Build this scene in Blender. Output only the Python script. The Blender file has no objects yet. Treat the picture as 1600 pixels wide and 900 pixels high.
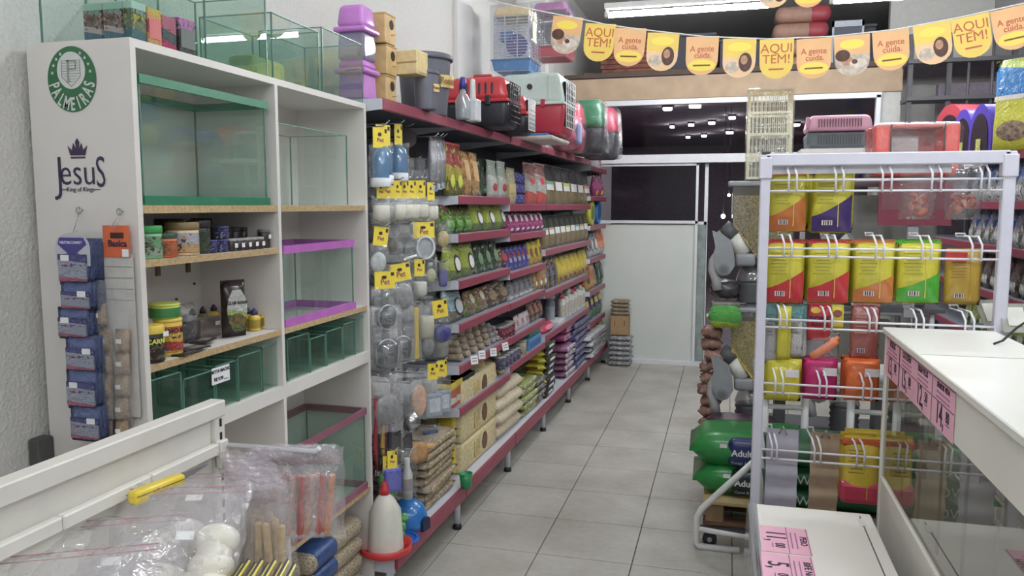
import bpy, bmesh, math, random
from mathutils import Vector, Matrix
random.seed(7)
PI = math.pi
SC = bpy.context.scene
COL = SC.collection

# ---------------------------------------------------------------- camera
CAMF, CAMYAW, CAMPIT, CAMH = 1240.0, math.radians(15.1), math.radians(5.9), 1.65
cd = bpy.data.cameras.new('camera')
cd.sensor_width = 36.0
cd.lens = CAMF / 1600.0 * 36.0
cd.clip_start = 0.02
cam = bpy.data.objects.new('camera', cd)
COL.objects.link(cam)
cam.location = (0, 0, CAMH)
cam.rotation_euler = (PI / 2 - CAMPIT, 0, CAMYAW)
SC.camera = cam

# ---------------------------------------------------------------- world, exposure (night: the shop lamps give the light)
w = bpy.data.worlds.new('night'); SC.world = w
w.use_nodes = True
w.node_tree.nodes['Background'].inputs[0].default_value = (0.55, 0.62, 0.8, 1)
w.node_tree.nodes['Background'].inputs[1].default_value = 0.02
SC.view_settings.view_transform = 'Standard'
SC.view_settings.look = 'None'
SC.view_settings.gamma = 1.0
SC.view_settings.exposure = 0.0
SC.view_settings.use_curve_mapping = False
SC.cycles.transparent_max_bounces = 32
SC.cycles.max_bounces = 8
SC.cycles.sample_clamp_indirect = 6.0
LAMP_STRENGTH = 97.0
FAR_LAMP_STRENGTH = 178.0

# ---------------------------------------------------------------- measuring helpers: a sight line met with a real plane
_f = Vector((-math.sin(CAMYAW) * math.cos(CAMPIT), math.cos(CAMYAW) * math.cos(CAMPIT), -math.sin(CAMPIT)))
_r = Vector((math.cos(CAMYAW), math.sin(CAMYAW), 0))
_u = _r.cross(_f)
_C = Vector((0, 0, CAMH))
def ray(x, y): return _f + _r * ((x - 800) / CAMF) + _u * ((450 - y) / CAMF)
def onX(x, y, X): d = ray(x, y); return _C + d * (X / d.x)
def onY(x, y, Y): d = ray(x, y); return _C + d * (Y / d.y)
def onZ(x, y, Z): d = ray(x, y); return _C + d * ((Z - CAMH) / d.z)
def projx(p):
    v = Vector(p) - _C
    return 800 + CAMF * v.dot(_r) / v.dot(_f)

# ---------------------------------------------------------------- materials
def lin(c):
    c /= 255.0
    return c / 12.92 if c <= 0.04045 else ((c + 0.055) / 1.055) ** 2.4
def rgb(c):
    r, g, b = lin(c[0]), lin(c[1]), lin(c[2]); y = 0.25 * r + 0.65 * g + 0.1 * b; k = 0.9
    return (y + (r - y) * k, y + (g - y) * k, y + (b - y) * k, 1.0)
_M = {}
def newmat(name):
    m = bpy.data.materials.new(name); m.use_nodes = True
    nt = m.node_tree
    return m, nt, nt.nodes['Principled BSDF'], nt.nodes['Material Output']
def mat(c, rough=0.5, metal=0.0, noise=0.06, scale=25.0, bump=0.0, coat=0.0, emit=0.0):
    """plain procedural surface: colour with a little noise"""
    k = ('m', tuple(c), rough, metal, noise, scale, bump, coat, emit)
    if k in _M: return _M[k]
    m, nt, b, o = newmat('surf_%d_%d_%d' % tuple(int(v) for v in c))
    L = nt.links.new
    b.inputs['Roughness'].default_value = rough
    b.inputs['Metallic'].default_value = metal
    b.inputs['Coat Weight'].default_value = coat
    if emit:
        b.inputs['Emission Color'].default_value = rgb(c); b.inputs['Emission Strength'].default_value = emit
    if noise or bump:
        tc = nt.nodes.new('ShaderNodeTexCoord')
        n = nt.nodes.new('ShaderNodeTexNoise'); n.inputs['Scale'].default_value = scale; n.inputs['Detail'].default_value = 5
        L(tc.outputs['Object'], n.inputs['Vector'])
        cr = nt.nodes.new('ShaderNodeValToRGB')
        a = rgb(c)
        cr.color_ramp.elements[0].position = 0.3; cr.color_ramp.elements[1].position = 0.7
        cr.color_ramp.elements[0].color = tuple(max(0, v * (1 - noise * 2)) for v in a[:3]) + (1,)
        cr.color_ramp.elements[1].color = tuple(min(1, v * (1 + noise)) for v in a[:3]) + (1,)
        L(n.outputs['Fac'], cr.inputs['Fac']); L(cr.outputs['Color'], b.inputs['Base Color'])
        if bump:
            bp = nt.nodes.new('ShaderNodeBump'); bp.inputs['Strength'].default_value = bump; bp.inputs['Distance'].default_value = 0.01
            L(n.outputs['Fac'], bp.inputs['Height']); L(bp.outputs['Normal'], b.inputs['Normal'])
    else:
        b.inputs['Base Color'].default_value = rgb(c)
    _M[k] = m
    return m
def pkg(*bands, rough=0.15, art=None, scale=9.0, artlo=0.25, artamt=0.55):
    """printed packaging: colour bands up the pack (fraction from the bottom, colour) and a blotchy printed picture"""
    k = ('p', bands, rough, art, scale, artlo, artamt)
    if k in _M: return _M[k]
    m, nt, b, o = newmat('print_pack')
    L = nt.links.new
    tc = nt.nodes.new('ShaderNodeTexCoord'); sp = nt.nodes.new('ShaderNodeSeparateXYZ')
    L(tc.outputs['Generated'], sp.inputs[0])
    cr = nt.nodes.new('ShaderNodeValToRGB'); cr.color_ramp.interpolation = 'CONSTANT'
    els = cr.color_ramp.elements
    while len(els) < len(bands): els.new(0.5)
    while len(els) > max(1, len(bands)): els.remove(els[-1])
    for e, (pos, c) in zip(els, bands): e.position = pos; e.color = rgb(c)
    wv = nt.nodes.new('ShaderNodeMath'); wv.operation = 'MULTIPLY_ADD'
    L(sp.outputs['X'], wv.inputs[0]); wv.inputs[1].default_value = 0.12; 
    L(sp.outputs['Z'], wv.inputs[2])
    L(wv.outputs[0], cr.inputs['Fac'])
    last = cr.outputs['Color']
    if art:
        n = nt.nodes.new('ShaderNodeTexVoronoi'); n.inputs['Scale'].default_value = scale
        L(tc.outputs['Generated'], n.inputs['Vector'])
        c2 = nt.nodes.new('ShaderNodeValToRGB'); c2.color_ramp.interpolation = 'CONSTANT'
        e2 = c2.color_ramp.elements
        while len(e2) < len(art): e2.new(0.5)
        for i, (e, c) in enumerate(zip(e2, art)): e.position = i / len(art); e.color = rgb(c)
        s2 = nt.nodes.new('ShaderNodeSeparateXYZ'); L(n.outputs['Color'], s2.inputs[0]); L(s2.outputs['X'], c2.inputs['Fac'])
        ns = nt.nodes.new('ShaderNodeTexNoise'); ns.inputs['Scale'].default_value = 4.5
        L(tc.outputs['Generated'], ns.inputs['Vector'])
        th = nt.nodes.new('ShaderNodeMath'); th.operation = 'GREATER_THAN'; th.inputs[1].default_value = 1 - artamt
        L(ns.outputs['Fac'], th.inputs[0])
        lo = nt.nodes.new('ShaderNodeMath'); lo.operation = 'GREATER_THAN'; lo.inputs[1].default_value = artlo
        L(sp.outputs['Z'], lo.inputs[0])
        mu = nt.nodes.new('ShaderNodeMath'); mu.operation = 'MULTIPLY'; L(th.outputs[0], mu.inputs[0]); L(lo.outputs[0], mu.inputs[1])
        mx = nt.nodes.new('ShaderNodeMix'); mx.data_type = 'RGBA'
        L(mu.outputs[0], mx.inputs[0]); L(last, mx.inputs[6]); L(c2.outputs['Color'], mx.inputs[7])
        last = mx.outputs[2]
    L(last, b.inputs['Base Color'])
    b.inputs['Roughness'].default_value = rough
    n3 = nt.nodes.new('ShaderNodeTexNoise'); n3.inputs['Scale'].default_value = 9; n3.inputs['Detail'].default_value = 5; n3.inputs['Distortion'].default_value = 1.5
    L(tc.outputs['Generated'], n3.inputs['Vector'])
    bp = nt.nodes.new('ShaderNodeBump'); bp.inputs['Strength'].default_value = 1.0; bp.inputs['Distance'].default_value = 0.016
    L(n3.outputs['Fac'], bp.inputs['Height']); L(bp.outputs['Normal'], b.inputs['Normal'])
    _M[k] = m
    return m
def clear(c=(235, 240, 240), gloss=0.10, rough=0.08, bump=0.0, haze=0.0, ior=1.35, hazec=(225, 225, 228)):
    """thin clear sheet: see-through with a tint, a surface reflection and, for film, some milky haze"""
    k = ('c', tuple(c), gloss, rough, bump, haze, ior, tuple(hazec))
    if k in _M: return _M[k]
    m, nt, b, o = newmat('clear_sheet')
    nt.nodes.remove(b)
    L = nt.links.new
    tr = nt.nodes.new('ShaderNodeBsdfTransparent'); tr.inputs[0].default_value = rgb(c)
    gl = nt.nodes.new('ShaderNodeBsdfGlossy'); gl.inputs['Roughness'].default_value = rough; gl.inputs[0].default_value = (1, 1, 1, 1)
    fr = nt.nodes.new('ShaderNodeFresnel'); fr.inputs[0].default_value = ior
    ad = nt.nodes.new('ShaderNodeMath'); ad.operation = 'ADD'; ad.use_clamp = True; ad.inputs[1].default_value = gloss
    L(fr.outputs[0], ad.inputs[0])
    ge = nt.nodes.new('ShaderNodeNewGeometry')   # reflect on the outer face only; the sheet's inner face just lets light out
    iv = nt.nodes.new('ShaderNodeMath'); iv.operation = 'SUBTRACT'; iv.inputs[0].default_value = 1.0; L(ge.outputs['Backfacing'], iv.inputs[1])
    mf = nt.nodes.new('ShaderNodeMath'); mf.operation = 'MULTIPLY'; L(ad.outputs[0], mf.inputs[0]); L(iv.outputs[0], mf.inputs[1])
    base = tr.outputs[0]
    if haze:
        df = nt.nodes.new('ShaderNodeBsdfDiffuse'); df.inputs[0].default_value = rgb(hazec)
        m1 = nt.nodes.new('ShaderNodeMixShader'); m1.inputs[0].default_value = haze
        L(tr.outputs[0], m1.inputs[1]); L(df.outputs[0], m1.inputs[2]); base = m1.outputs[0]
    mx = nt.nodes.new('ShaderNodeMixShader')
    L(mf.outputs[0], mx.inputs[0]); L(base, mx.inputs[1]); L(gl.outputs[0], mx.inputs[2])
    L(mx.outputs[0], o.inputs[0])
    if bump:
        tc = nt.nodes.new('ShaderNodeTexCoord')
        n = nt.nodes.new('ShaderNodeTexNoise'); n.inputs['Scale'].default_value = 16; n.inputs['Detail'].default_value = 3; n.inputs['Distortion'].default_value = 1.2
        L(tc.outputs['Object'], n.inputs['Vector'])
        bp = nt.nodes.new('ShaderNodeBump'); bp.inputs['Strength'].default_value = bump; bp.inputs['Distance'].default_value = 0.02
        L(n.outputs['Fac'], bp.inputs['Height']); L(bp.outputs['Normal'], gl.inputs['Normal']); L(bp.outputs['Normal'], fr.inputs['Normal'])
    _M[k] = m
    return m
FILM = clear((252, 253, 253), 0.05, 0.12, 1.0, 0.07)
FILM2 = clear((252, 252, 253), 0.07, 0.11, 1.0, 0.13, hazec=(232, 226, 230))
FILMC = clear((252, 253, 253), 0.03, 0.08, 0.9, 0.02)
GLASS = clear((247, 252, 250), 0.015, 0.01)
GLASSG = clear((241, 248, 245), 0.02, 0.01, 0, 0.035, hazec=(150, 182, 170))
GLASSC = clear((251, 254, 253), 0.015, 0.01)
WHITE = mat((232, 228, 222), 0.45, noise=0.02)
WHITEM = mat((226, 226, 226), 0.35, noise=0.02)
GREYM = mat((176, 180, 190), 0.4, noise=0.03)
LILACW = mat((208, 206, 220), 0.35, noise=0.02)
BURG = mat((152, 60, 82), 0.4, noise=0.05)
BLACK = mat((30, 30, 32), 0.5)
DARK = mat((52, 50, 54), 0.5)
TAN = mat((196, 166, 118), 0.7, noise=0.14, scale=120)
YEL = mat((246, 216, 30), 0.4, noise=0.03)
CARDY = mat((250, 222, 36), 0.4, noise=0.02)
PINKT = mat((244, 182, 204), 0.6, noise=0.02)
INK = mat((48, 34, 58), 0.6, noise=0)
PAPER = mat((240, 240, 240), 0.6, noise=0)
STEEL = mat((190, 190, 192), 0.25, 0.9, noise=0.02)

# ---------------------------------------------------------------- mesh building
class MB:
    def __init__(s): s.v = []; s.f = []; s.sm = []
    def add(s, vs, fs, smooth=False, M=None):
        o = len(s.v)
        s.v += [tuple(M @ Vector(p)) if M else tuple(p) for p in vs]
        s.f += [tuple(i + o for i in f) for f in fs]; s.sm += [smooth] * len(fs)
        return s
    def box(s, c, d, M=None):
        x, y, z = c; a, b, e = d[0] / 2, d[1] / 2, d[2] / 2
        vs = [(x + i * a, y + j * b, z + k * e) for k in (-1, 1) for j in (-1, 1) for i in (-1, 1)]
        return s.add(vs, [(0, 2, 3, 1), (4, 5, 7, 6), (0, 1, 5, 4), (2, 6, 7, 3), (0, 4, 6, 2), (1, 3, 7, 5)], False, M)
    def rbox(s, c, d, r=0.01, seg=2, taper=1.0, M=None, tapery=None):
        """rounded box; taper scales the top"""
        bm = bmesh.new(); bmesh.ops.create_cube(bm, size=1.0)
        ty = taper if tapery is None else tapery
        for v in bm.verts:
            k = taper if v.co.z > 0 else 1.0; k2 = ty if v.co.z > 0 else 1.0
            v.co = Vector((v.co.x * d[0] * k, v.co.y * d[1] * k2, v.co.z * d[2]))
        r = min(r, 0.45 * min(d))
        bmesh.ops.bevel(bm, geom=bm.edges[:], offset=r, segments=seg, profile=0.5, affect='EDGES')
        bm.verts.index_update()
        vs = [tuple(v.co + Vector(c)) for v in bm.verts]; fs = [tuple(v.index for v in f.verts) for f in bm.faces]
        bm.free()
        return s.add(vs, fs, seg > 2, M)
    def cyl(s, p0, p1, r0, r1=None, n=12, caps=True):
        r1 = r0 if r1 is None else r1
        p0 = Vector(p0); p1 = Vector(p1); a = (p1 - p0)
        if a.length < 1e-9: return s
        a.normalize(); b = a.orthogonal().normalized(); c = a.cross(b)
        vs = []
        for p, r in ((p0, r0), (p1, r1)):
            for i in range(n):
                t = 2 * PI * i / n; vs.append(p + (b * math.cos(t) + c * math.sin(t)) * r)
        s.add(vs, [(i, (i + 1) % n, n + (i + 1) % n, n + i) for i in range(n)], True)
        if caps: s.add(vs, [tuple(range(n - 1, -1, -1)), tuple(range(n, 2 * n))])
        return s
    def tube(s, pts, r, n=8, closed=False):
        pts = [Vector(p) for p in pts]; N = len(pts); vs = []; prev = None
        for i, p in enumerate(pts):
            if closed: t = pts[(i + 1) % N] - pts[i - 1]
            else: t = pts[min(i + 1, N - 1)] - pts[max(i - 1, 0)]
            t.normalize()
            b = t.orthogonal().normalized() if prev is None else (prev - t * prev.dot(t)).normalized()
            prev = b; c = t.cross(b)
            for k in range(n):
                a = 2 * PI * k / n; vs.append(p + (b * math.cos(a) + c * math.sin(a)) * r)
        fs = []
        for i in range(N if closed else N - 1):
            j = (i + 1) % N
            for k in range(n): fs.append((i * n + k, i * n + (k + 1) % n, j * n + (k + 1) % n, j * n + k))
        s.add(vs, fs, True)
        if not closed: s.add(vs, [tuple(range(n - 1, -1, -1)), tuple(range((N - 1) * n, N * n))])
        return s
    def lathe(s, prof, n=20, c=(0, 0, 0), sq=0.0, M=None):
        """prof: (radius, z) from the bottom up; sq > 0 squares the section off"""
        vs = []; fs = []
        for r, z in prof:
            for i in range(n):
                t = 2 * PI * i / n; k = 1.0
                if sq: k = 1.0 + sq * (1 / max(abs(math.cos(t)), abs(math.sin(t))) - 1)
                vs.append((c[0] + r * k * math.cos(t), c[1] + r * k * math.sin(t), c[2] + z))
        for j in range(len(prof) - 1):
            for i in range(n):
                fs.append((j * n + i, j * n + (i + 1) % n, (j + 1) * n + (i + 1) % n, (j + 1) * n + i))
        s.add(vs, fs, True, M)
        s.add(vs, [tuple(range(n - 1, -1, -1)), tuple(range((len(prof) - 1) * n, len(prof) * n))], False, M)
        return s
    def prism(s, poly, y0, y1, M=None, smooth=False):
        """polygon in x,z pushed from y0 to y1"""
        n = len(poly)
        vs = [(x, y0, z) for x, z in poly] + [(x, y1, z) for x, z in poly]
        s.add(vs, [(i, (i + 1) % n, n + (i + 1) % n, n + i) for i in range(n)], smooth, M)
        return s.add(vs, [tuple(range(n - 1, -1, -1)), tuple(range(n, 2 * n))], False, M)
    def sphere(s, c, r, n=10, m=7, sc=(1, 1, 1)):
        vs = []; fs = []
        for j in range(m + 1):
            t = PI * j / m
            for i in range(n):
                a = 2 * PI * i / n
                vs.append((c[0] + r * sc[0] * math.sin(t) * math.cos(a), c[1] + r * sc[1] * math.sin(t) * math.sin(a), c[2] - r * sc[2] * math.cos(t)))
        for j in range(m):
            for i in range(n): fs.append((j * n + i, j * n + (i + 1) % n, (j + 1) * n + (i + 1) % n, (j + 1) * n + i))
        return s.add(vs, fs, True)
    def mesh(s, name='mesh'):
        me = bpy.data.meshes.new(name); me.from_pydata(s.v, [], s.f); me.update()
        me.polygons.foreach_set('use_smooth', s.sm)
        bm = bmesh.new(); bm.from_mesh(me); bmesh.ops.remove_doubles(bm, verts=bm.verts, dist=1e-6); bm.to_mesh(me); bm.free()
        return me

def thing(name, label, cat, loc=(0, 0, 0), rz=0.0, group=None, rot=None):
    o = bpy.data.objects.new(name, None); COL.objects.link(o)
    o.empty_display_size = 0.05
    o.location = loc; o.rotation_euler = rot if rot else (0, 0, rz)
    o['label'] = label; o['category'] = cat
    if group: o['group'] = group
    return o
def part(parent, name, mb, m, label=None, loc=None, rot=None, stuff=False):
    me = mb if isinstance(mb, bpy.types.Mesh) else mb.mesh(name)
    if m and not len(me.materials): me.materials.append(m)
    o = bpy.data.objects.new(name, me); COL.objects.link(o)
    if m and me.materials[0] != m:
        o.material_slots[0].link = 'OBJECT'; o.material_slots[0].material = m
    o.parent = parent
    if loc: o.location = loc
    if rot: o.rotation_euler = rot
    if label: o['label'] = label
    if stuff: o['kind'] = 'stuff'
    return o
def solo(name, mb, m, label, cat, loc=(0, 0, 0), rz=0.0, group=None, rot=None):
    me = mb if isinstance(mb, bpy.types.Mesh) else mb.mesh(name)
    if not len(me.materials): me.materials.append(m)
    o = bpy.data.objects.new(name, me); COL.objects.link(o)
    if me.materials[0] != m:
        o.material_slots[0].link = 'OBJECT'; o.material_slots[0].material = m
    o.location = loc; o.rotation_euler = rot if rot else (0, 0, rz)
    o['label'] = label; o['category'] = cat
    if group: o['group'] = group
    return o
def struct(name, mb, m, parent=None, loc=None):
    o = bpy.data.objects.new(name, mb.mesh(name)); COL.objects.link(o)
    o.data.materials.append(m)
    if parent: o.parent = parent
    else: o['kind'] = 'structure'
    if loc: o.location = loc
    return o
def clone(root, loc, rz=None, label=None):
    r = root.copy(); COL.objects.link(r); r.location = loc
    if rz is not None: r.rotation_euler = (0, 0, rz)
    if label: r['label'] = label
    for ch in list(root.children):
        c = ch.copy(); COL.objects.link(c); c.parent = r
        for g in list(ch.children):
            d = g.copy(); COL.objects.link(d); d.parent = c
    return r
_T = {}
def textmesh(s, size, bold=0.0, ext=0.0004, align='CENTER', spacing=1.0):
    k = (s, size, bold, ext, align, spacing)
    if k in _T: return _T[k]
    cu = bpy.data.curves.new('t', 'FONT'); cu.body = s; cu.size = size; cu.extrude = ext; cu.offset = bold
    cu.align_x = align; cu.align_y = 'CENTER'; cu.resolution_u = 3; cu.space_character = spacing
    ob = bpy.data.objects.new('t', cu)
    me = bpy.data.meshes.new_from_object(ob)
    bpy.data.objects.remove(ob); bpy.data.curves.remove(cu)
    me.materials.clear()
    _T[k] = me
    return me
def lettering(parent, s, size, m, loc, rot=(PI / 2, 0, 0), bold=0.0, name='lettering', align='CENTER', spacing=1.0, sx=1.0):
    """flat letters standing on a face; the default rotation reads from local -Y"""
    o = part(parent, name, textmesh(s, size, bold, 0.0004, align, spacing), m, None, loc, rot)
    o.scale = (sx, 1, 1)
    return o
ORD = ['first', 'second', 'third', 'fourth', 'fifth', 'sixth', 'seventh', 'eighth', 'ninth', 'tenth', 'eleventh', 'twelfth']
def nth(i): return ORD[i] if i < 12 else str(i + 1) + 'th'
# ================================================================ room shell
XL, XR, YB, YF, ZC = -1.69, 2.5, 8.35, -3.0, 3.9
plaster = mat((222, 219, 214), 0.85, noise=0.03, scale=90, bump=0.55)
paint = mat((224, 222, 220), 0.7, noise=0.02, scale=6)
struct('wall_left', MB().box(((XL - 0.06), (YF + 12) / 2, ZC / 2), (0.12, 12 - YF, ZC)), plaster)
pil = MB().box((XL + 0.015, 5.0, 3.0), (0.03, 0.30, 1.8)).box((XL + 0.015, 7.6, 3.0), (0.03, 0.25, 1.8))
struct('trim_1', pil, paint)
XS = 5.2   # unseen side area added wider, making room for the fill lamps
struct('wall_right', MB().box((XR + 0.06, (3.4 + 12) / 2, ZC / 2), (0.12, 12 - 3.4, ZC)).box((XS + 0.06, (YF + 3.4) / 2, ZC / 2), (0.12, 3.4 - YF, ZC)).box(((XR + XS) / 2 + 0.06, 3.46, ZC / 2), (XS - XR, 0.12, ZC)), mat((168, 166, 168), 0.8, noise=0.04, scale=8))
struct('wall_front', MB().box(((XL + XS) / 2, YF - 0.06, ZC / 2), (XS - XL + 0.3, 0.12, ZC)), paint)
struct('ceiling', MB().box(((XL + XS) / 2, (YF + 12) / 2, ZC + 0.05), (XS - XL + 0.3, 12 - YF, 0.1)), paint)
# ---- floor: grout slab and each ceramic tile of the visible aisle
grout = mat((92, 88, 84), 0.9, noise=0.08)
m, nt, b, o_ = newmat('ceramic_tile')
L = nt.links.new
tc = nt.nodes.new('ShaderNodeTexCoord'); oi = nt.nodes.new('ShaderNodeNewGeometry')
n1 = nt.nodes.new('ShaderNodeTexNoise'); n1.inputs['Scale'].default_value = 3.2; n1.inputs['Detail'].default_value = 8
n2 = nt.nodes.new('ShaderNodeTexNoise'); n2.inputs['Scale'].default_value = 28; n2.inputs['Detail'].default_value = 4
L(oi.outputs['Position'], n1.inputs['Vector']); L(oi.outputs['Position'], n2.inputs['Vector'])
ml = nt.nodes.new('ShaderNodeMath'); ml.operation = 'MULTIPLY_ADD'; ml.inputs[1].default_value = 0.3
L(n2.outputs['Fac'], ml.inputs[0]); L(n1.outputs['Fac'], ml.inputs[2])
cr = nt.nodes.new('ShaderNodeValToRGB')
cr.color_ramp.elements[0].position = 0.42; cr.color_ramp.elements[0].color = rgb((164, 158, 147))
cr.color_ramp.elements[1].position = 0.85; cr.color_ramp.elements[1].color = rgb((193, 189, 180))
L(ml.outputs[0], cr.inputs['Fac']); L(cr.outputs['Color'], b.inputs['Base Color'])
b.inputs['Roughness'].default_value = 0.42
CERAM = m
fl = struct('floor', MB().box(((XL + XR) / 2, (YF + YB) / 2, -0.056), (XR - XL, YB - YF, 0.1)).box((1.75, (YF + 1.33) / 2, -0.003), (XS - XL, 1.33 - YF, 0.006)).box(((XR + XS) / 2, 2.36, -0.003), (XS - XR, 2.07, 0.006)), grout)
tx, ty = 0.449, 0.4425
tile = MB().rbox((0, 0, -0.004), (tx - 0.005, ty - 0.005, 0.008), 0.0012, 1).mesh('tile'); tile.materials.append(CERAM)
for i in range(-2, 8):
    for j in range(-5, 11):
        x = -0.832 + (i + 0.5) * tx; y = 3.545 + (j + 0.5) * ty
        if x + tx / 2 > XR or x - tx / 2 < XL - 0.3: continue
        part(fl, 'tile', tile, None, None, (x, y, 0))

# ---- back wall: beam, aluminium frame, dark glass, sliding door
YG = YB + 0.03
wb = struct('wall_back', MB().box((1.465, YB + 0.07, 1.37), (0.19, 0.14, 2.74)).box((2.03, YB + 0.75, 1.95), (0.95, 0.1, 3.9)), mat((206, 204, 198), 0.7, noise=0.03))
struct('trim_2', MB().box((-0.065, YB + 0.06, 2.84), (3.25, 0.2, 0.22)), mat((190, 162, 132), 0.75, noise=0.06, scale=7))
alu = mat((226, 226, 230), 0.3, noise=0.02)
fr = thing('window_1', '', '', (0, 0, 0)); del fr['label'], fr['category']; fr['kind'] = 'structure'
part(fr, 'top_rail', MB().box((-0.14, YG - 0.03, 2.70), (3.05, 0.08, 0.05)), alu)
part(fr, 'transom', MB().box((-0.14, YG - 0.03, 2.13), (3.05, 0.09, 0.085)), alu)
part(fr, 'jamb', MB().box((1.36, YG - 0.03, 1.35), (0.04, 0.08, 2.7)), alu)
part(fr, 'pane', MB().box((0, 0, 0), (3.0, 0.006, 0.5)), clear((228, 226, 232), 0.0, 0.02), None, (-0.14, YG, 2.42), (math.radians(6), 0, 0))
dr = thing('door_1', '', '', (0, 0, 0)); del dr['label'], dr['category']; dr['kind'] = 'structure'
part(dr, 'panel', MB().box((-0.97, YG, 0.75), (1.36, 0.02, 1.42)), mat((214, 218, 212), 0.6, noise=0.02, scale=3))
part(dr, 'pane', MB().box((-0.97, YG, 1.77), (1.36, 0.006, 0.6)), clear((222, 221, 228), 0.0, 0.02))
part(dr, 'stile', MB().box((-0.30, YG - 0.02, 1.05), (0.025, 0.04, 2.08)), alu)
part(dr, 'rail', MB().box((-0.97, YG - 0.02, 1.485), (1.36, 0.04, 0.03)).box((-0.97, YG - 0.02, 2.075), (1.36, 0.04, 0.03)), alu)
part(dr, 'track', MB().box((-0.68, YG - 0.03, 0.02), (1.2, 0.08, 0.04)), alu)
d2 = thing('door_2', '', '', (0, 0, 0)); del d2['label'], d2['category']; d2['kind'] = 'structure'
part(d2, 'stile', MB().box((-0.21, YG + 0.05, 1.77), (0.035, 0.03, 0.62)).box((-0.198, YG + 0.05, 0.75), (0.012, 0.02, 1.46)), alu)
part(d2, 'rail', MB().box((-0.3, YG + 0.05, 1.475), (0.2, 0.03, 0.03)), alu)
part(d2, 'pane', MB().box((-0.28, YG + 0.05, 0.75), (0.16, 0.02, 1.42)), mat((150, 162, 156), 0.25, noise=0.2, scale=6))

# ---- dark store room behind the glass
dk = mat((150, 138, 152), 0.9, noise=0.1)
struct('wall_storeroom', MB().box((0, 18, 1.5), (9, 0.1, 3.0)).box((-4.2, 13.3, 1.5), (0.1, 9.6, 3.0)).box((4.2, 13.3, 1.5), (0.1, 9.6, 3.0)).box((-3.0, YB + 0.15, 1.5), (2.5, 0.1, 3.0)).box((3.2, YB + 0.15, 1.4), (2.6, 0.1, 2.8)), dk)
struct('floor_storeroom', MB().box((0, 13.3, -0.06), (9, 9.8, 0.1)), dk)
struct('ceiling_storeroom', MB().box((0, 13.25, 2.97), (9, 9.7, 0.04)), dk)
lampon = mat((255, 252, 246), 0.5, noise=0, emit=90.0)
i = 0
for (px, py, wd) in ((1043, 171, 13), (1086, 167, 17), (1131, 155, 10), (1050, 199, 6), (1080, 196, 8), (1112, 193, 9), (1144, 185, 9), (1075, 215, 6), (1100, 213, 7), (1140, 208, 10), (1245, 196, 8)):
    p = onZ(px, py, 2.9)
    if p.y > 17.7: continue
    s = wd / CAMF * p.y
    t = thing('ceiling_lamp', 'small ceiling lamp beyond dark back glass, %s from the left across rows' % nth(i), 'lamp', (p.x, p.y, 2.95), 0, 'lamps behind the dark glass')
    part(t, 'housing', MB().box((0, 0, -0.015), (s * 1.15, 0.12, 0.03)), BLACK)
    part(t, 'diffuser', MB().rbox((0, 0, -0.045), (s, 0.09, 0.03), 0.01, 1), lampon)
    i += 1
for k, (px, py, r, lab) in enumerate(((1130, 338, 0.028, 'bright lower bulb glowing in the dark open doorway'), (1139, 305, 0.018, 'fainter upper bulb glowing in the dark open doorway'))):
    p = onY(px, py, 11.0)
    t = thing('lamp_bulb', lab, 'lamp', p)
    part(t, 'bulb', MB().sphere((0, 0, 0), r), mat((255, 250, 240), 0.5, noise=0, emit=30.0))
    part(t, 'cord', MB().cyl((0, 0, r), (0, 0, 2.95 - p.z), 0.004), BLACK)

# ---- mezzanine above the beam and what is stored on it
struct('floor_mezzanine', MB().box((0.4, 10.15, 2.99), (4.3, 3.6, 0.04)), mat((96, 78, 66), 0.8))
struct('wall_mezzanine', MB().box((0.4, 11.95, 3.5), (4.3, 0.1, 1.0)), mat((70, 68, 76), 0.9))
for k in range(3):
    x0, x1 = ((-1.5, -0.35), (-0.33, 0.55), (0.57, 1.5))[k]
    solo('plank', MB().rbox(((x0 + x1) / 2, 0, 0), (x1 - x0, 0.12, 0.025), 0.004, 1), mat((116, 88, 70), 0.8, noise=0.2, scale=12),
         'rough brown plank lying along the beam edge, %s from left' % nth(k), 'plank', (0, YB + 0.13, 3.023), 0, 'planks on the beam')
wood = mat((150, 92, 76), 0.8, noise=0.2, scale=14)
for k in range(8):
    solo('timber_board', MB().rbox((0, 0, 0.024), (0.62 - (k % 3) * 0.03, 0.25, 0.046), 0.004, 1), wood, 'reddish timber board stacked above beam behind banner, %s from bottom' % nth(k), 'board',
         (-1.08 + (k % 2) * 0.03, YB + 0.48, 3.013 + k * 0.05), 0, 'timber boards on the mezzanine')
for k in range(4):
    t = thing('feed_sack', 'tan and red feed sack piled on mezzanine, %s from bottom' % nth(k), 'sack', (0.68 + (k % 2) * 0.02, YB + 0.55, 3.012 + k * 0.165), 0, 'sacks on the mezzanine')
    part(t, 'body', MB().rbox((-0.02, 0, 0.08), (0.52, 0.38, 0.16), 0.07, 3), mat((168, 128, 108), 0.6))
    part(t, 'printed_end', MB().rbox((0.14, -0.003, 0.08), (0.24, 0.385, 0.164), 0.07, 3), mat((168, 62, 72), 0.5))
for k, (x, wd, h, c) in enumerate(((-0.42, 0.5, 0.5, (86, 84, 96)), (0.1, 0.45, 0.42, (92, 84, 104)), (1.25, 0.4, 0.5, (82, 84, 92)))):
    t = thing('storage_box', ('dark grey storage box on mezzanine beside reddish boards', 'dusky purple box on mezzanine left of feed sacks', 'grey box on mezzanine behind the framed board')[k], 'box', (x, YB + 1.05, 3.012))
    part(t, 'body', MB().rbox((0, 0, h / 2), (wd, 0.4, h), 0.01), mat(c, 0.6))
    part(t, 'lid', MB().rbox((0, 0, h + 0.015), (wd + 0.02, 0.42, 0.03), 0.01), mat(tuple(v + 14 for v in c), 0.6))
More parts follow.
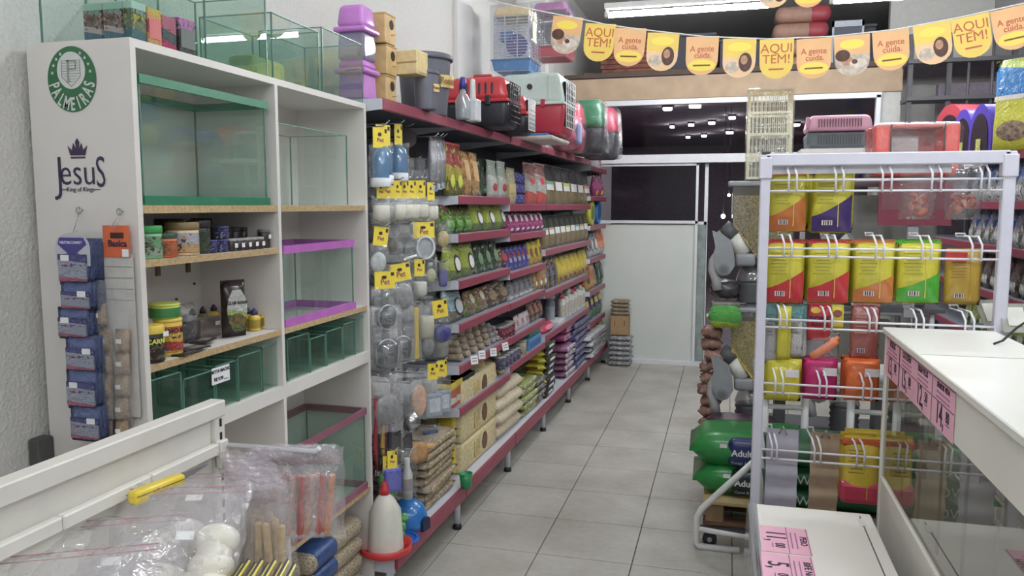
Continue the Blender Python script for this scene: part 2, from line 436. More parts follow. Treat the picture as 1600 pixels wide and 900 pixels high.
t = thing('picture_frame', 'pale framed board standing on mezzanine right of sacks', 'frame', (1.13, YB + 0.5, 3.012))
part(t, 'frame', MB().box((-0.14, 0, 0.25), (0.02, 0.03, 0.5)).box((0.14, 0, 0.25), (0.02, 0.03, 0.5)).box((0, 0, 0.47), (0.3, 0.03, 0.06)), mat((190, 196, 204), 0.5))
part(t, 'panel', MB().box((0, 0.01, 0.23), (0.27, 0.01, 0.44)), mat((92, 94, 108), 0.6))
# steel rack at the right end of the back wall
t = thing('steel_rack', 'dark steel storage rack standing in back right corner', 'rack', (2.0, 8.1, 0))
for x in (-0.42, -0.1, 0.42): part(t, 'post', MB().box((x, 0, 1.6), (0.04, 0.04, 3.2)), mat((84, 82, 86), 0.5))
for z in (1.6, 2.2, 2.62, 2.95): part(t, 'shelf', MB().box((0, 0.08, z), (0.9, 0.3, 0.035)), mat((92, 90, 94), 0.5))
for x in (0.06, 0.25): part(t, 'brace', MB().cyl((x, 0, 2.2), (x, 0, 3.2), 0.012), mat((100, 98, 102), 0.5))

# ================================================================ fluorescent lamps
TUBE = mat((243, 250, 255), 0.5, noise=0, emit=LAMP_STRENGTH); TUBEF = mat((243, 250, 255), 0.5, noise=0, emit=FAR_LAMP_STRENGTH)
def tube_lamp(x, y, z, label, L=1.12):
    t = thing('tube_lamp', label, 'lamp', (x, y, z), 0, 'fluorescent tube lamps')
    part(t, 'tube', MB().cyl((-L / 2, 0, 0), (L / 2, 0, 0), 0.02, n=12), TUBEF if y > 4 else TUBE)
    part(t, 'end_cap', MB().cyl((-L / 2 - 0.03, 0, 0), (-L / 2, 0, 0), 0.022), WHITEM)
    part(t, 'end_cap', MB().cyl((L / 2, 0, 0), (L / 2 + 0.03, 0, 0), 0.022), WHITEM)
    part(t, 'fixture', MB().box((0, 0, 0.06), (L + 0.06, 0.05, 0.04)).box((-L / 2 - 0.015, 0, 0.03), (0.02, 0.03, 0.05)).box((L / 2 + 0.015, 0, 0.03), (0.02, 0.03, 0.05)), WHITEM)
    for s in (-0.4, 0.4): part(t, 'hanger', MB().cyl((s, 0, 0.08), (s, 0, ZC - z), 0.004), WHITEM)
tube_lamp(-0.32, 6.0, 3.05, 'glowing white tube lamp hanging above the banner, left one')
tube_lamp(1.23, 6.0, 3.05, 'glowing white tube lamp hanging above the banner, right one')
tube_lamp(-0.32, 2.6, 3.05, 'tube lamp over the near aisle, left of pair')
tube_lamp(1.23, 2.6, 3.05, 'tube lamp over the near aisle, right of pair')
tube_lamp(-0.32, -0.8, 3.05, 'tube lamp over shop entrance, left of pair')
tube_lamp(1.23, -0.8, 3.05, 'tube lamp over shop entrance, right of pair')

tube_lamp(3.2, 2.4, 3.05, 'added unseen fill tube lamp over the area beside the counter, far one')  # added unseen tubes: low-angle fill reaching into the left cabinet shelves
tube_lamp(3.2, 0.6, 3.05, 'added unseen fill tube lamp over the area beside the counter, middle one')
tube_lamp(3.2, -1.2, 3.05, 'added unseen fill tube lamp over the area beside the counter, near one')
# ================================================================ banner of yellow flags
FY = 4.5
spts = [(838, 16), (900, 28), (950, 39), (1010, 47), (1100, 57), (1200, 61), (1300, 57), (1400, 46), (1500, 27), (1600, 5), (1640, -6)]
strp = [onY(x, y, FY) for x, y in spts]
strp = [Vector((XL, FY, strp[0].z + 0.16))] + strp + [Vector((XR, FY, strp[-1].z + 0.3))]
def fbody(w, h):
    p = [(-w / 2, 0), (w / 2, 0), (w / 2 * 0.98, -h * 0.62)]
    for k in range(1, 10):
        a = PI * k / 10; p.append((w / 2 * 0.98 * math.cos(a), -h * 0.62 - h * 0.38 * math.sin(a)))
    p.append((-w / 2 * 0.98, -h * 0.62))
    return p
def oval(cx, cz, rx, rz, n=18): return [(cx + rx * math.cos(2 * PI * k / n), cz + rz * math.sin(2 * PI * k / n)) for k in range(n)]
fw, fh = 0.172, 0.205
flagme = MB().prism(fbody(fw, fh), -0.001, 0.001).mesh('flag')
FLY = mat((244, 206, 72), 0.5, noise=0.03, scale=8); FLO = mat((242, 184, 118), 0.5, noise=0.05, scale=8); FLR = mat((196, 84, 40), 0.5, noise=0); FLP = mat((244, 200, 150), 0.5, noise=0.05, scale=8)
SKIN = mat((206, 150, 116), 0.6, noise=0.15, scale=30); HAIR = mat((92, 58, 44), 0.6, noise=0.2, scale=40); DOGW = mat((214, 196, 176), 0.6, noise=0.2, scale=30)
photopoly = [q for q in fbody(fw, fh) if q[1] < -0.1] ; 
def flag(px, py, kind, idx, yy=FY, rot=0.0, row='lower'):
    p = onY(px, py, yy)
    lab = {'a': 'yellow pennant reading AQUI TEM', 'c': 'orange yellow pennant reading A gente cuida', 'd': 'yellow pennant picturing head and a pet', 'w': 'yellow pennant picturing long haired person'}[kind]
    t = thing('pennant', lab + ', %s on %s string' % (nth(idx), row), 'pennant', (p.x, yy, p.z), 0, 'pennants on the banner string', (0, rot, 0))
    part(t, 'cloth', flagme, {'a': FLY, 'c': FLO, 'd': FLO, 'w': FLY}[kind])
    if kind == 'a':
        lettering(t, 'AQUI', 0.066, FLR, (0, -0.0016, -0.05), bold=0.0, sx=1.0)
        lettering(t, 'TEM!', 0.066, FLR, (0, -0.0016, -0.105), bold=0.0, sx=1.0)
        part(t, 'brand_strip', MB().rbox((0, -0.0015, -0.155), (0.075, 0.001, 0.008), 0.0004, 1), FLR)
    elif kind == 'c':
        lettering(t, 'A gente', 0.042, FLR, (0.0, -0.0016, -0.066), bold=0.0004, sx=0.95)
        lettering(t, 'cuida.', 0.042, FLR, (0.005, -0.0016, -0.1), bold=0.0004, sx=0.95)
        part(t, 'brand_oval', MB().prism(oval(0, -0.152, 0.072, 0.032), -0.002, -0.001), mat((250, 220, 60), 0.5, noise=0))
        part(t, 'brand_strip', MB().rbox((0, -0.0025, -0.152), (0.09, 0.001, 0.008), 0.0004, 1), mat((120, 76, 30), 0.6, noise=0))
    else:
        q = [(x, z) for x, z in fbody(fw, fh) if z < -0.1]
        part(t, 'photo', MB().prism([(fw / 2 * 0.985, -0.098)] + q + [(-fw / 2 * 0.985, -0.098)], -0.0018, -0.0012), DOGW if kind == 'd' else FLP)
        part(t, 'brand_oval', MB().prism(oval(0, -0.045, 0.06, 0.024), -0.002, -0.001), mat((252, 224, 60), 0.5, noise=0))
        if kind == 'd':
            part(t, 'photo_head', MB().prism(oval(-0.045, -0.1, 0.036, 0.03), -0.0028, -0.002), HAIR)
            part(t, 'photo_face', MB().prism(oval(-0.024, -0.128, 0.03, 0.024), -0.0026, -0.002), SKIN)
            part(t, 'photo_pet', MB().prism(oval(0.03, -0.143, 0.042, 0.022), -0.003, -0.0024), mat((226, 212, 198), 0.6, noise=0.1, scale=30)); part(t, 'photo_ear', MB().prism(oval(0.012, -0.134, 0.014, 0.012), -0.0036, -0.003), HAIR)
        else:
            part(t, 'photo_hair', MB().prism(oval(0.032, -0.125, 0.034, 0.05), -0.0026, -0.002), HAIR)
            part(t, 'photo_face', MB().prism(oval(0.026, -0.113, 0.018, 0.024), -0.0032, -0.0028), SKIN)
            part(t, 'photo_pet', MB().prism(oval(-0.035, -0.15, 0.035, 0.03), -0.003, -0.0024), DOGW)
kinds = 'dacwcwacdcwac'
for k, (px, py) in enumerate(((888, 26), (939, 37), (986, 44), (1037, 51), (1098, 57), (1156, 60), (1214, 61), (1272, 60), (1331, 55), (1391, 46), (1455, 36), (1515, 25), (1577, 12))):
    flag(px, py, kinds[k], k, rot=(0.13, 0.1, 0.08, 0.06, 0.02, 0.01, 0, -0.02, -0.05, -0.09, -0.14, -0.17, -0.2)[k])
solo('banner_string', MB().tube(strp, 0.0035, 6), mat((240, 240, 236), 0.6), 'thin white string carrying the lower row of pennants', 'string')
s2 = [onY(x, y, 4.9) for x, y in ((1040, -60), (1130, -52), (1215, -46), (1290, -48), (1420, -62))]
s2 = [Vector((XL, 4.9, s2[0].z + 0.35))] + s2 + [Vector((XR, 4.9, s2[-1].z + 0.35))]
solo('banner_string', MB().tube(s2, 0.003, 6), mat((240, 240, 236), 0.6), 'upper pennant string cut by top of photo', 'string')
flag(1210, -46, 'w', 0, 4.9, 0, 'upper'); flag(1265, -47, 'c', 1, 4.9, 0, 'upper')
# ================================================================ white cabinet on the left
CXF, CXB, CY0, CY1 = -1.367, -1.668, 1.615, 2.885
def solveY(px, X, z, a=0.8, b=12.0):
    for _ in range(40):
        c = (a + b) / 2
        if projx((X, c, z)) < px: a = c
        else: b = c
    return (a + b) / 2
cw = mat((226, 220, 214), 0.5, noise=0.02, scale=4)
cabm = (CXF + CXB) / 2; cabd = CXF - CXB
cab = thing('display_cabinet', 'tall white open display cabinet with green football emblem on its side', 'cabinet', (cabm, CY0, 0))
def cb(name, y0, y1, z0, z1, x0=CXB, x1=CXF, m=cw, parent=None):
    return part(parent or cab, name, MB().box(((x0 + x1) / 2 - cabm, (y0 + y1) / 2 - CY0, (z0 + z1) / 2), (x1 - x0, y1 - y0, z1 - z0)), m)
cb('side_panel', CY0, 1.633, 0, 2.025); cb('divider', 2.236, 2.252, 0.12, 2.025); cb('side_panel', 2.867, CY1, 0, 2.025)
cb('top_board', CY0, CY1, 2.025, 2.045)
cb('back_panel', 1.633, 2.867, 0.05, 2.025, CXB, CXB + 0.008)
def cshelf(y0, y1, z0, z1, edge=TAN):
    s = cb('shelf', y0, y1, z0, z1, CXB + 0.008, CXF - 0.006)
    if edge: cb('edge', y0, y1, z0, z1, CXF - 0.006, CXF - 0.003, edge, s)
LB, RB = (1.633, 2.236), (2.252, 2.867)
cshelf(*LB, 1.632, 1.652); cshelf(*RB, 1.632, 1.652); cshelf(*LB, 1.50, 1.518); cshelf(*LB, 1.238, 1.256); cshelf(*RB, 1.238, 1.256)
cb('shelf', *LB, 1.03, 1.072); cb('shelf', *RB, 1.03, 1.072); cshelf(*LB, 0.5, 0.518); cshelf(*RB, 0.5, 0.518); cb('shelf', *LB, 0.1, 0.12); cb('shelf', *RB, 0.1, 0.12)
for yy in (2.03, 2.17): part(cab, 'shelf_bracket', MB().box((CXB + 0.012 - cabm, yy - CY0, 1.47), (0.006, 0.016, 0.06)), mat((128, 104, 76), 0.5))
for yy, zz in ((2.11, 1.36), (2.2, 1.40)): part(cab, 'screw', MB().cyl((CXB + 0.007 - cabm, yy - CY0, zz), (CXB + 0.012 - cabm, yy - CY0, zz), 0.004), DARK)
# ---- stickers on the near side: green football emblem and the crowned lettering
GRN = mat((44, 112, 70), 0.5, noise=0.03); STW = mat((214, 214, 210), 0.5, noise=0.02); VIO = mat((62, 48, 82), 0.5, noise=0.02)
pe = onY(113, 124, CY0) - Vector((cabm, CY0, 0))
em = part(cab, 'football_emblem', MB().prism(oval(0, 0, 0.071, 0.078, 48), -0.002, -0.001), GRN, 'round green emblem sticker reading PALMEIRAS', (pe.x, 0, pe.z))
part(em, 'inner_disc', MB().prism(oval(0, 0.021, 0.041, 0.044, 40), -0.003, -0.002), STW)
sh = MB()
for k in range(9):
    z = 0.044 - k * 0.0062; hw = 0.026 if k < 6 else 0.026 - (k - 5) * 0.006
    sh.box((0, -0.0034, z), (hw * 2, 0.0006, 0.0009))
for x in (-0.027, 0.027): sh.box((x, -0.0034, 0.026), (0.001, 0.0006, 0.04))
for a, b in (((-0.027, 0.006), (0, -0.018)), ((0.027, 0.006), (0, -0.018))):
    d = Vector((b[0] - a[0], 0, b[1] - a[1]))
    sh.cyl((a[0], -0.0034, a[1]), (b[0], -0.0034, b[1]), 0.0006, n=4)
part(em, 'shield_lines', sh, mat((120, 132, 122), 0.5, noise=0))
lt = MB().box((-0.008, -0.004, 0.02), (0.005, 0.0008, 0.05)).box((0.002, -0.004, 0.043), (0.024, 0.0008, 0.004)).box((0.014, -0.004, 0.034), (0.004, 0.0008, 0.02)).box((0.003, -0.004, 0.024), (0.022, 0.0008, 0.004)).box((-0.008, -0.004, -0.006), (0.014, 0.0008, 0.003))
part(em, 'monogram', lt, mat((150, 158, 150), 0.5, noise=0))
st = MB()
for sgn in (-1, 1):
    for k in range(4):
        a = math.radians(8 + k * 17); c = (sgn * 0.056 * math.cos(a), 0.008 + 0.064 * math.sin(a) * 0.95)
        r = 0.0048
        pts = [(c[0] + (r if j % 2 == 0 else r * 0.42) * math.sin(PI * j / 5), c[1] + (r if j % 2 == 0 else r * 0.42) * math.cos(PI * j / 5)) for j in range(10)]
        st.prism(pts, -0.0032, -0.0022)
part(em, 'stars', st, STW)
pal = MB()
for k, ch in enumerate('PALMEIRAS'):
    a = math.radians(-166 + k * 19.0); rx, rz_ = 0.0545, 0.0565
    me = textmesh(ch, 0.03, 0.0007)
    cx, cz = rx * math.cos(a), rz_ * math.sin(a) + 0.0
    if 2 <= k <= 6: cz -= 0.004
    R = Matrix.Translation((cx, -0.0026, cz)) @ Matrix.Rotation(-(a + PI / 2), 4, 'Y') @ Matrix.Rotation(PI / 2, 4, 'X')
    stt = 1.45
    pal.add([(v.co.x * 0.82, v.co.y * stt, v.co.z) for v in me.vertices], [tuple(p.vertices) for p in me.polygons], False, R)
part(em, 'lettering', pal, STW)
pj = onY(124, 273, CY0) - Vector((cabm, CY0, 0))
je = part(cab, 'crown_sticker', MB().prism([(-0.022, 0.047), (0.022, 0.047), (0.029, 0.07), (0.017, 0.059), (0.012, 0.076), (0.004, 0.06), (0.006, 0.079), (0.0, 0.088), (-0.006, 0.079), (-0.004, 0.06), (-0.012, 0.076), (-0.017, 0.059), (-0.029, 0.07)], -0.002, -0.001), VIO, 'dark violet crown over the word Jesus', (pj.x, 0, pj.z))
part(je, 'crown_band', MB().box((0, -0.0015, 0.0415), (0.042, 0.001, 0.004)), VIO)
lettering(je, 'J', 0.118, VIO, (-0.057, -0.0015, 0.0), bold=-0.0012, sx=0.9)
lettering(je, 'esu', 0.094, VIO, (-0.004, -0.0015, 0.004), bold=-0.0006, sx=0.86)
lettering(je, 'S', 0.108, VIO, (0.064, -0.0015, 0.002), bold=-0.0006, sx=0.62)
lettering(je, 'King of Kings', 0.0155, VIO, (0.002, -0.0015, -0.036))
part(je, 'rule', MB().box((-0.05, -0.0015, -0.036), (0.022, 0.001, 0.0018)).box((0.052, -0.0015, -0.036), (0.018, 0.001, 0.0018)), VIO)
# ---- hooks and hanging sachets on the near side
def wire_hook(px, py, label, drop):
    p = onY(px, py, CY0)
    t = thing('wire_hook', label, 'hook', (p.x, CY0, p.z))
    part(t, 'screw_eye', MB().tube([(0.008 * math.cos(a), -0.012, 0.008 * math.sin(a)) for a in [2 * PI * k / 10 for k in range(10)]], 0.0015, 6, True).cyl((0, 0, 0.0), (0, -0.012, 0.008), 0.002), STEEL)
    part(t, 'wire', MB().tube([(0, -0.012, -0.004), (0.002, -0.02, -drop * 0.3), (-0.006, -0.022, -drop * 0.65), (-0.01, -0.028, -drop), (-0.004, -0.026, -drop - 0.005), (0.002, -0.024, -drop * 0.75)], 0.0012, 6), STEEL)
wire_hook(129, 329, 'twisted wire hook holding the blue sachet strips', 0.065)
wire_hook(192, 331, 'wire hook holding the orange card of brown sachets', 0.035)
BLUEP = pkg((0, (120, 134, 190)), (0.55, (128, 142, 196)), rough=0.3)
NUT = pkg((0, (200, 116, 146)), (0.2, (184, 192, 214)), (0.8, (100, 100, 160)), rough=0.35, art=((176, 80, 110), (130, 150, 190), (190, 200, 215)), artlo=0.2, artamt=0.4)
def sachetmesh(w, h, d, n=6):
    mb = MB(); vs = []; fs = []
    for side in (-1, 1):
        o = len(vs)
        for j in range(n + 1):
            for i in range(n + 1):
                a = i / n * 2 - 1; c = j / n * 2 - 1
                t = d / 2 * (1 - a ** 4) * (1 - abs(c) ** 3)
                vs.append((a * w / 2, side * t, (j / n) * h))
        for j in range(n):
            for i in range(n):
                q = (o + j * (n + 1) + i, o + j * (n + 1) + i + 1, o + (j + 1) * (n + 1) + i + 1, o + (j + 1) * (n + 1) + i)
                fs.append(q if side < 0 else q[::-1])
    return mb.add(vs, fs, True)
ztops = [379, 441, 480, 523, 573, 628, 676]
for s in range(5):
    p = onY(114 + s * 4.5, 379, CY0 - 0.055 + s * 0.009)
    t = thing('sachet_strip', ('front strip of blue fish food sachets hanging on cabinet side' if s == 0 else 'blue sachet strip hanging behind front one, %s layer back' % nth(s)), 'sachets', (p.x, CY0 - 0.055 + s * 0.010, p.z), 0, 'blue sachet strips')
    if s == 0:
        hd = part(t, 'header_card', MB().prism([(-0.046, -0.055), (0.05, -0.055)] + [(0.05 * math.cos(a), -0.01 + 0.034 * math.sin(a)) for a in [PI * k / 8 for k in range(9)]], -0.004, -0.002), mat((196, 196, 206), 0.5))
        part(hd, 'brand_wedge', MB().prism([(-0.034, 0.012), (0.034, 0.012), (0.042, -0.004), (0.0, -0.034), (-0.04, -0.004)], -0.006, -0.004), mat((74, 66, 142), 0.5))
        lettering(hd, 'NUTRICONPET', 0.0095, PAPER, (0, -0.0066, 0.0))
    offs = [0, 2, -9, 6, 3, 8, 0]
    for k in range(6):
        z1 = p.z - (p.z - onY(122, ztops[k], CY0).z); z1 = onY(122, ztops[k] if k else 379, CY0).z - p.z; z0 = onY(122, ztops[k + 1], CY0).z - p.z
        h = (z1 - z0)
        sc = part(t, 'sachet', sachetmesh(0.09, h * 1.12, 0.009), BLUEP, None, (offs[k] * 0.0012 + (0 if s == 0 else 0.004), 0, z0))
        if s == 0: 
            part(sc, 'front_label', MB().rbox((0, -0.0055, h * 0.42), (0.084, 0.003, h * 0.66), 0.001, 1), NUT)
            part(sc, 'price_sticker', MB().box((0.02 if k % 2 else -0.02, -0.0076, h * 0.66), (0.024, 0.001, 0.014)), PAPER)
p = onY(188, 352, CY0)
t = thing('sachet_card', 'orange headed card with rows of small brown seed sachets', 'sachets', (p.x, CY0 - 0.012, p.z))
hd = part(t, 'header_card', MB().box((0, -0.004, -0.038), (0.074, 0.002, 0.076)), mat((226, 104, 56), 0.6))
lettering(hd, 'Basica', 0.022, INK, (0.004, -0.0056, -0.044), bold=0.0006)
part(hd, 'brand_plate', MB().box((0.004, -0.0056, -0.024), (0.038, 0.001, 0.014)), mat((70, 40, 30), 0.5))
part(hd, 'code_label', MB().box((0.026, -0.0056, -0.066), (0.018, 0.001, 0.018)), PAPER)
part(t, 'backing', MB().box((0, 0, -0.27), (0.084, 0.001, 0.40)), mat((206, 202, 196), 0.4))
for k in range(4): part(t, 'perforation', MB().box((0, -0.001, -0.1 - k * 0.027), (0.08, 0.001, 0.001)), mat((120, 118, 116), 0.5))
BRS = mat((170, 140, 110), 0.5, noise=0.25, scale=180)
cells = [(168, 490, 22, 40)] + [(x, y, 22, 34) for y in (530, 565, 600, 635, 668) for x in (178, 203)]
for (x, y, a, b) in cells:
    q = onY(x, y, CY0) - p
    sc = part(t, 'seed_sachet', sachetmesh(0.04, 0.058, 0.02, 5), BRS, None, (q.x, -0.012, q.z - 0.03), (0, random.uniform(-0.06, 0.06), 0))
    part(sc, 'price_sticker', MB().box((-0.004, -0.0108, 0.03), (0.015, 0.001, 0.011)), PAPER)
part(t, 'clear_sleeve', MB().box((0, -0.03, -0.30), (0.088, 0.0005, 0.34)), FILM)

# ================================================================ aquariums
def aquarium(name, label, L, D, H, loc, rz, glass=GLASS, frame=None, th=0.006, fh=0.022, cat='aquarium', group=None, bottom=None):
    t = thing(name, label, cat, loc, rz, group)
    for (c, d) in (((0, -D / 2 + th / 2, H / 2), (L, th, H)), ((0, D / 2 - th / 2, H / 2), (L, th, H)), ((-L / 2 + th / 2, 0, H / 2), (th, D - 2 * th, H)), ((L / 2 - th / 2, 0, H / 2), (th, D - 2 * th, H))):
        part(t, 'pane', MB().box(c, d), glass)
    part(t, 'bottom', MB().box((0, 0, th / 2), (L - 2 * th, D - 2 * th, th)), bottom or glass)
    for sx in (-1, 1):
        for sy in (-1, 1): part(t, 'silicone_edge', MB().box((sx * (L / 2 - 0.002), sy * (D / 2 - 0.002), H / 2), (0.004, 0.004, H)), mat((96, 138, 126), 0.25, noise=0.05))
    if frame:
        for z in (fh / 2, H - fh / 2):
            f = 0.004
            part(t, 'frame', MB().box((0, -D / 2 - f / 2, z), (L + 2 * f, f + 0.006, fh)).box((0, D / 2 + f / 2, z), (L + 2 * f, f + 0.006, fh)).box((-L / 2 - f / 2, 0, z), (f + 0.006, D, fh)).box((L / 2 + f / 2, 0, z), (f + 0.006, D, fh)), frame)
    else:
        part(t, 'rim', MB().box((0, -D / 2 + 0.003, H), (L, 0.006, 0.003)).box((0, D / 2 - 0.003, H), (L, 0.006, 0.003)).box((-L / 2 + 0.003, 0, H), (0.006, D, 0.003)).box((L / 2 - 0.003, 0, H), (0.006, D, 0.003)), mat((120, 170, 154), 0.25, noise=0.05))
    return t
xc = (CXF + CXB) / 2
AG = mat((36, 128, 92), 0.35); AP = mat((196, 108, 196), 0.35); AM = mat((150, 92, 112), 0.4)
aquarium('aquarium', 'large aquarium with green trim on the upper cabinet shelf', 0.545, 0.25, 0.315, (xc + 0.012, 1.926, 1.653), PI / 2, GLASS, AG, bottom=mat((206, 204, 200), 0.4))
aquarium('aquarium', 'untrimmed clear aquarium on upper shelf, right bay of cabinet', 0.48, 0.24, 0.26, (xc + 0.01, 2.52, 1.653), PI / 2, GLASSC)
aquarium('aquarium', 'aquarium with bright purple trim in the cabinet right bay', 0.5, 0.25, 0.265, (xc + 0.012, 2.525, 1.257), PI / 2, GLASS, AP, fh=0.026)
aquarium('aquarium', 'aquarium with dull mauve trim on lower right cabinet shelf', 0.56, 0.26, 0.33, (xc + 0.012, 2.56, 0.519), PI / 2, GLASSG, AM, fh=0.026)
bg = MB().sphere((0, 0, 0.07), 0.08, 14, 10, (1.3, 1.0, 0.95))
solo('plastic_bag', bg, clear((200, 226, 206), 0.08, 0.1, 1.0, 0.35, hazec=(190, 214, 196)), 'pale green plastic bag sitting inside the mauve trimmed aquarium', 'bag', (xc, 2.62, 0.545))
# on top of the cabinet
zt = 2.046
aquarium('aquarium', 'frameless aquarium on cabinet top, nearest behind the small boxes', 0.26, 0.14, 0.26, (xc - 0.06, 1.77, zt), PI / 2, GLASSC, bottom=DARK)
aquarium('aquarium', 'tall clear aquarium on cabinet top, second from the left', 0.30, 0.25, 0.235, (xc + 0.02, 2.06, zt), PI / 2, GLASSG)
aquarium('aquarium', 'greenish aquarium on cabinet top, third from the left', 0.295, 0.26, 0.20, (xc + 0.01, 2.395, zt), PI / 2, GLASSG)
aquarium('aquarium', 'small greenish aquarium on cabinet top beside the lilac container', 0.32, 0.25, 0.225, (xc + 0.01, 2.735, zt), PI / 2, GLASSG)
yb = MB().rbox((0, 0, 0.04), (0.2, 0.1, 0.08), 0.02)
solo('glow_block', yb, mat((176, 182, 110), 0.5), 'yellow green block standing for faint glow inside third aquarium on cabinet top', 'tray', (xc, 2.38, zt + 0.008), PI / 2)  # block added to give the faint yellow green glow in the tank
def carton(name, label, w, d, h, loc, rz, m, lidm=None, labm=None, group=None, cat='box', labfrac=(0.15, 0.7)):
    t = thing(name, label, cat, loc, rz, group)
    part(t, 'body', MB().rbox((0, 0, h / 2), (w, d, h), 0.002, 1), m)
    if lidm: part(t, 'flap', MB().rbox((0, 0, h - h * 0.11), (w + 0.001, d + 0.001, h * 0.22), 0.002, 1), lidm)
    if labm: part(t, 'front_label', MB().box((0, -d / 2 - 0.0008, h * (labfrac[0] + labfrac[1]) / 2), (w * 0.86, 0.001, h * (labfrac[1] - labfrac[0]))), labm)
    return t
FISH = pkg((0, (84, 124, 140)), (0.25, (196, 190, 184)), (0.4, (130, 120, 110)), (0.75, (130, 176, 156)), art=((120, 90, 80), (150, 130, 120), (90, 90, 80), (170, 150, 140)), artlo=0.28, artamt=0.5)
FISH2 = pkg((0, (84, 130, 136)), (0.3, (120, 140, 110)), (0.75, (150, 190, 160)), art=((196, 190, 60), (90, 100, 70), (130, 150, 130)), artlo=0.25, artamt=0.5)
REDB = pkg((0, (240, 176, 100)), (0.3, (206, 92, 96)), (0.65, (246, 180, 110)), (0.88, (232, 206, 60)), rough=0.35)
PNKB = pkg((0, (206, 66, 110)), (0.25, (92, 104, 104)), (0.6, (214, 130, 150)), art=((120, 130, 130), (70, 90, 84)), artlo=0.2, artamt=0.35)
DKB = pkg((0, (52, 62, 60)), (0.4, (88, 70, 80)), (0.65, (196, 120, 190)), rough=0.3, art=((170, 110, 100), (70, 100, 80)), artlo=0.2, artamt=0.45)
for k, (y0, x0, wd, m, lab) in enumerate(((1.625, -1.51, 0.05, FISH, 'green topped aquarium light box on cabinet top, leftmost'), (1.625, -1.453, 0.05, FISH, 'green topped aquarium light box on cabinet top, second from left'))):
    carton('supply_box', lab, 0.054, 0.06, 0.086, (x0 + 0.03, y0 + 0.032, zt), 0, m, mat((132, 176, 158), 0.4), None, 'boxes on the cabinet top')
carton('supply_box', 'box with yellow fish picture at front cabinet top corner', 0.05, 0.052, 0.088, (-1.398, 1.657, zt), PI / 2, FISH2, mat((140, 182, 164), 0.4), None, 'boxes on the cabinet top')
carton('supply_box', 'orange and red box with yellow top on cabinet top', 0.05, 0.05, 0.086, (-1.398, 1.712, zt), PI / 2, REDB, None, mat((206, 92, 92), 0.4), 'boxes on the cabinet top')
carton('supply_box', 'pink and grey box on cabinet top, between orange and dark boxes', 0.054, 0.05, 0.08, (-1.4, 1.768, zt), PI / 2, PNKB, None, None, 'boxes on the cabinet top')
carton('supply_box', 'dark box with lilac top and badge on cabinet top', 0.066, 0.05, 0.088, (-1.398, 1.836, zt), PI / 2, DKB, None, mat((74, 84, 78), 0.4), 'boxes on the cabinet top')
carton('supply_box', 'grey shoebox behind the dark box on cabinet top', 0.13, 0.09, 0.10, (-1.48, 1.83, zt), PI / 2, mat((128, 124, 128), 0.6), mat((110, 106, 110), 0.6), None, 'boxes on the cabinet top')

# ================================================================ jars and bottles
def jar(name, label, r, h, loc, bodym, lidm, labm=None, lidh=0.2, rz=0.0, group=None, cat='jar', lidr=1.04, text=None, textm=None, ts=0.02):
    t = thing(name, label, cat, loc, rz, group)
    hb = h * (1 - lidh)
    part(t, 'body', MB().lathe([(r * 0.94, 0), (r, 0.004), (r, hb * 0.92), (r * 0.92, hb)], 22), bodym)
    part(t, 'lid', MB().lathe([(r * lidr * 0.98, hb * 0.97), (r * lidr, hb), (r * lidr, h - 0.003), (r * lidr * 0.96, h)], 22), lidm)
    if labm: part(t, 'label_band', MB().lathe([(r * 1.01, hb * 0.1), (r * 1.012, hb * 0.1 + 0.001), (r * 1.012, hb * 0.84), (r * 1.01, hb * 0.85)], 22), labm)
    if text:
        me = textmesh(text, ts, 0.0005)
        mb = MB(); vs = []
        for v in me.vertices:
            a = v.co.x / r; vs.append(((r * 1.022 + v.co.z) * math.sin(a), -(r * 1.022 + v.co.z) * math.cos(a), v.co.y + hb * 0.72))
        mb.add(vs, [tuple(p.vertices) for p in me.polygons]); part(t, 'lettering', mb, textm or INK)
    return t
def bottle(name, label, r, h, loc, bodym, capm, labm=None, neck=0.4, caph=0.25, group=None, rz=0.0, cat='bottle', taper_cap=0.6, sq=0.0):
    t = thing(name, label, cat, loc, rz, group)
    hb = h * (1 - caph)
    part(t, 'body', MB().lathe([(r * 0.92, 0), (r, 0.004), (r, hb * 0.78), (r * 0.85, hb * 0.88), (r * neck, hb * 0.97), (r * neck, hb)], 18, sq=sq), bodym)
    part(t, 'cap', MB().lathe([(r * neck * 1.5, hb * 0.96), (r * neck * 1.5, hb + h * caph * 0.4), (r * neck * taper_cap, h * 0.97), (r * neck * taper_cap * 0.7, h)], 14), capm)
    if labm: part(t, 'label_band', MB().lathe([(r * 1.01, hb * 0.15), (r * 1.015, hb * 0.16), (r * 1.015, hb * 0.66), (r * 1.01, hb * 0.67)], 18, sq=sq), labm)
    return t
def cabat(px, z, X): return (X, solveY(px, X, z), z)
Z2, Z3, Z4 = 1.519, 1.257, 1.073
GJ = pkg((0, (60, 140, 76)), (0.1, (186, 206, 180)), (0.5, (130, 190, 140)), art=((90, 90, 74), (150, 200, 150), (120, 120, 100)), artlo=0.08, artamt=0.5)
OJ = pkg((0, (226, 110, 60)), (0.5, (226, 120, 70)), art=((96, 120, 50), (200, 90, 50)), artlo=0.0, artamt=0.45)
BJ = pkg((0, (222, 140, 70)), (0.15, (232, 190, 130)), (0.55, (214, 212, 220)), art=((110, 72, 70), (236, 190, 120), (90, 80, 120)), artlo=0.1, artamt=0.42)
DJ = mat((48, 50, 48), 0.25, noise=0.2, scale=60)
jar('food_jar', 'green lidded fish food jar, leftmost on the cabinet jar shelf', 0.034, 0.082, cabat(232, Z2, -1.405), mat((130, 186, 140), 0.3), mat((44, 150, 70), 0.4), GJ, group='fish food jars')
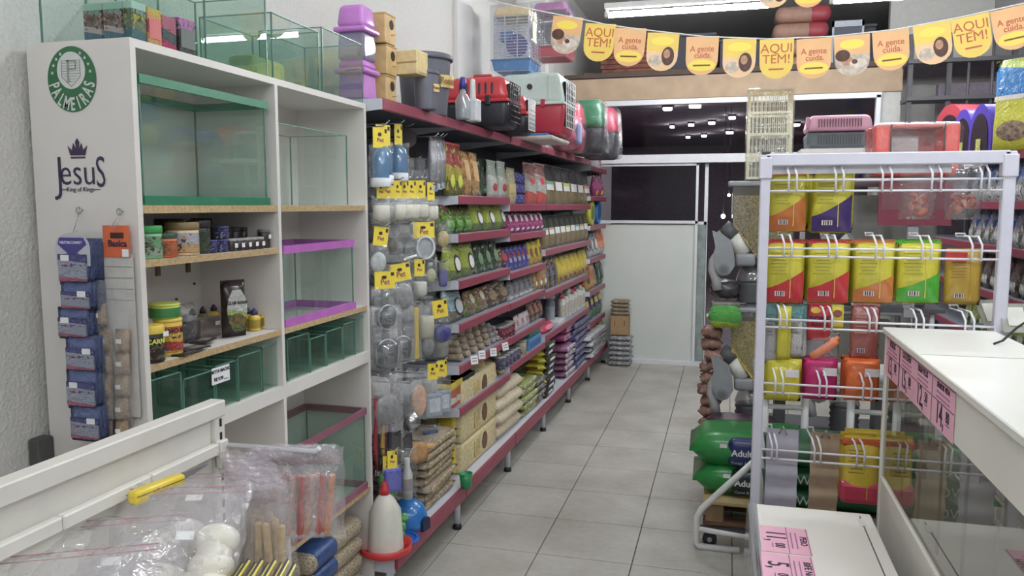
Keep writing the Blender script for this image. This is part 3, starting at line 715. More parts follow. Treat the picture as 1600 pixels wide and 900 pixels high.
jar('food_jar', 'short orange fish food jar with dark green lid', 0.029, 0.062, cabat(259, Z2, -1.398), mat((224, 110, 60), 0.3), mat((52, 84, 64), 0.4), OJ, group='fish food jars')
jar('food_jar', 'wide fish food jar with brown lid and goldfish label', 0.042, 0.088, cabat(286, Z2, -1.412), mat((228, 200, 160), 0.3), mat((140, 116, 72), 0.4), BJ, group='fish food jars')
jar('food_jar', 'brown lidded jar standing behind wide goldfish jar', 0.038, 0.095, cabat(266, Z2, -1.52), mat((120, 96, 76), 0.3), mat((84, 66, 48), 0.4), None, group='fish food jars')
jar('food_jar', 'dark plastic wrapped jar beside wide goldfish jar', 0.03, 0.092, cabat(312, Z2, -1.415), DJ, mat((40, 36, 36), 0.4), mat((60, 70, 52), 0.25, noise=0.3, scale=70), group='fish food jars')
jar('food_jar', 'second dark jar at back of jar shelf', 0.03, 0.094, cabat(316, Z2, -1.53), DJ, mat((44, 38, 36), 0.4), group='fish food jars')
BC = pkg((0, (66, 66, 130)), (0.5, (74, 74, 140)), art=((210, 212, 224), (70, 70, 140)), artlo=0.0, artamt=0.45)
for k, (px, z, X) in enumerate(((329, Z2, -1.40), (346, Z2, -1.40), (347, Z2 + 0.037, -1.402))):
    jar('food_tin', 'small blue and white tin on jar shelf, ' + ('left one', 'right lower one', 'right upper one')[k], 0.019, 0.036, cabat(px, z, X), BC, mat((60, 60, 124), 0.4), BC, 0.12, group='blue tins', cat='tin')
SMC = mat((62, 48, 46), 0.3, noise=0.3, scale=150)
for k, px in enumerate((361, 372, 383, 394, 404)):
    t = jar('small_jar', 'small dark pellet jar in front row of jar shelf, %s from left' % nth(k), 0.0165, 0.036, cabat(px, Z2, -1.40), SMC, mat((170, 168, 166), 0.3), None, 0.18, PI / 2, 'small pellet jars')
    part(t, 'price_sticker', MB().box((0.002, -0.0175, 0.016), (0.014, 0.001, 0.013)), PAPER)
for k, px in enumerate((413, 425)):
    t = jar('small_jar', 'taller dark pellet jar near shelf divider, %s from left' % nth(k), 0.019, 0.058, cabat(px, Z2, -1.405), SMC, mat((110, 100, 98), 0.3), None, 0.14, PI / 2, 'tall pellet jars')
    part(t, 'price_sticker', MB().box((0.002, -0.020, 0.036), (0.014, 0.001, 0.013)), PAPER)
for k, px in enumerate((336, 353, 367, 381, 396)):
    jar('small_jar', 'dark jar in rear row of jar shelf, %s from left' % nth(k), 0.021, 0.064, cabat(px, Z2, -1.50), mat((52, 40, 44), 0.3), mat((70, 58, 60), 0.4), None, 0.15, 0, 'rear dark jars')
CARN = pkg((0, (52, 34, 34)), (0.5, (34, 32, 32)), art=((70, 96, 60), (150, 84, 60), (60, 74, 60)), artlo=0.05, artamt=0.5)
jar('food_can', 'black CARNIVO fish food can with yellow lid', 0.034, 0.094, cabat(236, Z3, -1.402), mat((40, 36, 34), 0.35), mat((238, 204, 60), 0.4), CARN, 0.2, PI / 2, 'fish food cans', 'can', 1.03, 'CARNIVO', mat((214, 220, 70), 0.5, noise=0), 0.017)
part(bpy.data.objects['food_can'], 'price_sticker', MB().box((0.018, -0.0335, 0.07), (0.02, 0.001, 0.013)), PAPER)
TB = pkg((0, (236, 180, 70)), (0.12, (216, 76, 60)), (0.45, (246, 200, 60)), (0.82, (230, 120, 60)), art=((90, 90, 150), (226, 80, 70), (240, 190, 60)), artlo=0.1, artamt=0.4)
jar('food_can', 'tall yellow and red fish food can under green can', 0.036, 0.098, cabat(264, Z3, -1.425), mat((240, 196, 70), 0.35), mat((236, 206, 60), 0.4), TB, 0.06, PI / 2, 'fish food cans', 'can', 1.02, 'NO BRT', INK, 0.018)
jar('food_can', 'short green can with yellow rims stacked on tall can', 0.039, 0.04, (-1.43, cabat(260, Z3, -1.43)[1], Z3 + 0.0985), mat((214, 214, 70), 0.35), mat((190, 206, 70), 0.4), mat((56, 132, 66), 0.35), 0.14, PI / 2, 'fish food cans', 'can', 1.02)
p = cabat(366, Z3, -1.43)
t = thing('black_pouch', 'black stand-up pouch with pale oval label on cabinet shelf', 'pouch', p, math.radians(62))
part(t, 'body', sachetmesh(0.078, 0.17, 0.045, 8), mat((52, 36, 36), 0.25, noise=0.05))
part(t, 'front_label', MB().prism([(0.03 * s1 * (1 - 0.25 * abs(zz)), 0.082 + 0.062 * zz) for s1, zz in ((-0.6, -1), (0.6, -1), (1, -0.7), (1.1, 0), (1.05, 0.6), (0.6, 1.0), (-0.6, 1.0), (-1.05, 0.6), (-1.1, 0), (-1, -0.7))], -0.0255, -0.0235), pkg((0, (92, 120, 70)), (0.42, (180, 206, 130)), (0.55, (222, 222, 214)), art=((190, 84, 60), (70, 110, 60), (120, 150, 80)), artlo=-1, artamt=0.0))
part(t, 'label_picture', MB().prism(oval(0, 0.052, 0.024, 0.022), -0.0265, -0.0255), mat((130, 110, 64), 0.5, noise=0.4, scale=60))
lettering(t, 'CLUB GOLD', 0.0115, INK, (0, -0.027, 0.105), bold=0.0004)
part(t, 'top_seal', MB().box((0, 0, 0.166), (0.076, 0.003, 0.012)), mat((44, 32, 32), 0.3))
YB_ = mat((240, 200, 50), 0.35, noise=0.04); NAV = mat((58, 54, 112), 0.4)
YL = pkg((0, (240, 200, 60)), (0.55, (244, 206, 70)), art=((150, 80, 50), (246, 206, 70)), artlo=0, artamt=0.25)
for k, px in enumerate((302, 318, 335, 352)):
    bottle('dropper_bottle', 'dark capped dropper bottle at shelf back, %s from left' % nth(k), 0.017, 0.076, cabat(px, Z3, -1.60), mat((150, 130, 70), 0.4) if k < 2 else YB_, mat((40, 36, 60), 0.4), YL, group='rear dropper bottles')
for k, (px, X) in enumerate(((388, -1.47), (398, -1.44), (413, -1.44), (428, -1.44))):
    bottle('dropper_bottle', 'yellow dropper bottle with navy cap, %s from left in right row' % nth(k), 0.0185, 0.07, cabat(px, Z3, X), YB_, NAV, YL, group='yellow dropper bottles', rz=PI / 2)
t = thing('blister_pack', 'grey clear bagged filter part behind stacked cans', 'pack', cabat(293, Z3, -1.5), PI / 2)
part(t, 'film', sachetmesh(0.07, 0.115, 0.05, 8), FILM); part(t, 'pump_body', MB().rbox((0, 0, 0.03), (0.04, 0.03, 0.06), 0.008), DARK)
part(t, 'pump_cap', MB().rbox((0, 0, 0.07), (0.03, 0.028, 0.02), 0.006), mat((150, 152, 160), 0.4))
t = thing('plastic_box', 'smoky clear plastic box with price sticker on shelf', 'box', cabat(320, Z3, -1.51), PI / 2)
part(t, 'body', MB().rbox((0, 0, 0.03), (0.1, 0.05, 0.06), 0.004), clear((190, 180, 176), 0.05, 0.1, 0, 0.45, hazec=(150, 140, 138)))
part(t, 'price_sticker', MB().box((0.03, -0.026, 0.04), (0.022, 0.001, 0.012)), PAPER)
for k, (px, X, a) in enumerate(((290, -1.39, 0.1), (300, -1.40, -0.15), (318, -1.43, 0.3))):
    t = thing('leaflet', 'flat black packet lying at shelf front, %s from left' % nth(k), 'packet', (X, cabat(px, Z3, X)[1], Z3 + 0.001 + k * 0.0045), PI / 2 + a, 'black packets lying flat')
    part(t, 'body', MB().rbox((0, 0, 0.002), (0.09, 0.05, 0.004), 0.001, 1), mat((50, 40, 40), 0.35, noise=0.2, scale=40))
    part(t, 'print', MB().box((0.01, 0, 0.0042), (0.05, 0.03, 0.0006)), mat((130, 124, 118), 0.5, noise=0.3, scale=50))
# ---- small betta tanks
sgn = None
for bay, xs in (('left', (232, 279, 330, 365, 403, 436)), ('right', (443, 479, 504, 531, 549, 570))):
    for k in range(5):
        y0 = solveY(xs[k], -1.40, 1.12); y1 = solveY(xs[k + 1], -1.40, 1.12)
        if k == 0 and bay == 'left': y0 = 1.64
        dp = 0.2 - 0.02 * (k % 2)
        aquarium('betta_tank', 'small green glass tank in %s cabinet bay, %s from left' % (bay, nth(k)), (y1 - y0) * 0.97, dp, 0.14 - 0.008 * ((k * 3) % 4), (-1.385 - dp / 2, (y0 + y1) / 2, Z4), PI / 2, GLASSG, None, 0.004, cat='glass tank', group='small betta tanks')
p = onX(345, 585, -1.379)
t = thing('price_sign', 'white price sign reading BETTA MACHO on small tanks', 'sign', p, PI / 2)
part(t, 'card', MB().box((0, 0, 0), (0.082, 0.0015, 0.047)), PAPER)
lettering(t, 'BETTA MACHO', 0.0125, INK, (0, -0.0014, 0.012), bold=0.0003); lettering(t, 'R$ 9,90 ___', 0.0135, INK, (0, -0.0014, -0.01), bold=0.0003)
# ---- gravel bags at the bottom of the cabinet
GRAV = mat((176, 160, 134), 0.6, noise=0.35, scale=140)
for k in range(4):
    t = thing('gravel_bag', 'bag of beige gravel with blue print in cabinet bottom, %s from bottom' % nth(k), 'bag', (xc + 0.01, 2.60, 0.121 + k * 0.075), 0, 'gravel bags in the cabinet', )
    part(t, 'body', MB().rbox((0, 0, 0.036), (0.27, 0.42, 0.072), 0.03, 3), GRAV)
    part(t, 'blue_print', MB().rbox((0.0, -0.09, 0.037), (0.272, 0.2, 0.0735), 0.03, 3), mat((54, 84, 140), 0.4, noise=0.2, scale=30))
# ---- dark block at the foot of the wall beside the cabinet
p = onX(46, 712, XL)
solo('wall_block', MB().rbox((0.018, 0, 0), (0.036, 0.05, 0.13), 0.008), mat((84, 82, 82), 0.6), 'dark grey block fixed low on plaster wall beside cabinet', 'block', (XL, p.y + 0.02, p.z - 0.02))
# ================================================================ left shelving (gondola): five bays along the aisle
G0 = Vector((-1.2817, 2.82, 0)); _gd = Vector((0.0158, 1, 0)).normalized(); _gi = Vector((-1, 0.0158, 0)).normalized()
GRZ = PI / 2 - 0.0158
def G(u, v, z): return G0 + _gd * u + _gi * v + Vector((0, 0, z))
def gu(px, z, v):
    a, b = -0.3, 5.6
    for _ in range(40):
        c = (a + b) / 2
        if projx(G(c, v, z)) < px: a = c
        else: b = c
    return (a + b) / 2
def gpt(px, py, v):
    d = ray(px, py); n = -_gi
    t = (G(0, v, 0) - _C).dot(n) / d.dot(n)
    p = _C + d * t; q = p - G0
    return q.dot(_gd), p.z
U = [0.0, 0.925, 1.85, 2.78, 3.67, 5.49]
U[5] = 5.48
BAYS = {'A': [], 'B': [1.68, 1.49, 1.255, 1.035, 0.82, 0.6], 'C': [1.64, 1.455, 1.22, 1.03, 0.815, 0.64], 'D': [1.64, 1.31, 1.0, 0.68], 'E': [1.72, 1.443, 1.13, 0.82, 0.513]}
U = {'A': (0.07, 0.925), 'B': (0.925, 1.85), 'C': (1.85, 2.78), 'D': (2.78, 4.56), 'E': (4.56, 5.44)}
BAYN = {'A': 'hook panel bay', 'B': 'near bay', 'C': 'second bay', 'D': 'third bay', 'E': 'last bay'}
SHG = mat((150, 154, 166), 0.45, noise=0.03); SHW = mat((206, 208, 218), 0.4, noise=0.02); PNL = mat((98, 100, 112), 0.55, noise=0.05)
VF = 0.03; VB = 0.385
for k in 'ABCDE':
    u0, u1 = U[k]; L_ = u1 - u0
    t = thing('shelving_bay', {'A': 'burgundy edged shelving bay with hook panel, next to white cabinet', 'B': 'burgundy edged shelving bay with six shelves right of hook panel', 'C': 'second full shelving bay from the hook panel', 'D': 'wide third shelving bay with yellow bags', 'E': 'last shelving bay against the back wall'}[k], 'shelving', G(u0, 0, 0), GRZ)
    part(t, 'back_panel', MB().box((L_ / 2, VB + 0.01, 1.12), (L_, 0.02, 1.9)), PNL if k != 'E' else GREYM)
    dk_ = part(t, 'base_deck', MB().box((L_ / 2, VB / 2, 0.215), (L_, VB, 0.03)).box((0.005, VB / 2, 0.185), (0.01, VB, 0.08)), SHW)
    part(dk_, 'price_rail', MB().rbox((L_ / 2, -0.008, 0.198), (L_ - 0.004, 0.016, 0.075), 0.004, 1), BURG)
    legs = [u1 - u0 - 0.02] + ([0.02] if k == 'A' else []) + ([0.87] if k == 'D' else [])
    for lx in legs:
        lg = part(t, 'leg', MB().cyl((lx, 0.03, 0.02), (lx, 0.03, 0.2), 0.017, n=12), SHW)
        part(lg, 'foot', MB().lathe([(0.024, 0), (0.024, 0.012), (0.018, 0.028)], 12, (lx, 0.03, 0)), BLACK)
        part(t, 'upright', MB().box((lx, VB - 0.005, 1.05), (0.03, 0.03, 2.05)), GREYM)
    zs = BAYS[k]
    for z in zs + [2.0 if k == 'E' else 2.045]:
        top = z > 1.95
        s = part(t, 'shelf', MB().box((L_ / 2, (VF + VB) / 2, z + 0.005), (L_ - 0.012, VB - VF, 0.03)), SHG if not top else PNL)  # shade under the top shelf is put into its darker colour
        part(s, 'price_rail', MB().rbox((L_ / 2, VF - 0.006, z), (L_ - 0.012, 0.014, 0.046), 0.004, 1), BURG)
        for bx in (0.004, L_ - 0.004): part(s, 'bracket', MB().prism([(VF + 0.01, z - 0.022), (VB, z - 0.06), (VB, z + 0.02), (VF - 0.008, z + 0.02), (VF - 0.008, z - 0.022)], bx - 0.003, bx + 0.003, Matrix(((0, 1, 0, 0), (1, 0, 0, 0), (0, 0, 1, 0), (0, 0, 0, 1)))), SHW)

# ---------------------------------------------------------------- packs
_mesh = {}
def thick(a, c): return (1 - a ** 4) ** 0.5 * min(1.0, 0.55 + c * 2.2) * (1 - max(0, (c - 0.25) / 0.75) ** 1.6)
def pouchmesh(w, d, h, n=8):
    k = ('po', round(w / 0.008), round(d / 0.01), round(h / 0.01), n)
    if k in _mesh: return _mesh[k]
    vs = []; fs = []
    for side in (-1, 1):
        o = len(vs)
        for j in range(n + 1):
            for i in range(n + 1):
                a = i / n * 2 - 1; c = j / n
                vs.append((a * w / 2 * (1 - 0.05 * math.sin(c * PI)), side * d / 2 * thick(a, c), c * h))
        for j in range(n):
            for i in range(n):
                q = (o + j * (n + 1) + i, o + j * (n + 1) + i + 1, o + (j + 1) * (n + 1) + i + 1, o + (j + 1) * (n + 1) + i)
                fs.append(q if side < 0 else q[::-1])
    fs.append(tuple(range(n, -1, -1)) + tuple((n + 1) ** 2 + i for i in range(n + 1)))
    me = MB().add(vs, fs, True).mesh('pouch'); _mesh[k] = me
    return me
def patchmesh(w, d, h, a0, a1, c0, c1, oval_=False, n=6, off=0.0015):
    k = ('pa', round(w / 0.008), round(d / 0.01), round(h / 0.01), a0, a1, c0, c1, oval_)
    if k in _mesh: return _mesh[k]
    vs = []; fs = []
    for j in range(n + 1):
        for i in range(n + 1):
            s = i / n * 2 - 1; q = j / n * 2 - 1
            if oval_:
                s, q = s * math.sqrt(1 - q * q / 2), q * math.sqrt(1 - s * s / 2)
            a = (a0 + a1) / 2 + s * (a1 - a0) / 2; c = (c0 + c1) / 2 + q * (c1 - c0) / 2
            vs.append((a * w / 2 * (1 - 0.05 * math.sin(c * PI)), -d / 2 * thick(a, c) - off, c * h))
    for j in range(n):
        for i in range(n): fs.append((j * (n + 1) + i, j * (n + 1) + i + 1, (j + 1) * (n + 1) + i + 1, (j + 1) * (n + 1) + i))
    me = MB().add(vs, fs, True).mesh('label'); _mesh[k] = me
    return me
def pouch(name, label, w, d, h, loc, rz, bm_, lm=None, shape=(-0.6, 0.6, 0.25, 0.7, False), tm=None, group=None, cat='pouch', tilt=0.0, lm2=None, shape2=(-0.5, 0.5, 0.1, 0.22, False)):
    t = thing(name, label, cat, loc, 0, group, (tilt, 0, rz))
    part(t, 'body', pouchmesh(w, d, h), bm_)
    if lm: part(t, 'front_label', patchmesh(w, d, h, *shape), lm)
    if lm2: part(t, 'lower_label', patchmesh(w, d, h, *shape2, 6, 0.0022), lm2)
    if tm: part(t, 'top_seal', MB().box((0, 0, h * 0.965), (w * 0.99, 0.004, h * 0.07)), tm)
    return t
def grow(x0, x1, n, z, v, d, h, make, base, group, depthrows=1):
    """a row of alike packs on a left shelf between two sight lines"""
    u0, u1 = gu(x0, z + h * 0.4, v), gu(x1, z + h * 0.4, v)
    wd = (u1 - u0) / n
    for i in range(n):
        lab = base if n == 1 else base + ', %s from left' % nth(i)
        make(lab, wd * 0.97, d, h * random.uniform(0.97, 1.03), G(u0 + (i + 0.5) * wd, v + d / 2, z + 0.0215), GRZ + random.uniform(-0.05, 0.05), group)
def P(bm_, lm=None, shape=(-0.6, 0.6, 0.25, 0.7, False), tm=None, name='food_pouch', cat='pouch', lm2=None, shape2=(-0.5, 0.5, 0.1, 0.22, False)):
    return lambda lab, w, d, h, loc, rz, g: pouch(name, lab, w, d, h, loc, rz, bm_, lm, shape, tm, g, cat, random.uniform(-0.04, 0.0), lm2, shape2)
def BX(m, lm=None, lid=None, name='carton_box', frac=(0.15, 0.7)):
    return lambda lab, w, d, h, loc, rz, g: carton(name, lab, w, d, h, loc, rz, m, lid, lm, g, labfrac=frac)
def JR(m, lid, lm=None, lidh=0.15, name='food_tin', cat='tin'):
    return lambda lab, w, d, h, loc, rz, g: jar(name, lab, min(w / 2, 0.045), h, loc, m, lid, lm, lidh, rz, g, cat)
def BT(m, capm, lm=None, neck=0.5, caph=0.22, name='spray_bottle'):
    return lambda lab, w, d, h, loc, rz, g: bottle(name, lab, min(w / 2, 0.042), h, loc, m, capm, lm, neck, caph, g, rz, taper_cap=1.2)

OV = (-0.62, 0.62, 0.3, 0.72, True); BAND = (-0.85, 0.85, 0.3, 0.55, False)
c_lime = pkg((0, (120, 140, 70)), (0.3, (176, 190, 66)), (0.8, (206, 214, 110)), art=((110, 130, 60), (210, 214, 120), (150, 140, 90)), artlo=0.1, artamt=0.35)
c_grass = pkg((0, (86, 140, 60)), (0.45, (120, 160, 70)), (0.75, (150, 80, 70)), art=((60, 110, 50), (170, 190, 110), (130, 80, 60)), artlo=0.0, artamt=0.5)
c_dkgreen = pkg((0, (60, 84, 60)), (0.5, (54, 74, 56)), art=((150, 170, 140), (40, 56, 44), (90, 120, 80)), artlo=0.0, artamt=0.45)
c_redyel = pkg((0, (120, 120, 50)), (0.3, (186, 170, 50)), (0.6, (170, 66, 60)), art=((196, 180, 70), (120, 50, 50), (90, 110, 50)), artlo=0.1, artamt=0.45)
c_gold = pkg((0, (190, 150, 92)), (0.5, (206, 150, 84)), art=((160, 110, 66), (222, 180, 120)), artlo=0, artamt=0.5)
c_white = pkg((0, (206, 206, 196)), (0.6, (170, 178, 164)), art=((150, 156, 140), (214, 214, 206)), artlo=0.5, artamt=0.4)
c_cream = pkg((0, (206, 196, 140)), (0.5, (196, 190, 150)), art=((170, 150, 100), (220, 210, 160)), artlo=0, artamt=0.4)
c_violet = pkg((0, (84, 80, 170)), (0.5, (96, 90, 176)), art=((130, 130, 200), (70, 60, 140), (170, 170, 210)), artlo=0, artamt=0.45)
c_magenta = pkg((0, (176, 60, 130)), (0.35, (190, 74, 140)), (0.6, (160, 70, 110)), art=((214, 190, 200), (150, 50, 110)), artlo=0.4, artamt=0.45)
c_clearred = pkg((0, (206, 84, 74)), (0.33, (180, 178, 170)), (0.6, (170, 160, 150)), (0.75, (140, 96, 90)), art=((60, 52, 52), (190, 70, 70), (190, 184, 176)), artlo=0.33, artamt=0.35)
c_hay = pkg((0, (140, 122, 84)), (0.45, (150, 132, 92)), (0.62, (64, 62, 62)), art=((120, 104, 70), (170, 152, 112), (150, 132, 92)), artlo=0, artamt=0.0)
c_yellow = pkg((0, (206, 170, 60)), (0.35, (232, 204, 40)), (0.7, (236, 210, 40)), art=((180, 120, 120), (120, 100, 60), (240, 214, 60)), artlo=0.05, artamt=0.35)
c_navy = pkg((0, (120, 140, 120)), (0.4, (52, 54, 116)), (0.7, (60, 60, 120)), art=((220, 206, 70), (60, 60, 130), (200, 200, 210)), artlo=0.35, artamt=0.35)
c_orange = pkg((0, (200, 196, 190)), (0.4, (226, 110, 60)), art=((232, 130, 80), (220, 214, 206)), artlo=0.2, artamt=0.3)
c_brownp = pkg((0, (96, 78, 64)), (0.5, (120, 96, 76)), art=((180, 166, 150), (70, 56, 48), (150, 110, 80)), artlo=0, artamt=0.5)
c_veg = pkg((0, (120, 110, 84)), (0.45, (150, 90, 80)), art=((96, 150, 70), (190, 70, 70), (190, 180, 150)), artlo=0, artamt=0.55)
c_blueclear = pkg((0, (120, 116, 100)), (0.4, (140, 168, 180)), (0.75, (170, 190, 196)), art=((190, 206, 206), (110, 130, 130)), artlo=0.1, artamt=0.35)
c_silver = pkg((0, (200, 200, 200)), (0.3, (150, 150, 156)), art=((90, 88, 94), (210, 210, 214), (160, 140, 130)), artlo=0.25, artamt=0.5)
l_white = mat((226, 226, 222), 0.5, noise=0.06, scale=60); l_red = mat((190, 44, 52), 0.5, noise=0.1, scale=60); l_lime = mat((206, 214, 60), 0.5); l_teal = mat((110, 170, 150), 0.5)
l_blk = mat((48, 46, 48), 0.4, noise=0.2, scale=60); l_yel = mat((232, 206, 50), 0.5, noise=0.1, scale=50)
# ---- near bay (B)
z = 1.68
grow(703, 727, 2, z, 0.05, 0.06, 0.27, P(c_redyel, l_lime, (-0.7, 0.3, 0.15, 0.4, True), tm=l_red), 'red and lime pouch on near bay top shelf', 'red lime pouches')
grow(728, 752, 2, z, 0.05, 0.06, 0.23, P(c_gold, mat((222, 176, 110), 0.4, noise=0.2, scale=50), (-0.6, 0.6, 0.35, 0.8, False)), 'golden brown pouch on near bay top shelf', 'golden pouches')
grow(752, 767, 1, z, 0.08, 0.06, 0.22, P(c_dkgreen, l_blk, OV), 'dark green pouch on near bay top shelf', 'dark pouches')
grow(767, 796, 2, z, 0.05, 0.05, 0.215, P(c_white, l_red, (-0.5, 0.5, 0.16, 0.38, True), tm=mat((150, 160, 150), 0.3)), 'pale pouch with round red logo on near bay top shelf', 'pale red logo pouches')
z = 1.49
grow(700, 741, 3, z, 0.05, 0.09, 0.145, P(c_grass, mat((110, 170, 70), 0.4, noise=0.3, scale=60), (-0.7, 0.7, 0.1, 0.45, False)), 'green and red grass pouch on near bay second shelf', 'grass pouches')
grow(742, 796, 3, z, 0.05, 0.09, 0.16, P(c_lime, mat((60, 76, 66), 0.4), (-0.42, 0.5, 0.2, 0.72, True), lm2=l_white, shape2=(-0.3, 0.38, 0.27, 0.65, True)), 'lime pouch with white oval on near bay second shelf', 'lime oval pouches')
z = 1.255
grow(704, 747, 2, z, 0.05, 0.08, 0.175, P(c_lime, l_blk, (-0.3, 0.6, 0.18, 0.7, True), lm2=l_white, shape2=(-0.18, 0.5, 0.24, 0.62, True)), 'lime grey pouch on near bay third shelf', 'lime grey pouches')
grow(747, 783, 3, z, 0.05, 0.07, 0.165, P(c_dkgreen, mat((120, 150, 110), 0.4, noise=0.3, scale=60), OV), 'dark green pouch on near bay third shelf', 'dark green pouches')
grow(783, 797, 1, z, 0.06, 0.07, 0.12, P(c_brownp, l_red, OV), 'small dark pouch at right end of near bay third shelf', 'dark small pouches')
z = 1.035
grow(702, 732, 1, z, 0.05, 0.09, 0.17, P(c_blueclear, l_blk, (-0.3, 0.7, 0.2, 0.72, True), lm2=mat((190, 200, 196), 0.4), shape2=(-0.2, 0.62, 0.25, 0.67, True)), 'pale blue clear pouch with oval on near bay fourth shelf', 'blue clear pouches')
grow(732, 764, 2, z, 0.05, 0.08, 0.135, P(c_veg, mat((196, 190, 170), 0.4, noise=0.2, scale=60), (-0.2, 0.6, 0.5, 0.85, True)), 'red and green vegetable mix pouch on fourth shelf', 'vegetable mix pouches')
grow(764, 797, 2, z, 0.05, 0.08, 0.14, P(c_brownp, mat((150, 130, 96), 0.4, noise=0.3, scale=60), OV), 'brown clear pouch on near bay fourth shelf', 'brown pouches')
z = 0.82
ROLL = mat((172, 154, 132), 0.25, noise=0.15, scale=60); ROLLD = mat((110, 96, 88), 0.25, noise=0.2, scale=60)
def rolls(x0, x1, cols, rows, z, v, r, base, group, m, endm, shrink=1):
    u0, u1 = gu(x0, z + 0.03, v), gu(x1, z + 0.03, v)
    wd = (u1 - u0) / cols; me = MB().lathe([(r * 0.5, 0), (r * 0.95, 0.006), (r, 0.02), (r, 0.10), (r * 0.95, 0.114), (r * 0.5, 0.12)], 12, M=Matrix.Rotation(-PI / 2, 4, 'X')).mesh('roll')
    em_ = MB().lathe([(r * 0.55, -0.001), (r * 0.55, 0.001)], 10, M=Matrix.Rotation(-PI / 2, 4, 'X')).mesh('roll_end')
    i = 0
    for c in range(cols):
        for rr in range(rows - (c % 2 if shrink else 0)):
            i += 1
            t = thing('food_roll', '%s, column %s, layer %s' % (base, nth(c), nth(rr)), 'roll', G(u0 + (c + 0.5) * wd, v + (rr * 0.012), z + 0.021 + r + rr * r * 1.86), GRZ + random.uniform(-0.05, 0.05), group)
            part(t, 'body', me, m); part(t, 'wrapper_end', em_, endm, None, (0, -0.001, 0))
rolls(706, 716, 1, 4, z, 0.10, 0.019, 'dark foil roll piled at left of fifth shelf', 'dark foil rolls', ROLLD, STEEL)
rolls(717, 770, 5, 5, z, 0.05, 0.02, 'tan foil wrapped roll piled on fifth shelf', 'tan foil rolls', ROLL, mat((216, 206, 196), 0.2, 0.4))
rolls(771, 784, 2, 4, z, 0.05, 0.016, 'silver roll piled beside red tins', 'silver rolls', mat((170, 160, 160), 0.25, noise=0.1), STEEL)
for k, (px, py) in enumerate(((735, 562), (747, 554), (765, 550), (784, 541))):
    u, zz = gpt(px, py, 0.018)
    t = thing('price_tag', 'white price tag hanging on burgundy rail, %s from left' % nth(k), 'price tag', G(u, -0.004, zz), GRZ, 'rail price tags', (-0.15, random.uniform(-0.25, 0.1), GRZ - 0.6))
    part(t, 'card', MB().box((0, 0, 0), (0.046, 0.0015, 0.046)), PAPER)
    for q in range(2): part(t, 'print_line', MB().box((0, -0.001, 0.008 - q * 0.014), (0.03, 0.0006, 0.004)), mat((110, 108, 112), 0.6, noise=0))
z = 0.6
grow(704, 723, 2, z, 0.06, 0.1, 0.13, BX(pkg((0, (226, 90, 60)), (0.3, (240, 200, 60)), rough=0.4), pkg((0, (240, 240, 230)), (0.5, (230, 120, 70)), rough=0.4), mat((246, 214, 50), 0.4)), 'yellow and red carton on near bay sixth shelf', 'yellow cartons')
grow(724, 742, 2, z, 0.06, 0.1, 0.13, BX(l_blk, pkg((0, (210, 200, 180)), (0.5, (120, 90, 60)), rough=0.4), BLACK), 'black carton on near bay sixth shelf', 'black cartons')
grow(743, 754, 1, z, 0.05, 0.04, 0.16, P(clear((214, 206, 150), 0.08, 0.1, 0.6, 0.4, hazec=(206, 196, 140)), mat((196, 180, 110), 0.4), BAND), 'tall clear yellowish pouch on near bay sixth shelf', 'clear yellow pouches')
rolls(755, 792, 3, 3, z, 0.05, 0.026, 'cream round roll piled on sixth shelf', 'cream rolls', mat((214, 190, 120), 0.45, noise=0.1), mat((226, 206, 150), 0.45))
# ---- second bay (C)
z = 1.64
grow(797, 809, 1, z, 0.05, 0.05, 0.23, P(c_cream, mat((190, 170, 110), 0.5), BAND), 'cream pouch on second bay top shelf', 'cream pouches')
def strip3(lab, w, d, h, loc, rz, g):
    t = thing('sachet_strip', lab, 'sachets', loc, rz, g)
    for q in range(3): part(t, 'sachet', sachetmesh(w, h / 3, d * 0.5, 5), c_violet, None, (0, 0, q * h / 3))
grow(809, 825, 2, z, 0.05, 0.05, 0.2, strip3, 'violet blue sachet strip on second bay top shelf', 'violet sachet strips')
grow(826, 858, 2, z, 0.05, 0.07, 0.29, P(c_clearred, l_red, (-0.4, 0.4, 0.48, 0.66, True), tm=mat((150, 110, 104), 0.3)), 'tall clear and red pouch on second bay top shelf', 'tall clear red pouches')
grow(796, 851, 7, 1.455, 0.05, 0.06, 0.135, P(c_magenta, mat((222, 206, 214), 0.4, noise=0.1, scale=60), (-0.5, 0.5, 0.55, 0.85, False), lm2=l_white, shape2=(-0.5, 0.5, 0.12, 0.24, False)), 'magenta pouch on second bay second shelf', 'magenta pouches')
grow(796, 829, 5, 1.22, 0.05, 0.06, 0.15, P(c_violet, pkg((0, (196, 190, 214)), (0.5, (180, 60, 80)), rough=0.4), (-0.6, 0.6, 0.35, 0.75, False)), 'blue violet pouch on second bay third shelf', 'blue violet pouches')
grow(829, 850, 3, 1.22, 0.05, 0.06, 0.165, P(c_yellow, mat((140, 90, 60), 0.4, noise=0.3, scale=60), OV), 'yellow pouch on second bay third shelf', 'yellow pouches second bay')
grow(797, 835, 5, 1.03, 0.05, 0.05, 0.125, P(c_silver, mat((130, 126, 134), 0.4, noise=0.3, scale=80), (-0.7, 0.7, 0.4, 0.85, False), lm2=l_white, shape2=(-0.85, 0.85, 0.06, 0.22, False)), 'silver white pouch on second bay fourth shelf', 'silver pouches')
grow(835, 856, 3, 1.03, 0.05, 0.05, 0.145, P(c_gold, l_white, (-0.4, 0.5, 0.2, 0.45, True)), 'orange brown pouch on second bay fourth shelf', 'orange brown pouches')
z = 0.815
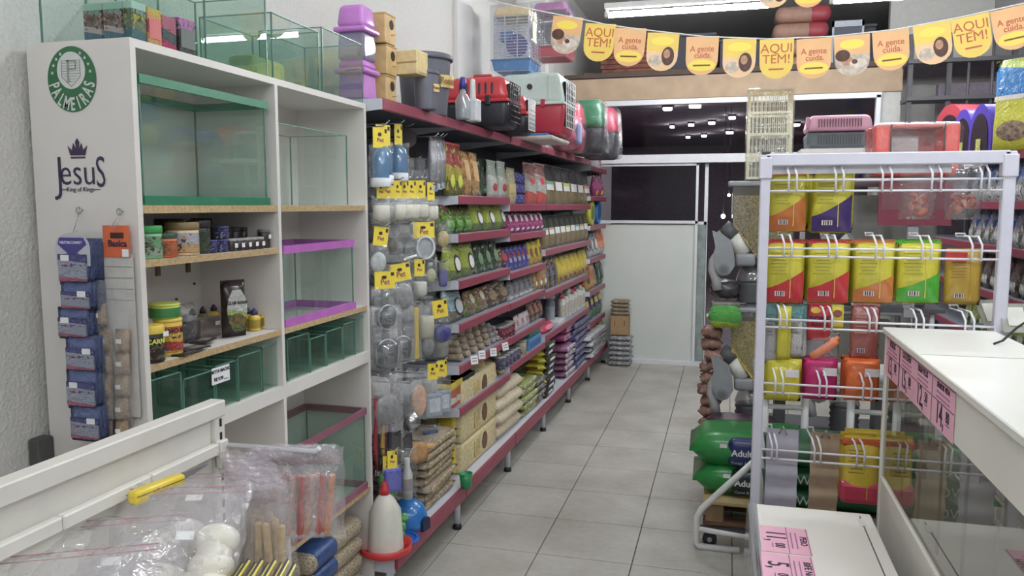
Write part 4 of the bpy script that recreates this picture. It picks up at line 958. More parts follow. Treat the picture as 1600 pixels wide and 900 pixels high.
grow(785, 805, 4, z, 0.04, 0.05, 0.085, JR(mat((120, 50, 64), 0.35), mat((170, 160, 160), 0.3, 0.5), pkg((0, (130, 44, 70)), (0.5, (160, 60, 80)), art=((200, 190, 190), (90, 40, 50)), artlo=0, artamt=0.4)), 'small dark red tin on second bay fifth shelf', 'dark red tins')
grow(806, 829, 3, z, 0.05, 0.04, 0.1, P(mat((206, 190, 192), 0.35, noise=0.06), mat((170, 130, 134), 0.4), OV), 'pale pink leaning pouch on second bay fifth shelf', 'pale pink pouches')
grow(829, 850, 3, z, 0.05, 0.07, 0.15, P(c_brownp, mat((170, 100, 90), 0.4, noise=0.2, scale=60), (-0.6, 0.6, 0.4, 0.8, False)), 'brown pink pouch on second bay fifth shelf', 'brown pink pouches')
z = 0.64
bt_ = pkg((0, (74, 84, 130)), (0.4, (96, 100, 140)), (0.75, (130, 120, 140)), art=((190, 180, 160), (60, 70, 120), (150, 70, 90)), artlo=0, artamt=0.45)
grow(783, 812, 5, z, 0.04, 0.05, 0.08, JR(mat((80, 86, 130), 0.35), mat((180, 176, 176), 0.3, 0.5), bt_), 'small blue tin on second bay lowest shelf', 'blue tins second bay')
grow(813, 826, 1, z, 0.04, 0.07, 0.1, JR(mat((206, 190, 150), 0.4), mat((150, 146, 130), 0.4), pkg((0, (200, 180, 130)), (0.5, (220, 210, 180)), art=((120, 100, 70), (220, 206, 170)), artlo=0, artamt=0.4)), 'larger cream tin on second bay lowest shelf', 'cream tins')
grow(826, 846, 1, z, 0.04, 0.09, 0.075, BX(mat((84, 150, 200), 0.4), mat((40, 100, 170), 0.4)), 'light blue carton on second bay lowest shelf', 'blue cartons')
grow(826, 845, 1, z + 0.077, 0.06, 0.08, 0.04, BX(mat((50, 130, 96), 0.4), mat((80, 160, 120), 0.4)), 'green carton lying on light blue carton', 'green cartons')
# ---- third bay (D)
HB = mat((170, 150, 112), 0.4, noise=0.35, scale=120)
lw = [l_teal, l_white, mat((200, 206, 80), 0.5), l_white, l_white, mat((214, 150, 110), 0.5)]
u0, u1 = gu(856, 1.74, 0.05), gu(924, 1.74, 0.05)
for i in range(6):
    wd = (u1 - u0) / 6
    pouch('hay_pouch', 'black topped hay pouch with pale band on third bay top shelf, %s from left' % nth(i), wd * 0.97, 0.08, 0.30, G(u0 + (i + 0.5) * wd, 0.09, 1.6615), GRZ, c_hay, l_white, (-0.85, 0.85, 0.36, 0.56, False), l_blk, 'hay pouches top shelf', 'pouch', -0.02, lw[i], (-0.85, 0.85, 0.5, 0.58, False))
u0, u1 = gu(851, 1.40, 0.05), gu(921, 1.40, 0.05)
for i in range(9):
    wd = (u1 - u0) / 9
    pouch('hay_pouch', 'black topped hay pouch on third bay second shelf, %s from left' % nth(i), wd * 0.97, 0.07, 0.25, G(u0 + (i + 0.5) * wd, 0.085, 1.3315), GRZ, c_hay, l_white, (-0.85, 0.85, 0.42, 0.6, False), l_blk, 'hay pouches second shelf', 'pouch', -0.02, lw[(i * 5) % 6], (-0.85, 0.85, 0.56, 0.62, False))
grow(852, 874, 3, 1.0, 0.05, 0.08, 0.24, P(c_brownp, mat((90, 96, 110), 0.35, noise=0.4, scale=50), (-0.6, 0.6, 0.25, 0.75, False), tm=l_blk), 'dark brown pouch on third bay third shelf', 'dark brown pouches')
grow(874, 921, 7, 1.0, 0.05, 0.09, 0.22, P(c_yellow, pkg((0, (150, 90, 150)), (0.5, (236, 206, 60)), art=((190, 60, 70), (240, 220, 90)), artlo=0, artamt=0.4), (-0.6, 0.6, 0.12, 0.42, False)), 'bright yellow bag on third bay third shelf', 'bright yellow bags', )
z = 0.68
grow(858, 882, 2, z, 0.12, 0.06, 0.27, BT(mat((130, 134, 146), 0.35), mat((196, 198, 204), 0.4), mat((160, 164, 174), 0.4), 0.7), 'grey cylinder bottle on third bay lowest shelf', 'grey bottles')
wb_ = [mat((206, 90, 110), 0.4), mat((120, 150, 130), 0.4), mat((230, 230, 226), 0.4), mat((226, 96, 120), 0.4)]
u0, u1 = gu(882, 0.8, 0.06), gu(917, 0.8, 0.06)
for i in range(8):
    wd = (u1 - u0) / 8
    bottle('shampoo_bottle', 'white shampoo bottle on third bay lowest shelf, %s from left' % nth(i), min(wd * 0.44, 0.034), 0.22 + 0.012 * (i % 3), G(u0 + (i + 0.5) * wd, 0.1, 0.7015), mat((222, 220, 212), 0.35), wb_[i % 4], mat((196, 190, 176), 0.4, noise=0.15, scale=60), 0.5, 0.16, 'shampoo bottles', GRZ, 'bottle', 1.2)
grow(850, 872, 1, z, 0.04, 0.12, 0.06, P(mat((206, 50, 90), 0.25, noise=0.08), mat((226, 110, 140), 0.3), OV), 'red pink packet lying at left of lowest shelf', 'red packets')
grow(872, 884, 1, z, 0.04, 0.1, 0.03, BX(mat((214, 216, 220), 0.4), l_white), 'white flat carton before the shampoo bottles', 'white flat cartons')
# ---- last bay (E)
grow(931, 951, 2, 1.72, 0.05, 0.08, 0.24, P(c_magenta, l_yel, (-0.8, 0.0, 0.05, 0.3, True)), 'magenta pouch on last bay top shelf', 'magenta pouches last bay')
t = thing('neck_cone', 'white folded cone standing on top of last shelving bay', 'cone', G(5.1, 0.12, 2.021), GRZ)
part(t, 'body', MB().lathe([(0.1, 0), (0.07, 0.12), (0.03, 0.3), (0.012, 0.33)], 14), mat((226, 220, 220), 0.35)); part(t, 'printed_panel', MB().rbox((0.02, -0.085, 0.06), (0.06, 0.012, 0.09), 0.004), mat((170, 90, 110), 0.4))
u, zz = gpt(932, 330, 0.05)
def ringtoy(lab, loc, c1, c2):
    t = thing('round_package', lab, 'package', loc, GRZ)
    part(t, 'disc', MB().cyl((0, 0, 0.12), (0, 0.05, 0.12), 0.12, n=24), c1); part(t, 'centre', MB().cyl((0, -0.004, 0.12), (0, 0, 0.12), 0.07, n=24), c2)
ringtoy('yellow and green round package on last bay second shelf', G(gu(926, 1.55, 0.05), 0.05, 1.4645), mat((206, 206, 60), 0.4), mat((110, 130, 60), 0.4, noise=0.3, scale=30))
ringtoy('blue round package on last bay second shelf', G(gu(938, 1.55, 0.08), 0.09, 1.4645), mat((60, 130, 200), 0.4), mat((40, 90, 150), 0.4))
grow(924, 936, 2, 1.13, 0.05, 0.08, 0.24, P(c_silver, l_white, OV), 'white printed pouch on last bay third shelf', 'white pouches last bay')
grow(936, 948, 2, 1.13, 0.05, 0.08, 0.26, P(c_orange, mat((236, 140, 96), 0.4), BAND), 'orange pouch on last bay third shelf', 'orange pouches last bay')
grow(917, 924, 1, 0.82, 0.05, 0.06, 0.19, P(c_yellow, l_blk, OV), 'yellow black pouch at left of last bay fourth shelf', 'yellow black pouches')
grow(924, 934, 1, 0.82, 0.05, 0.08, 0.25, P(mat((206, 140, 70), 0.3, noise=0.06), mat((170, 110, 60), 0.4), OV), 'orange gold pouch on last bay fourth shelf', 'orange gold pouches')
grow(934, 945, 2, 0.82, 0.05, 0.08, 0.24, P(c_dkgreen, mat((120, 126, 126), 0.4, noise=0.3, scale=60), OV), 'grey green pouch on last bay fourth shelf', 'grey green pouches')
grow(917, 943, 4, 0.513, 0.05, 0.08, 0.26, P(c_navy, l_yel, (-0.7, 0.7, 0.55, 0.75, False), lm2=mat((90, 150, 90), 0.4), shape2=(-0.6, 0.6, 0.12, 0.35, True)), 'navy pouch with yellow print on last bay lowest shelf', 'navy pouches last bay')

# ---------------------------------------------------------------- hook panel bay (A)
def crumple(w, h, d, seed=0, n=14, amp=0.006):
    """closed film bag with creases"""
    rg = random.Random(seed); ws = [(rg.uniform(4, 16), rg.uniform(4, 16), rg.uniform(0, 6)) for _ in range(6)]
    vs = []; fs = []
    for side in (-1, 1):
        o = len(vs)
        for j in range(n + 1):
            for i in range(n + 1):
                a = i / n * 2 - 1; c = j / n * 2 - 1
                t_ = d / 2 * (1 - a ** 4) * (1 - abs(c) ** 3)
                e = sum(math.sin(p * a + q * c + r) for p, q, r in ws) / 6 + rg.uniform(-0.5, 0.5)
                ed = 0.15 + 0.85 * (1 - max(abs(a), abs(c)) ** 4)
                vs.append((a * w / 2 + amp * 0.4 * math.sin(c * 9 + seed), side * t_ + amp * e * ed, (j / n) * h + amp * 0.5 * math.sin(a * 8 + seed)))
        for j in range(n):
            for i in range(n):
                q = (o + j * (n + 1) + i, o + j * (n + 1) + i + 1, o + (j + 1) * (n + 1) + i + 1, o + (j + 1) * (n + 1) + i)
                fs.append(q if side < 0 else q[::-1])
    return MB().add(vs, fs, True)
PETP = mat((150, 70, 110), 0.5, noise=0); DOGB = mat((70, 50, 50), 0.5, noise=0)
def header(t, w, h, z1):
    """yellow hang card with the little pet logo; z1 = its top"""
    hd = part(t, 'header_card', MB().box((0, 0, z1 - h / 2), (w, 0.003, h)), CARDY)
    part(hd, 'logo_pet', MB().prism(oval(-w * 0.04, z1 - h * 0.34, w * 0.13, h * 0.1, 12), -0.003, -0.0016), DOGB)
    lettering(hd, 'Pet', min(w * 0.36, h * 0.45), PETP, (0.0, -0.0022, z1 - h * 0.62), bold=0.0004)
    part(hd, 'code_panel', MB().box((w * 0.38, -0.002, z1 - h * 0.17), (w * 0.16, 0.0008, h * 0.2)), DOGB)
def peghook(parent, v, twist=0.0):
    part(parent, 'peg_hook', MB().tube([(0, VB - v, 0.004), (0, -0.012, 0.004), (0, -0.03, 0.016)], 0.0028, 6), STEEL, None, None, (0, 0, twist))
def hang(px, py, wpx, hpx, bagh, content, label, v=0.05, cat='hanging pack', group=None, bw=None, film=FILM, name='hang_pack', tilt=0.0):
    """card (wpx by hpx at the sight line px,py = top centre) with a film bag of height bagh metres below it"""
    u, z1 = gpt(px, py, v)
    u = max(u, 0.11); tw = 0.72 + 0.1 * math.sin(px * 1.7)
    s = 1.04 / CAMF * (2.82 + u)
    w_, h_ = wpx * s * 1.08, hpx * s * 1.02
    t = thing(name, label, cat, G(u, v, z1), GRZ, group, (0, tilt, GRZ - tw))
    bw = (bw or w_) * 1.3
    if hpx: header(t, w_, h_, 0.0)
    peghook(t, v, tw)
    if bagh:
        part(t, 'film_bag', crumple(bw, bagh, 0.05, int(px)), film, None, (0, 0.004, -h_ - bagh + 0.01))
    if content: content(t, bw, bagh, -h_ - bagh + 0.012)
    return t
def c_bottle(t, w, h, z):
    part(t, 'feeder_bottle', MB().lathe([(w * 0.36, z + 0.03), (w * 0.38, z + 0.05), (w * 0.38, z + h * 0.7), (w * 0.32, z + h * 0.82), (w * 0.14, z + h * 0.93)], 14), clear((150, 190, 222), 0.06, 0.1, 0, 0.45, hazec=(130, 175, 215)))
    part(t, 'feeder_base', MB().lathe([(w * 0.40, z), (w * 0.42, z + 0.004), (w * 0.42, z + 0.034), (w * 0.36, z + 0.036)], 14), mat((222, 224, 226), 0.4))
def c_cup(col=(226, 222, 206)):
    def f(t, w, h, z):
        part(t, 'cup', MB().lathe([(w * 0.26, z + 0.008), (w * 0.42, z + 0.02), (w * 0.43, z + h * 0.62), (w * 0.38, z + h * 0.66)], 14), mat(col, 0.4))
        part(t, 'cup_rim', MB().tube([(w * 0.3 * math.cos(a), -0.016, z + h * 0.36 + h * 0.22 * math.sin(a)) for a in [2 * PI * q / 14 for q in range(14)]], 0.003, 6, True), mat((236, 234, 224), 0.4))
    return f
def c_ring(t, w, h, z):
    part(t, 'bowl_ring', MB().tube([(w * 0.36 * math.cos(a), -0.018, z + h * 0.45 + w * 0.42 * math.sin(a)) for a in [2 * PI * q / 18 for q in range(18)]], 0.006, 8, True), mat((210, 214, 216), 0.3))
    part(t, 'bowl_centre', MB().prism(oval(0, z + h * 0.45, w * 0.33, w * 0.38, 18), -0.012, -0.008), mat((168, 172, 176), 0.35))
def c_lump(col, r=0.25, sq=(1, 0.5, 1.2), rough=0.4):
    def f(t, w, h, z): part(t, 'content', MB().sphere((0, 0.0, z + h * 0.4), w * r * 1.5, 12, 8, sq), mat(col, rough, noise=0.15, scale=40))
    return f
def c_box(col, w0=0.7, h0=0.7, c2=None):
    def f(t, w, h, z):
        part(t, 'content', MB().rbox((0, 0, z + h * h0 / 2 + 0.01), (w * w0, 0.03, h * h0), 0.008), mat(col, 0.4, noise=0.06))
        if c2: part(t, 'content_inset', MB().rbox((0, -0.016, z + h * h0 / 2 + 0.01), (w * w0 * 0.7, 0.004, h * h0 * 0.6), 0.002, 1), mat(c2, 0.4))
    return f
def c_scoop(t, w, h, z):
    part(t, 'scoop_bowl', MB().lathe([(w * 0.28, z + 0.01), (w * 0.36, z + 0.03), (w * 0.36, z + h * 0.4), (w * 0.33, z + h * 0.42)], 16), clear((196, 200, 202), 0.12, 0.08, 0, 0.35, hazec=(150, 152, 156)))
    part(t, 'scoop_rim', MB().tube([(w * 0.33 * math.cos(a), -0.02 , z + h * 0.26 + w * 0.4 * math.sin(a)) for a in [2 * PI * q / 16 for q in range(16)]], 0.0032, 6, True), mat((206, 210, 214), 0.2, 0.6))
    part(t, 'scoop_handle', MB().rbox((0, 0, z + h * 0.68), (w * 0.22, 0.02, h * 0.5), 0.008), clear((206, 208, 210), 0.1, 0.1, 0, 0.3, hazec=(160, 162, 164)))
def c_stick(t, w, h, z): part(t, 'content', MB().rbox((0, 0, z + h * 0.5), (w * 0.4, 0.014, h * 0.9), 0.005), mat((222, 190, 70), 0.4))
# first hook row
for k, (px, py) in enumerate(((579, 196), (598, 195), (622, 194))):
    hang(px, py, 24 if k < 2 else 12, 32, 0.165, c_bottle, 'blue feeder bottle with yellow card on top hook row, %s from left' % nth(k), 0.05 + 0.02 * (k == 2), group='blue feeder bottles', bw=0.075)
t = hang(638, 198, 14, 0, 0, None, 'dark round bristle brush hanging under top shelf', 0.12, 'brush', name='bristle_brush')
part(t, 'brush_head', MB().cyl((0, 0, -0.05), (0, 0.05, -0.05), 0.042, n=18), mat((64, 58, 56), 0.8, noise=0.3, scale=200))
u, z1 = gpt(652, 262, 0.3)
t = thing('wall_poster', 'dark brown poster on panel behind clear tubes', 'poster', G(u, 0.36, z1), GRZ)
part(t, 'sheet', MB().box((0, 0, 0), (0.24, 0.004, 0.25)), mat((58, 42, 40), 0.4, noise=0.3, scale=9)); part(t, 'picture', MB().prism(oval(0.03, -0.05, 0.06, 0.05), -0.006, -0.002), mat((110, 84, 40), 0.5, noise=0.3, scale=30))
for k, px in enumerate((676, 690, 702)):
    u, z1 = gpt(px, 214, 0.05)
    t = thing('clear_tube_pack', 'tall clear plastic tube pack hanging beside red pouches, %s from left' % nth(k), 'hanging pack', G(u, 0.05 + 0.02 * k, z1), GRZ, 'clear tube packs')
    part(t, 'film_bag', sachetmesh(0.07, 0.25, 0.04, 8), FILM2, None, (0, 0, -0.25)); peghook(t, 0.05)
    part(t, 'tube', MB().cyl((0, 0, -0.24), (0, 0, -0.02), 0.02, n=12), clear((206, 210, 216), 0.12, 0.1, 0, 0.35, hazec=(176, 180, 188)))
    part(t, 'end_fitting', MB().rbox((0, 0, -0.235), (0.05, 0.03, 0.03), 0.006), mat((196, 204, 214), 0.3))
# second row: cards over pale cups
for k, (px, wp) in enumerate(((586, 14), (605, 22), (621, 12), (632, 13), (643, 14), (657, 16), (673, 12))):
    hang(px, 282 + (3 if k > 5 else 0), wp, 28, 0.11, c_cup() if k != 1 else c_lump((170, 172, 174)), 'pale cup with yellow card in second hook row, %s from left' % nth(k), 0.05 + 0.015 * (k % 2), group='pale cups with cards', bw=0.062)
# third row
hang(590, 355, 24, 30, 0.13, c_lump((196, 200, 200), 0.28), 'clear bagged item with tilted yellow card in third hook row', 0.05, tilt=0.12)
hang(613, 352, 18, 0, 0.16, c_lump((120, 112, 104), 0.2), 'clear bag with dark part in third hook row', 0.10, bw=0.07)
t = hang(636, 352, 18, 0, 0.17, None, 'clear bag with white stick in third hook row', 0.06, bw=0.075)
part(t, 'white_stick', MB().cyl((-0.03, -0.03, -0.145), (0.03, -0.03, -0.13), 0.006), mat((236, 236, 236), 0.4))
hang(662, 347, 34, 25, 0.10, c_ring, 'white ring bowl under wide yellow card', 0.04, bw=0.09)
hang(692, 350, 16, 0, 0.14, c_lump((206, 176, 110), 0.26), 'clear bag with pale yellow content beside third shelf', 0.05, bw=0.065)
# fourth row
hang(590, 426, 34, 28, 0.17, c_scoop, 'clear scoop under wide yellow card, leftmost in fourth row', 0.04, bw=0.095)
hang(624, 412, 34, 28, 0.13, c_lump((150, 150, 150), 0.26), 'grey bagged item under wide tilted yellow card', 0.05, bw=0.095, tilt=-0.12)
hang(655, 405, 16, 27, 0.11, c_cup((206, 206, 196)), 'clear cup under small yellow card in fourth row', 0.05, bw=0.06)
hang(673, 408, 14, 0, 0.13, c_lump((200, 196, 160), 0.25), 'clear bag with cream content in fourth row', 0.06, bw=0.055)
hang(692, 410, 16, 0, 0.14, c_box((92, 92, 160), 0.5, 0.6), 'clear bag with blue violet part beside third shelf', 0.06, bw=0.06)
# fifth row
hang(686, 469, 26, 28, 0.15, c_lump((70, 70, 140), 0.3, (1, 0.5, 0.9)), 'navy bagged brush under yellow card in fifth row', 0.03, bw=0.085, tilt=-0.1)
hang(592, 485, 30, 0, 0.26, c_scoop, 'big clear scoop in bag, leftmost of lower hooks', 0.04, bw=0.11, film=FILM2)
hang(626, 480, 26, 0, 0.25, c_scoop, 'big clear scoop in bag, second of lower hooks', 0.05, bw=0.1, film=FILM2)
hang(650, 480, 10, 0, 0.26, c_stick, 'long yellow stick in clear bag on lower hooks', 0.06, bw=0.045)
hang(664, 478, 20, 0, 0.17, c_cup((190, 186, 168)), 'clear bag with pale cup beside navy brush', 0.05, bw=0.075)
# sixth row
for k, (px, py) in enumerate(((676, 568), (690, 563))):
    hang(px, py, 18, 26, 0.20, c_box((160, 170, 186), 0.8, 0.55, (200, 206, 216)), 'grey window toy under yellow card in sixth row, %s' % ('left' if k == 0 else 'right'), 0.05 - 0.015 * k, bw=0.085, group='grey window toys')
hang(654, 585, 20, 0, 0.22, c_lump((232, 176, 140), 0.3, (0.8, 0.4, 1.5)), 'peach coloured bagged item on lower hooks', 0.05, bw=0.085)
hang(604, 590, 30, 0, 0.24, c_lump((140, 140, 142), 0.25), 'large crumpled clear bag with grey item', 0.04, bw=0.11, film=FILM2)
t = hang(636, 600, 24, 0, 0.19, None, 'steel scoop in clear bag on lower hooks', 0.035, bw=0.1)
part(t, 'steel_scoop', MB().lathe([(0.036, 0), (0.036, 0.055), (0.034, 0.055), (0.034, 0.004)], 18, M=Matrix.Translation((-0.02, -0.02, -0.17)) @ Matrix.Rotation(1.2, 4, 'Y')), STEEL)
# packs deeper on the hooks, behind the front ones
for r_ in range(6):
    for c_ in range(6):
        hang(592 + c_ * 19, 250 + r_ * 66, 16, 0, 0.17, (c_lump((168, 170, 172), 0.24), c_cup((190, 190, 184)), c_scoop, c_box((150, 154, 160), 0.5, 0.6))[(r_ + c_) % 4], 'grey clear pack deep on hook panel, row %s, column %s' % (nth(r_), nth(c_)), 0.17, group='packs deep on the hook panel', bw=0.085)
# lower hooks: leashes, dark bags, round chew
for k, (px, c) in enumerate(((577, (150, 40, 50)), (583, (46, 42, 46)), (588, (190, 150, 60)), (593, (160, 36, 56)), (599, (52, 44, 60)))):
    u, z1 = gpt(px + 9, 622, 0.07)
    t = thing('pet_leash', ('dark red', 'black', 'mustard', 'bright red', 'charcoal')[k] + ' leash hanging beside the cabinet edge', 'leash', G(u, 0.07 + 0.01 * (k % 2), z1), GRZ, 'hanging leashes')
    part(t, 'strap', MB().tube([(0, 0, 0), (0.006, 0.0, -0.08), (-0.004, 0.004, -0.2), (0.004, 0, -0.3), (0.012, 0.004, -0.2), (0.014, 0.002, -0.08), (0.004, 0.002, 0)], 0.006, 6), mat(c, 0.7))
    part(t, 'clasp', MB().tube([(0.01 * math.cos(a), 0, -0.312 + 0.013 * math.sin(a)) for a in [2 * PI * q / 10 for q in range(10)]], 0.002, 6, True), STEEL); peghook(t, 0.07)
for k, (px, py, c) in enumerate(((612, 668, (70, 66, 72)), (630, 672, (58, 54, 60)), (672, 668, (64, 92, 130)), (690, 672, (90, 110, 130)))):
    hang(px, py, 20, 0, 0.17, c_box(c, 0.7, 0.8), ('dark grey bagged item low on hooks, left of pair', 'dark grey bagged item low on hooks, right of pair', 'blue bagged item above the brown chew', 'blue grey bagged item above brown bag pile')[k], 0.10, bw=0.09)
t = hang(652, 690, 20, 0, 0, None, 'round brown chew disc hanging above the bag pile', 0.05, 'pet chew', name='chew_disc')
part(t, 'disc', MB().lathe([(0.03, -0.012), (0.05, -0.008), (0.052, 0.004), (0.03, 0.012)], 18, M=Matrix.Translation((0, 0, -0.05)) @ Matrix.Rotation(PI / 2 - 0.15, 4, 'X')), mat((190, 140, 86), 0.6, noise=0.15, scale=40))
part(t, 'side_knot', MB().rbox((0.065, 0.01, -0.035), (0.05, 0.03, 0.03), 0.012), mat((200, 156, 96), 0.6))
for k, (px, py, c) in enumerate(((592, 722, (60, 140, 60)), (604, 710, (84, 92, 190)))):
    hang(px, py, 16, 30, 0.12, c_box(c, 0.9, 0.8), ('green', 'violet')[k] + ' plastic item under yellow card low beside cabinet', 0.02 + 0.02 * (1 - k), bw=0.062, group='low carded items')
t = hang(636, 705, 18, 0, 0.22, None, 'clear bottle brush pack hanging before dark bags', 0.03, bw=0.07)
part(t, 'bottle', MB().lathe([(0.022, -0.21), (0.022, -0.1), (0.012, -0.07), (0.012, -0.03)], 14), mat((206, 206, 206), 0.3)); part(t, 'label_band', MB().lathe([(0.0228, -0.17), (0.023, -0.169), (0.023, -0.12), (0.0228, -0.119)], 14), mat((150, 140, 146), 0.4))
# ---- on the base deck of the hook bay
zd = 0.2315
def gbase(px, py, v=0.1):
    p = onZ(px, py, zd); return p
p = gbase(598, 868)
t = thing('poultry_drinker', 'white poultry drinker with red tray and red top', 'drinker', (p.x, p.y + 0.03, zd))
part(t, 'tray', MB().lathe([(0.085, 0), (0.105, 0.012), (0.11, 0.04), (0.104, 0.04), (0.095, 0.014), (0.03, 0.012)], 28), mat((216, 50, 52), 0.35))
part(t, 'tank', MB().lathe([(0.078, 0.02), (0.075, 0.03), (0.066, 0.18), (0.035, 0.235), (0.018, 0.25)], 10), mat((214, 210, 198), 0.4, noise=0.03))
part(t, 'top_cap', MB().lathe([(0.02, 0.248), (0.02, 0.272), (0.012, 0.28), (0.014, 0.298), (0.008, 0.302)], 14), mat((206, 44, 52), 0.4))
p = gbase(655, 832)
t = thing('hamster_house', 'shiny blue domed plastic pet house on base shelf', 'pet house', (p.x - 0.07, p.y + 0.05, zd), 0.5)
part(t, 'shell', MB().lathe([(0.085, 0), (0.086, 0.03), (0.08, 0.07), (0.062, 0.105), (0.03, 0.122), (0.004, 0.125)], 26), mat((34, 120, 196), 0.2, coat=0.4))
part(t, 'doorway', MB().prism([(-0.03, 0), (0.03, 0), (0.03, 0.035)] + [(0.03 * math.cos(a), 0.035 + 0.025 * math.sin(a)) for a in [PI * q / 8 for q in range(1, 8)]] + [(-0.03, 0.035)], -0.004, 0.03, Matrix.Rotation(0.9, 4, 'Z') @ Matrix.Translation((0, -0.09, 0))), mat((20, 40, 80), 0.5))
p = gbase(632, 848)
t = thing('pet_plate', 'blue plastic plate holding a green toy', 'plate', (p.x - 0.02, p.y + 0.015, zd))
part(t, 'dish', MB().lathe([(0.05, 0), (0.075, 0.004), (0.08, 0.012), (0.076, 0.012), (0.05, 0.006)], 26), mat((40, 92, 180), 0.3)); part(t, 'rim_ring', MB().tube([(0.066 * math.cos(a), 0.066 * math.sin(a), 0.012) for a in [2 * PI * q / 24 for q in range(24)]], 0.003, 6, True), mat((60, 110, 200), 0.3))
t = thing('plush_toy', 'bright green crumpled toy on blue plate', 'toy', (p.x - 0.03, p.y + 0.005, zd + 0.013))
mb = MB()
for q in range(9): mb.sphere((0.02 * math.sin(q * 2.1), 0.02 * math.cos(q * 2.7), 0.015 + q * 0.01), 0.022, 8, 6)
part(t, 'body', mb, mat((96, 170, 84), 0.5, noise=0.2, scale=60)); part(t, 'tie', MB().sphere((0, 0, 0.125), 0.012), mat((150, 200, 130), 0.4))
t = thing('clear_jar', 'clear jar with white top behind the drinker', 'jar', (p.x - 0.07, p.y + 0.02, zd))
part(t, 'body', MB().lathe([(0.04, 0), (0.045, 0.01), (0.045, 0.1), (0.03, 0.15)], 18), clear((200, 206, 206), 0.08, 0.06, 0, 0.2)); part(t, 'cap', MB().lathe([(0.01, 0.148), (0.012, 0.17), (0.006, 0.19)], 12), mat((226, 226, 226), 0.4))
p = gbase(735, 765)
t = thing('green_cup', 'small green plastic cup on base shelf edge', 'cup', (p.x - 0.03, p.y + 0.02, zd))
part(t, 'cup', MB().lathe([(0.026, 0), (0.034, 0.075), (0.031, 0.075), (0.024, 0.006)], 18), mat((30, 146, 84), 0.35)); part(t, 'rim', MB().tube([(0.0335 * math.cos(a), 0.0335 * math.sin(a), 0.075) for a in [2 * PI * q / 18 for q in range(18)]], 0.0025, 6, True), mat((40, 160, 96), 0.35))
# ---- stacks on the base deck
def flatbag(w, d, h):
    k = ('fb', round(w, 2), round(d, 2), round(h, 3))
    if k in _mesh: return _mesh[k]
    n = 8; vs = []; fs = []
    for side in (-1, 1):
        o = len(vs)
        for j in range(n + 1):
            for i in range(n + 1):
                a = i / n * 2 - 1; c = j / n * 2 - 1
                t_ = h / 2 * (1 - a ** 6) ** 0.5 * (1 - c ** 6) ** 0.5
                wob = 0.006 * math.sin(a * 7 + c * 5)
                vs.append((a * w / 2, c * d / 2 + wob, h / 2 + side * max(t_, 0.0)))
        for j in range(n):
            for i in range(n):
                q = (o + j * (n + 1) + i, o + j * (n + 1) + i + 1, o + (j + 1) * (n + 1) + i + 1, o + (j + 1) * (n + 1) + i)
                fs.append(q[::-1] if side < 0 else q)
    me = MB().add(vs, fs, True).mesh('flat_bag'); _mesh[k] = me
    return me
def stack(x0, x1, z, n, h, d, v, m, endm, base, group, name='feed_bag', endfrac=0.25, jit=0.012, text=None):
    u0, u1 = gu(x0, z + 0.05, v), gu(x1, z + 0.05, v)
    wd = u1 - u0
    for k in range(n):
        lab = base if n == 1 else base + ', %s from bottom' % nth(k)
        t = thing(name, lab, 'bag', G((u0 + u1) / 2 + random.uniform(-jit, jit), v + d / 2 + random.uniform(-jit, jit), z + k * h * 0.93), GRZ + random.uniform(-0.05, 0.05), group)
        part(t, 'body', flatbag(wd, d, h), m)
        if endm: part(t, 'front_print', MB().rbox((0, -d * 0.5 + 0.012, h * 0.5), (wd * 0.8, 0.02, h * 0.62), 0.008), endm)
stack(665, 716, zd, 8, 0.042, 0.24, 0.03, pkg((0, (170, 150, 128)), (0.5, (190, 172, 150)), rough=0.2), mat((196, 176, 140), 0.25, noise=0.3, scale=70), 'shiny beige seed bag with lime print piled beside blue house', 'beige seed bags')
BRB = mat((110, 74, 62), 0.25, noise=0.25, scale=40)
p = onY(668, 800, 3.25)
for k in range(6):
    t = thing('feed_bag', 'glossy brown bag piled beneath round chew, %s from bottom' % nth(k), 'bag', G(0.62 + 0.006 * (k % 2), 0.23, zd + k * 0.048), GRZ, 'glossy brown bags')
    part(t, 'body', flatbag(0.26, 0.28, 0.05), BRB); part(t, 'side_band', MB().rbox((-0.10, 0, 0.025), (0.03, 0.24, 0.05), 0.01), mat((150, 130, 130), 0.25, noise=0.2, scale=40))
SHAV = mat((226, 208, 156), 0.6, noise=0.12, scale=60); YW = mat((240, 208, 40), 0.4, noise=0.04)
u0, u1 = gu(728, 0.3, 0.03), gu(781, 0.3, 0.03)
for k in range(3):
    t = thing('shavings_block', 'yellow and cream wood shavings block, %s from bottom' % nth(k), 'bale', G((u0 + u1) / 2, 0.17, zd + k * 0.166), GRZ, 'wood shavings blocks')
    part(t, 'body', MB().rbox((0, 0, 0.082), ((u1 - u0), 0.24, 0.164), 0.02, 3), SHAV)
    if k < 2: part(t, 'yellow_wrap', MB().rbox((-0.01, -0.03, 0.082), ((u1 - u0) * 1.008, 0.11, 0.166), 0.02, 3), YW)
    part(t, 'printed_mark', MB().prism(oval(0.07, 0.085, 0.045, 0.05), -0.1235, -0.121), mat((120, 84, 56), 0.5, noise=0.2, scale=50))
    part(t, 'printed_panel', MB().box((-0.07, -0.1225, 0.08), (0.09, 0.003, 0.09)), mat((214, 190, 120), 0.5, noise=0.2, scale=60))
stack(783, 820, zd, 4, 0.088, 0.26, 0.02, mat((222, 206, 176), 0.55, noise=0.1, scale=50), None, 'beige shavings sack piled right of yellow blocks', 'beige shavings sacks')
stack(818, 843, zd, 5, 0.05, 0.22, 0.02, mat((150, 160, 80), 0.3, noise=0.35, scale=30), mat((200, 204, 150), 0.3, noise=0.4, scale=60), 'green and yellow bag piled on base shelf', 'green yellow bags')
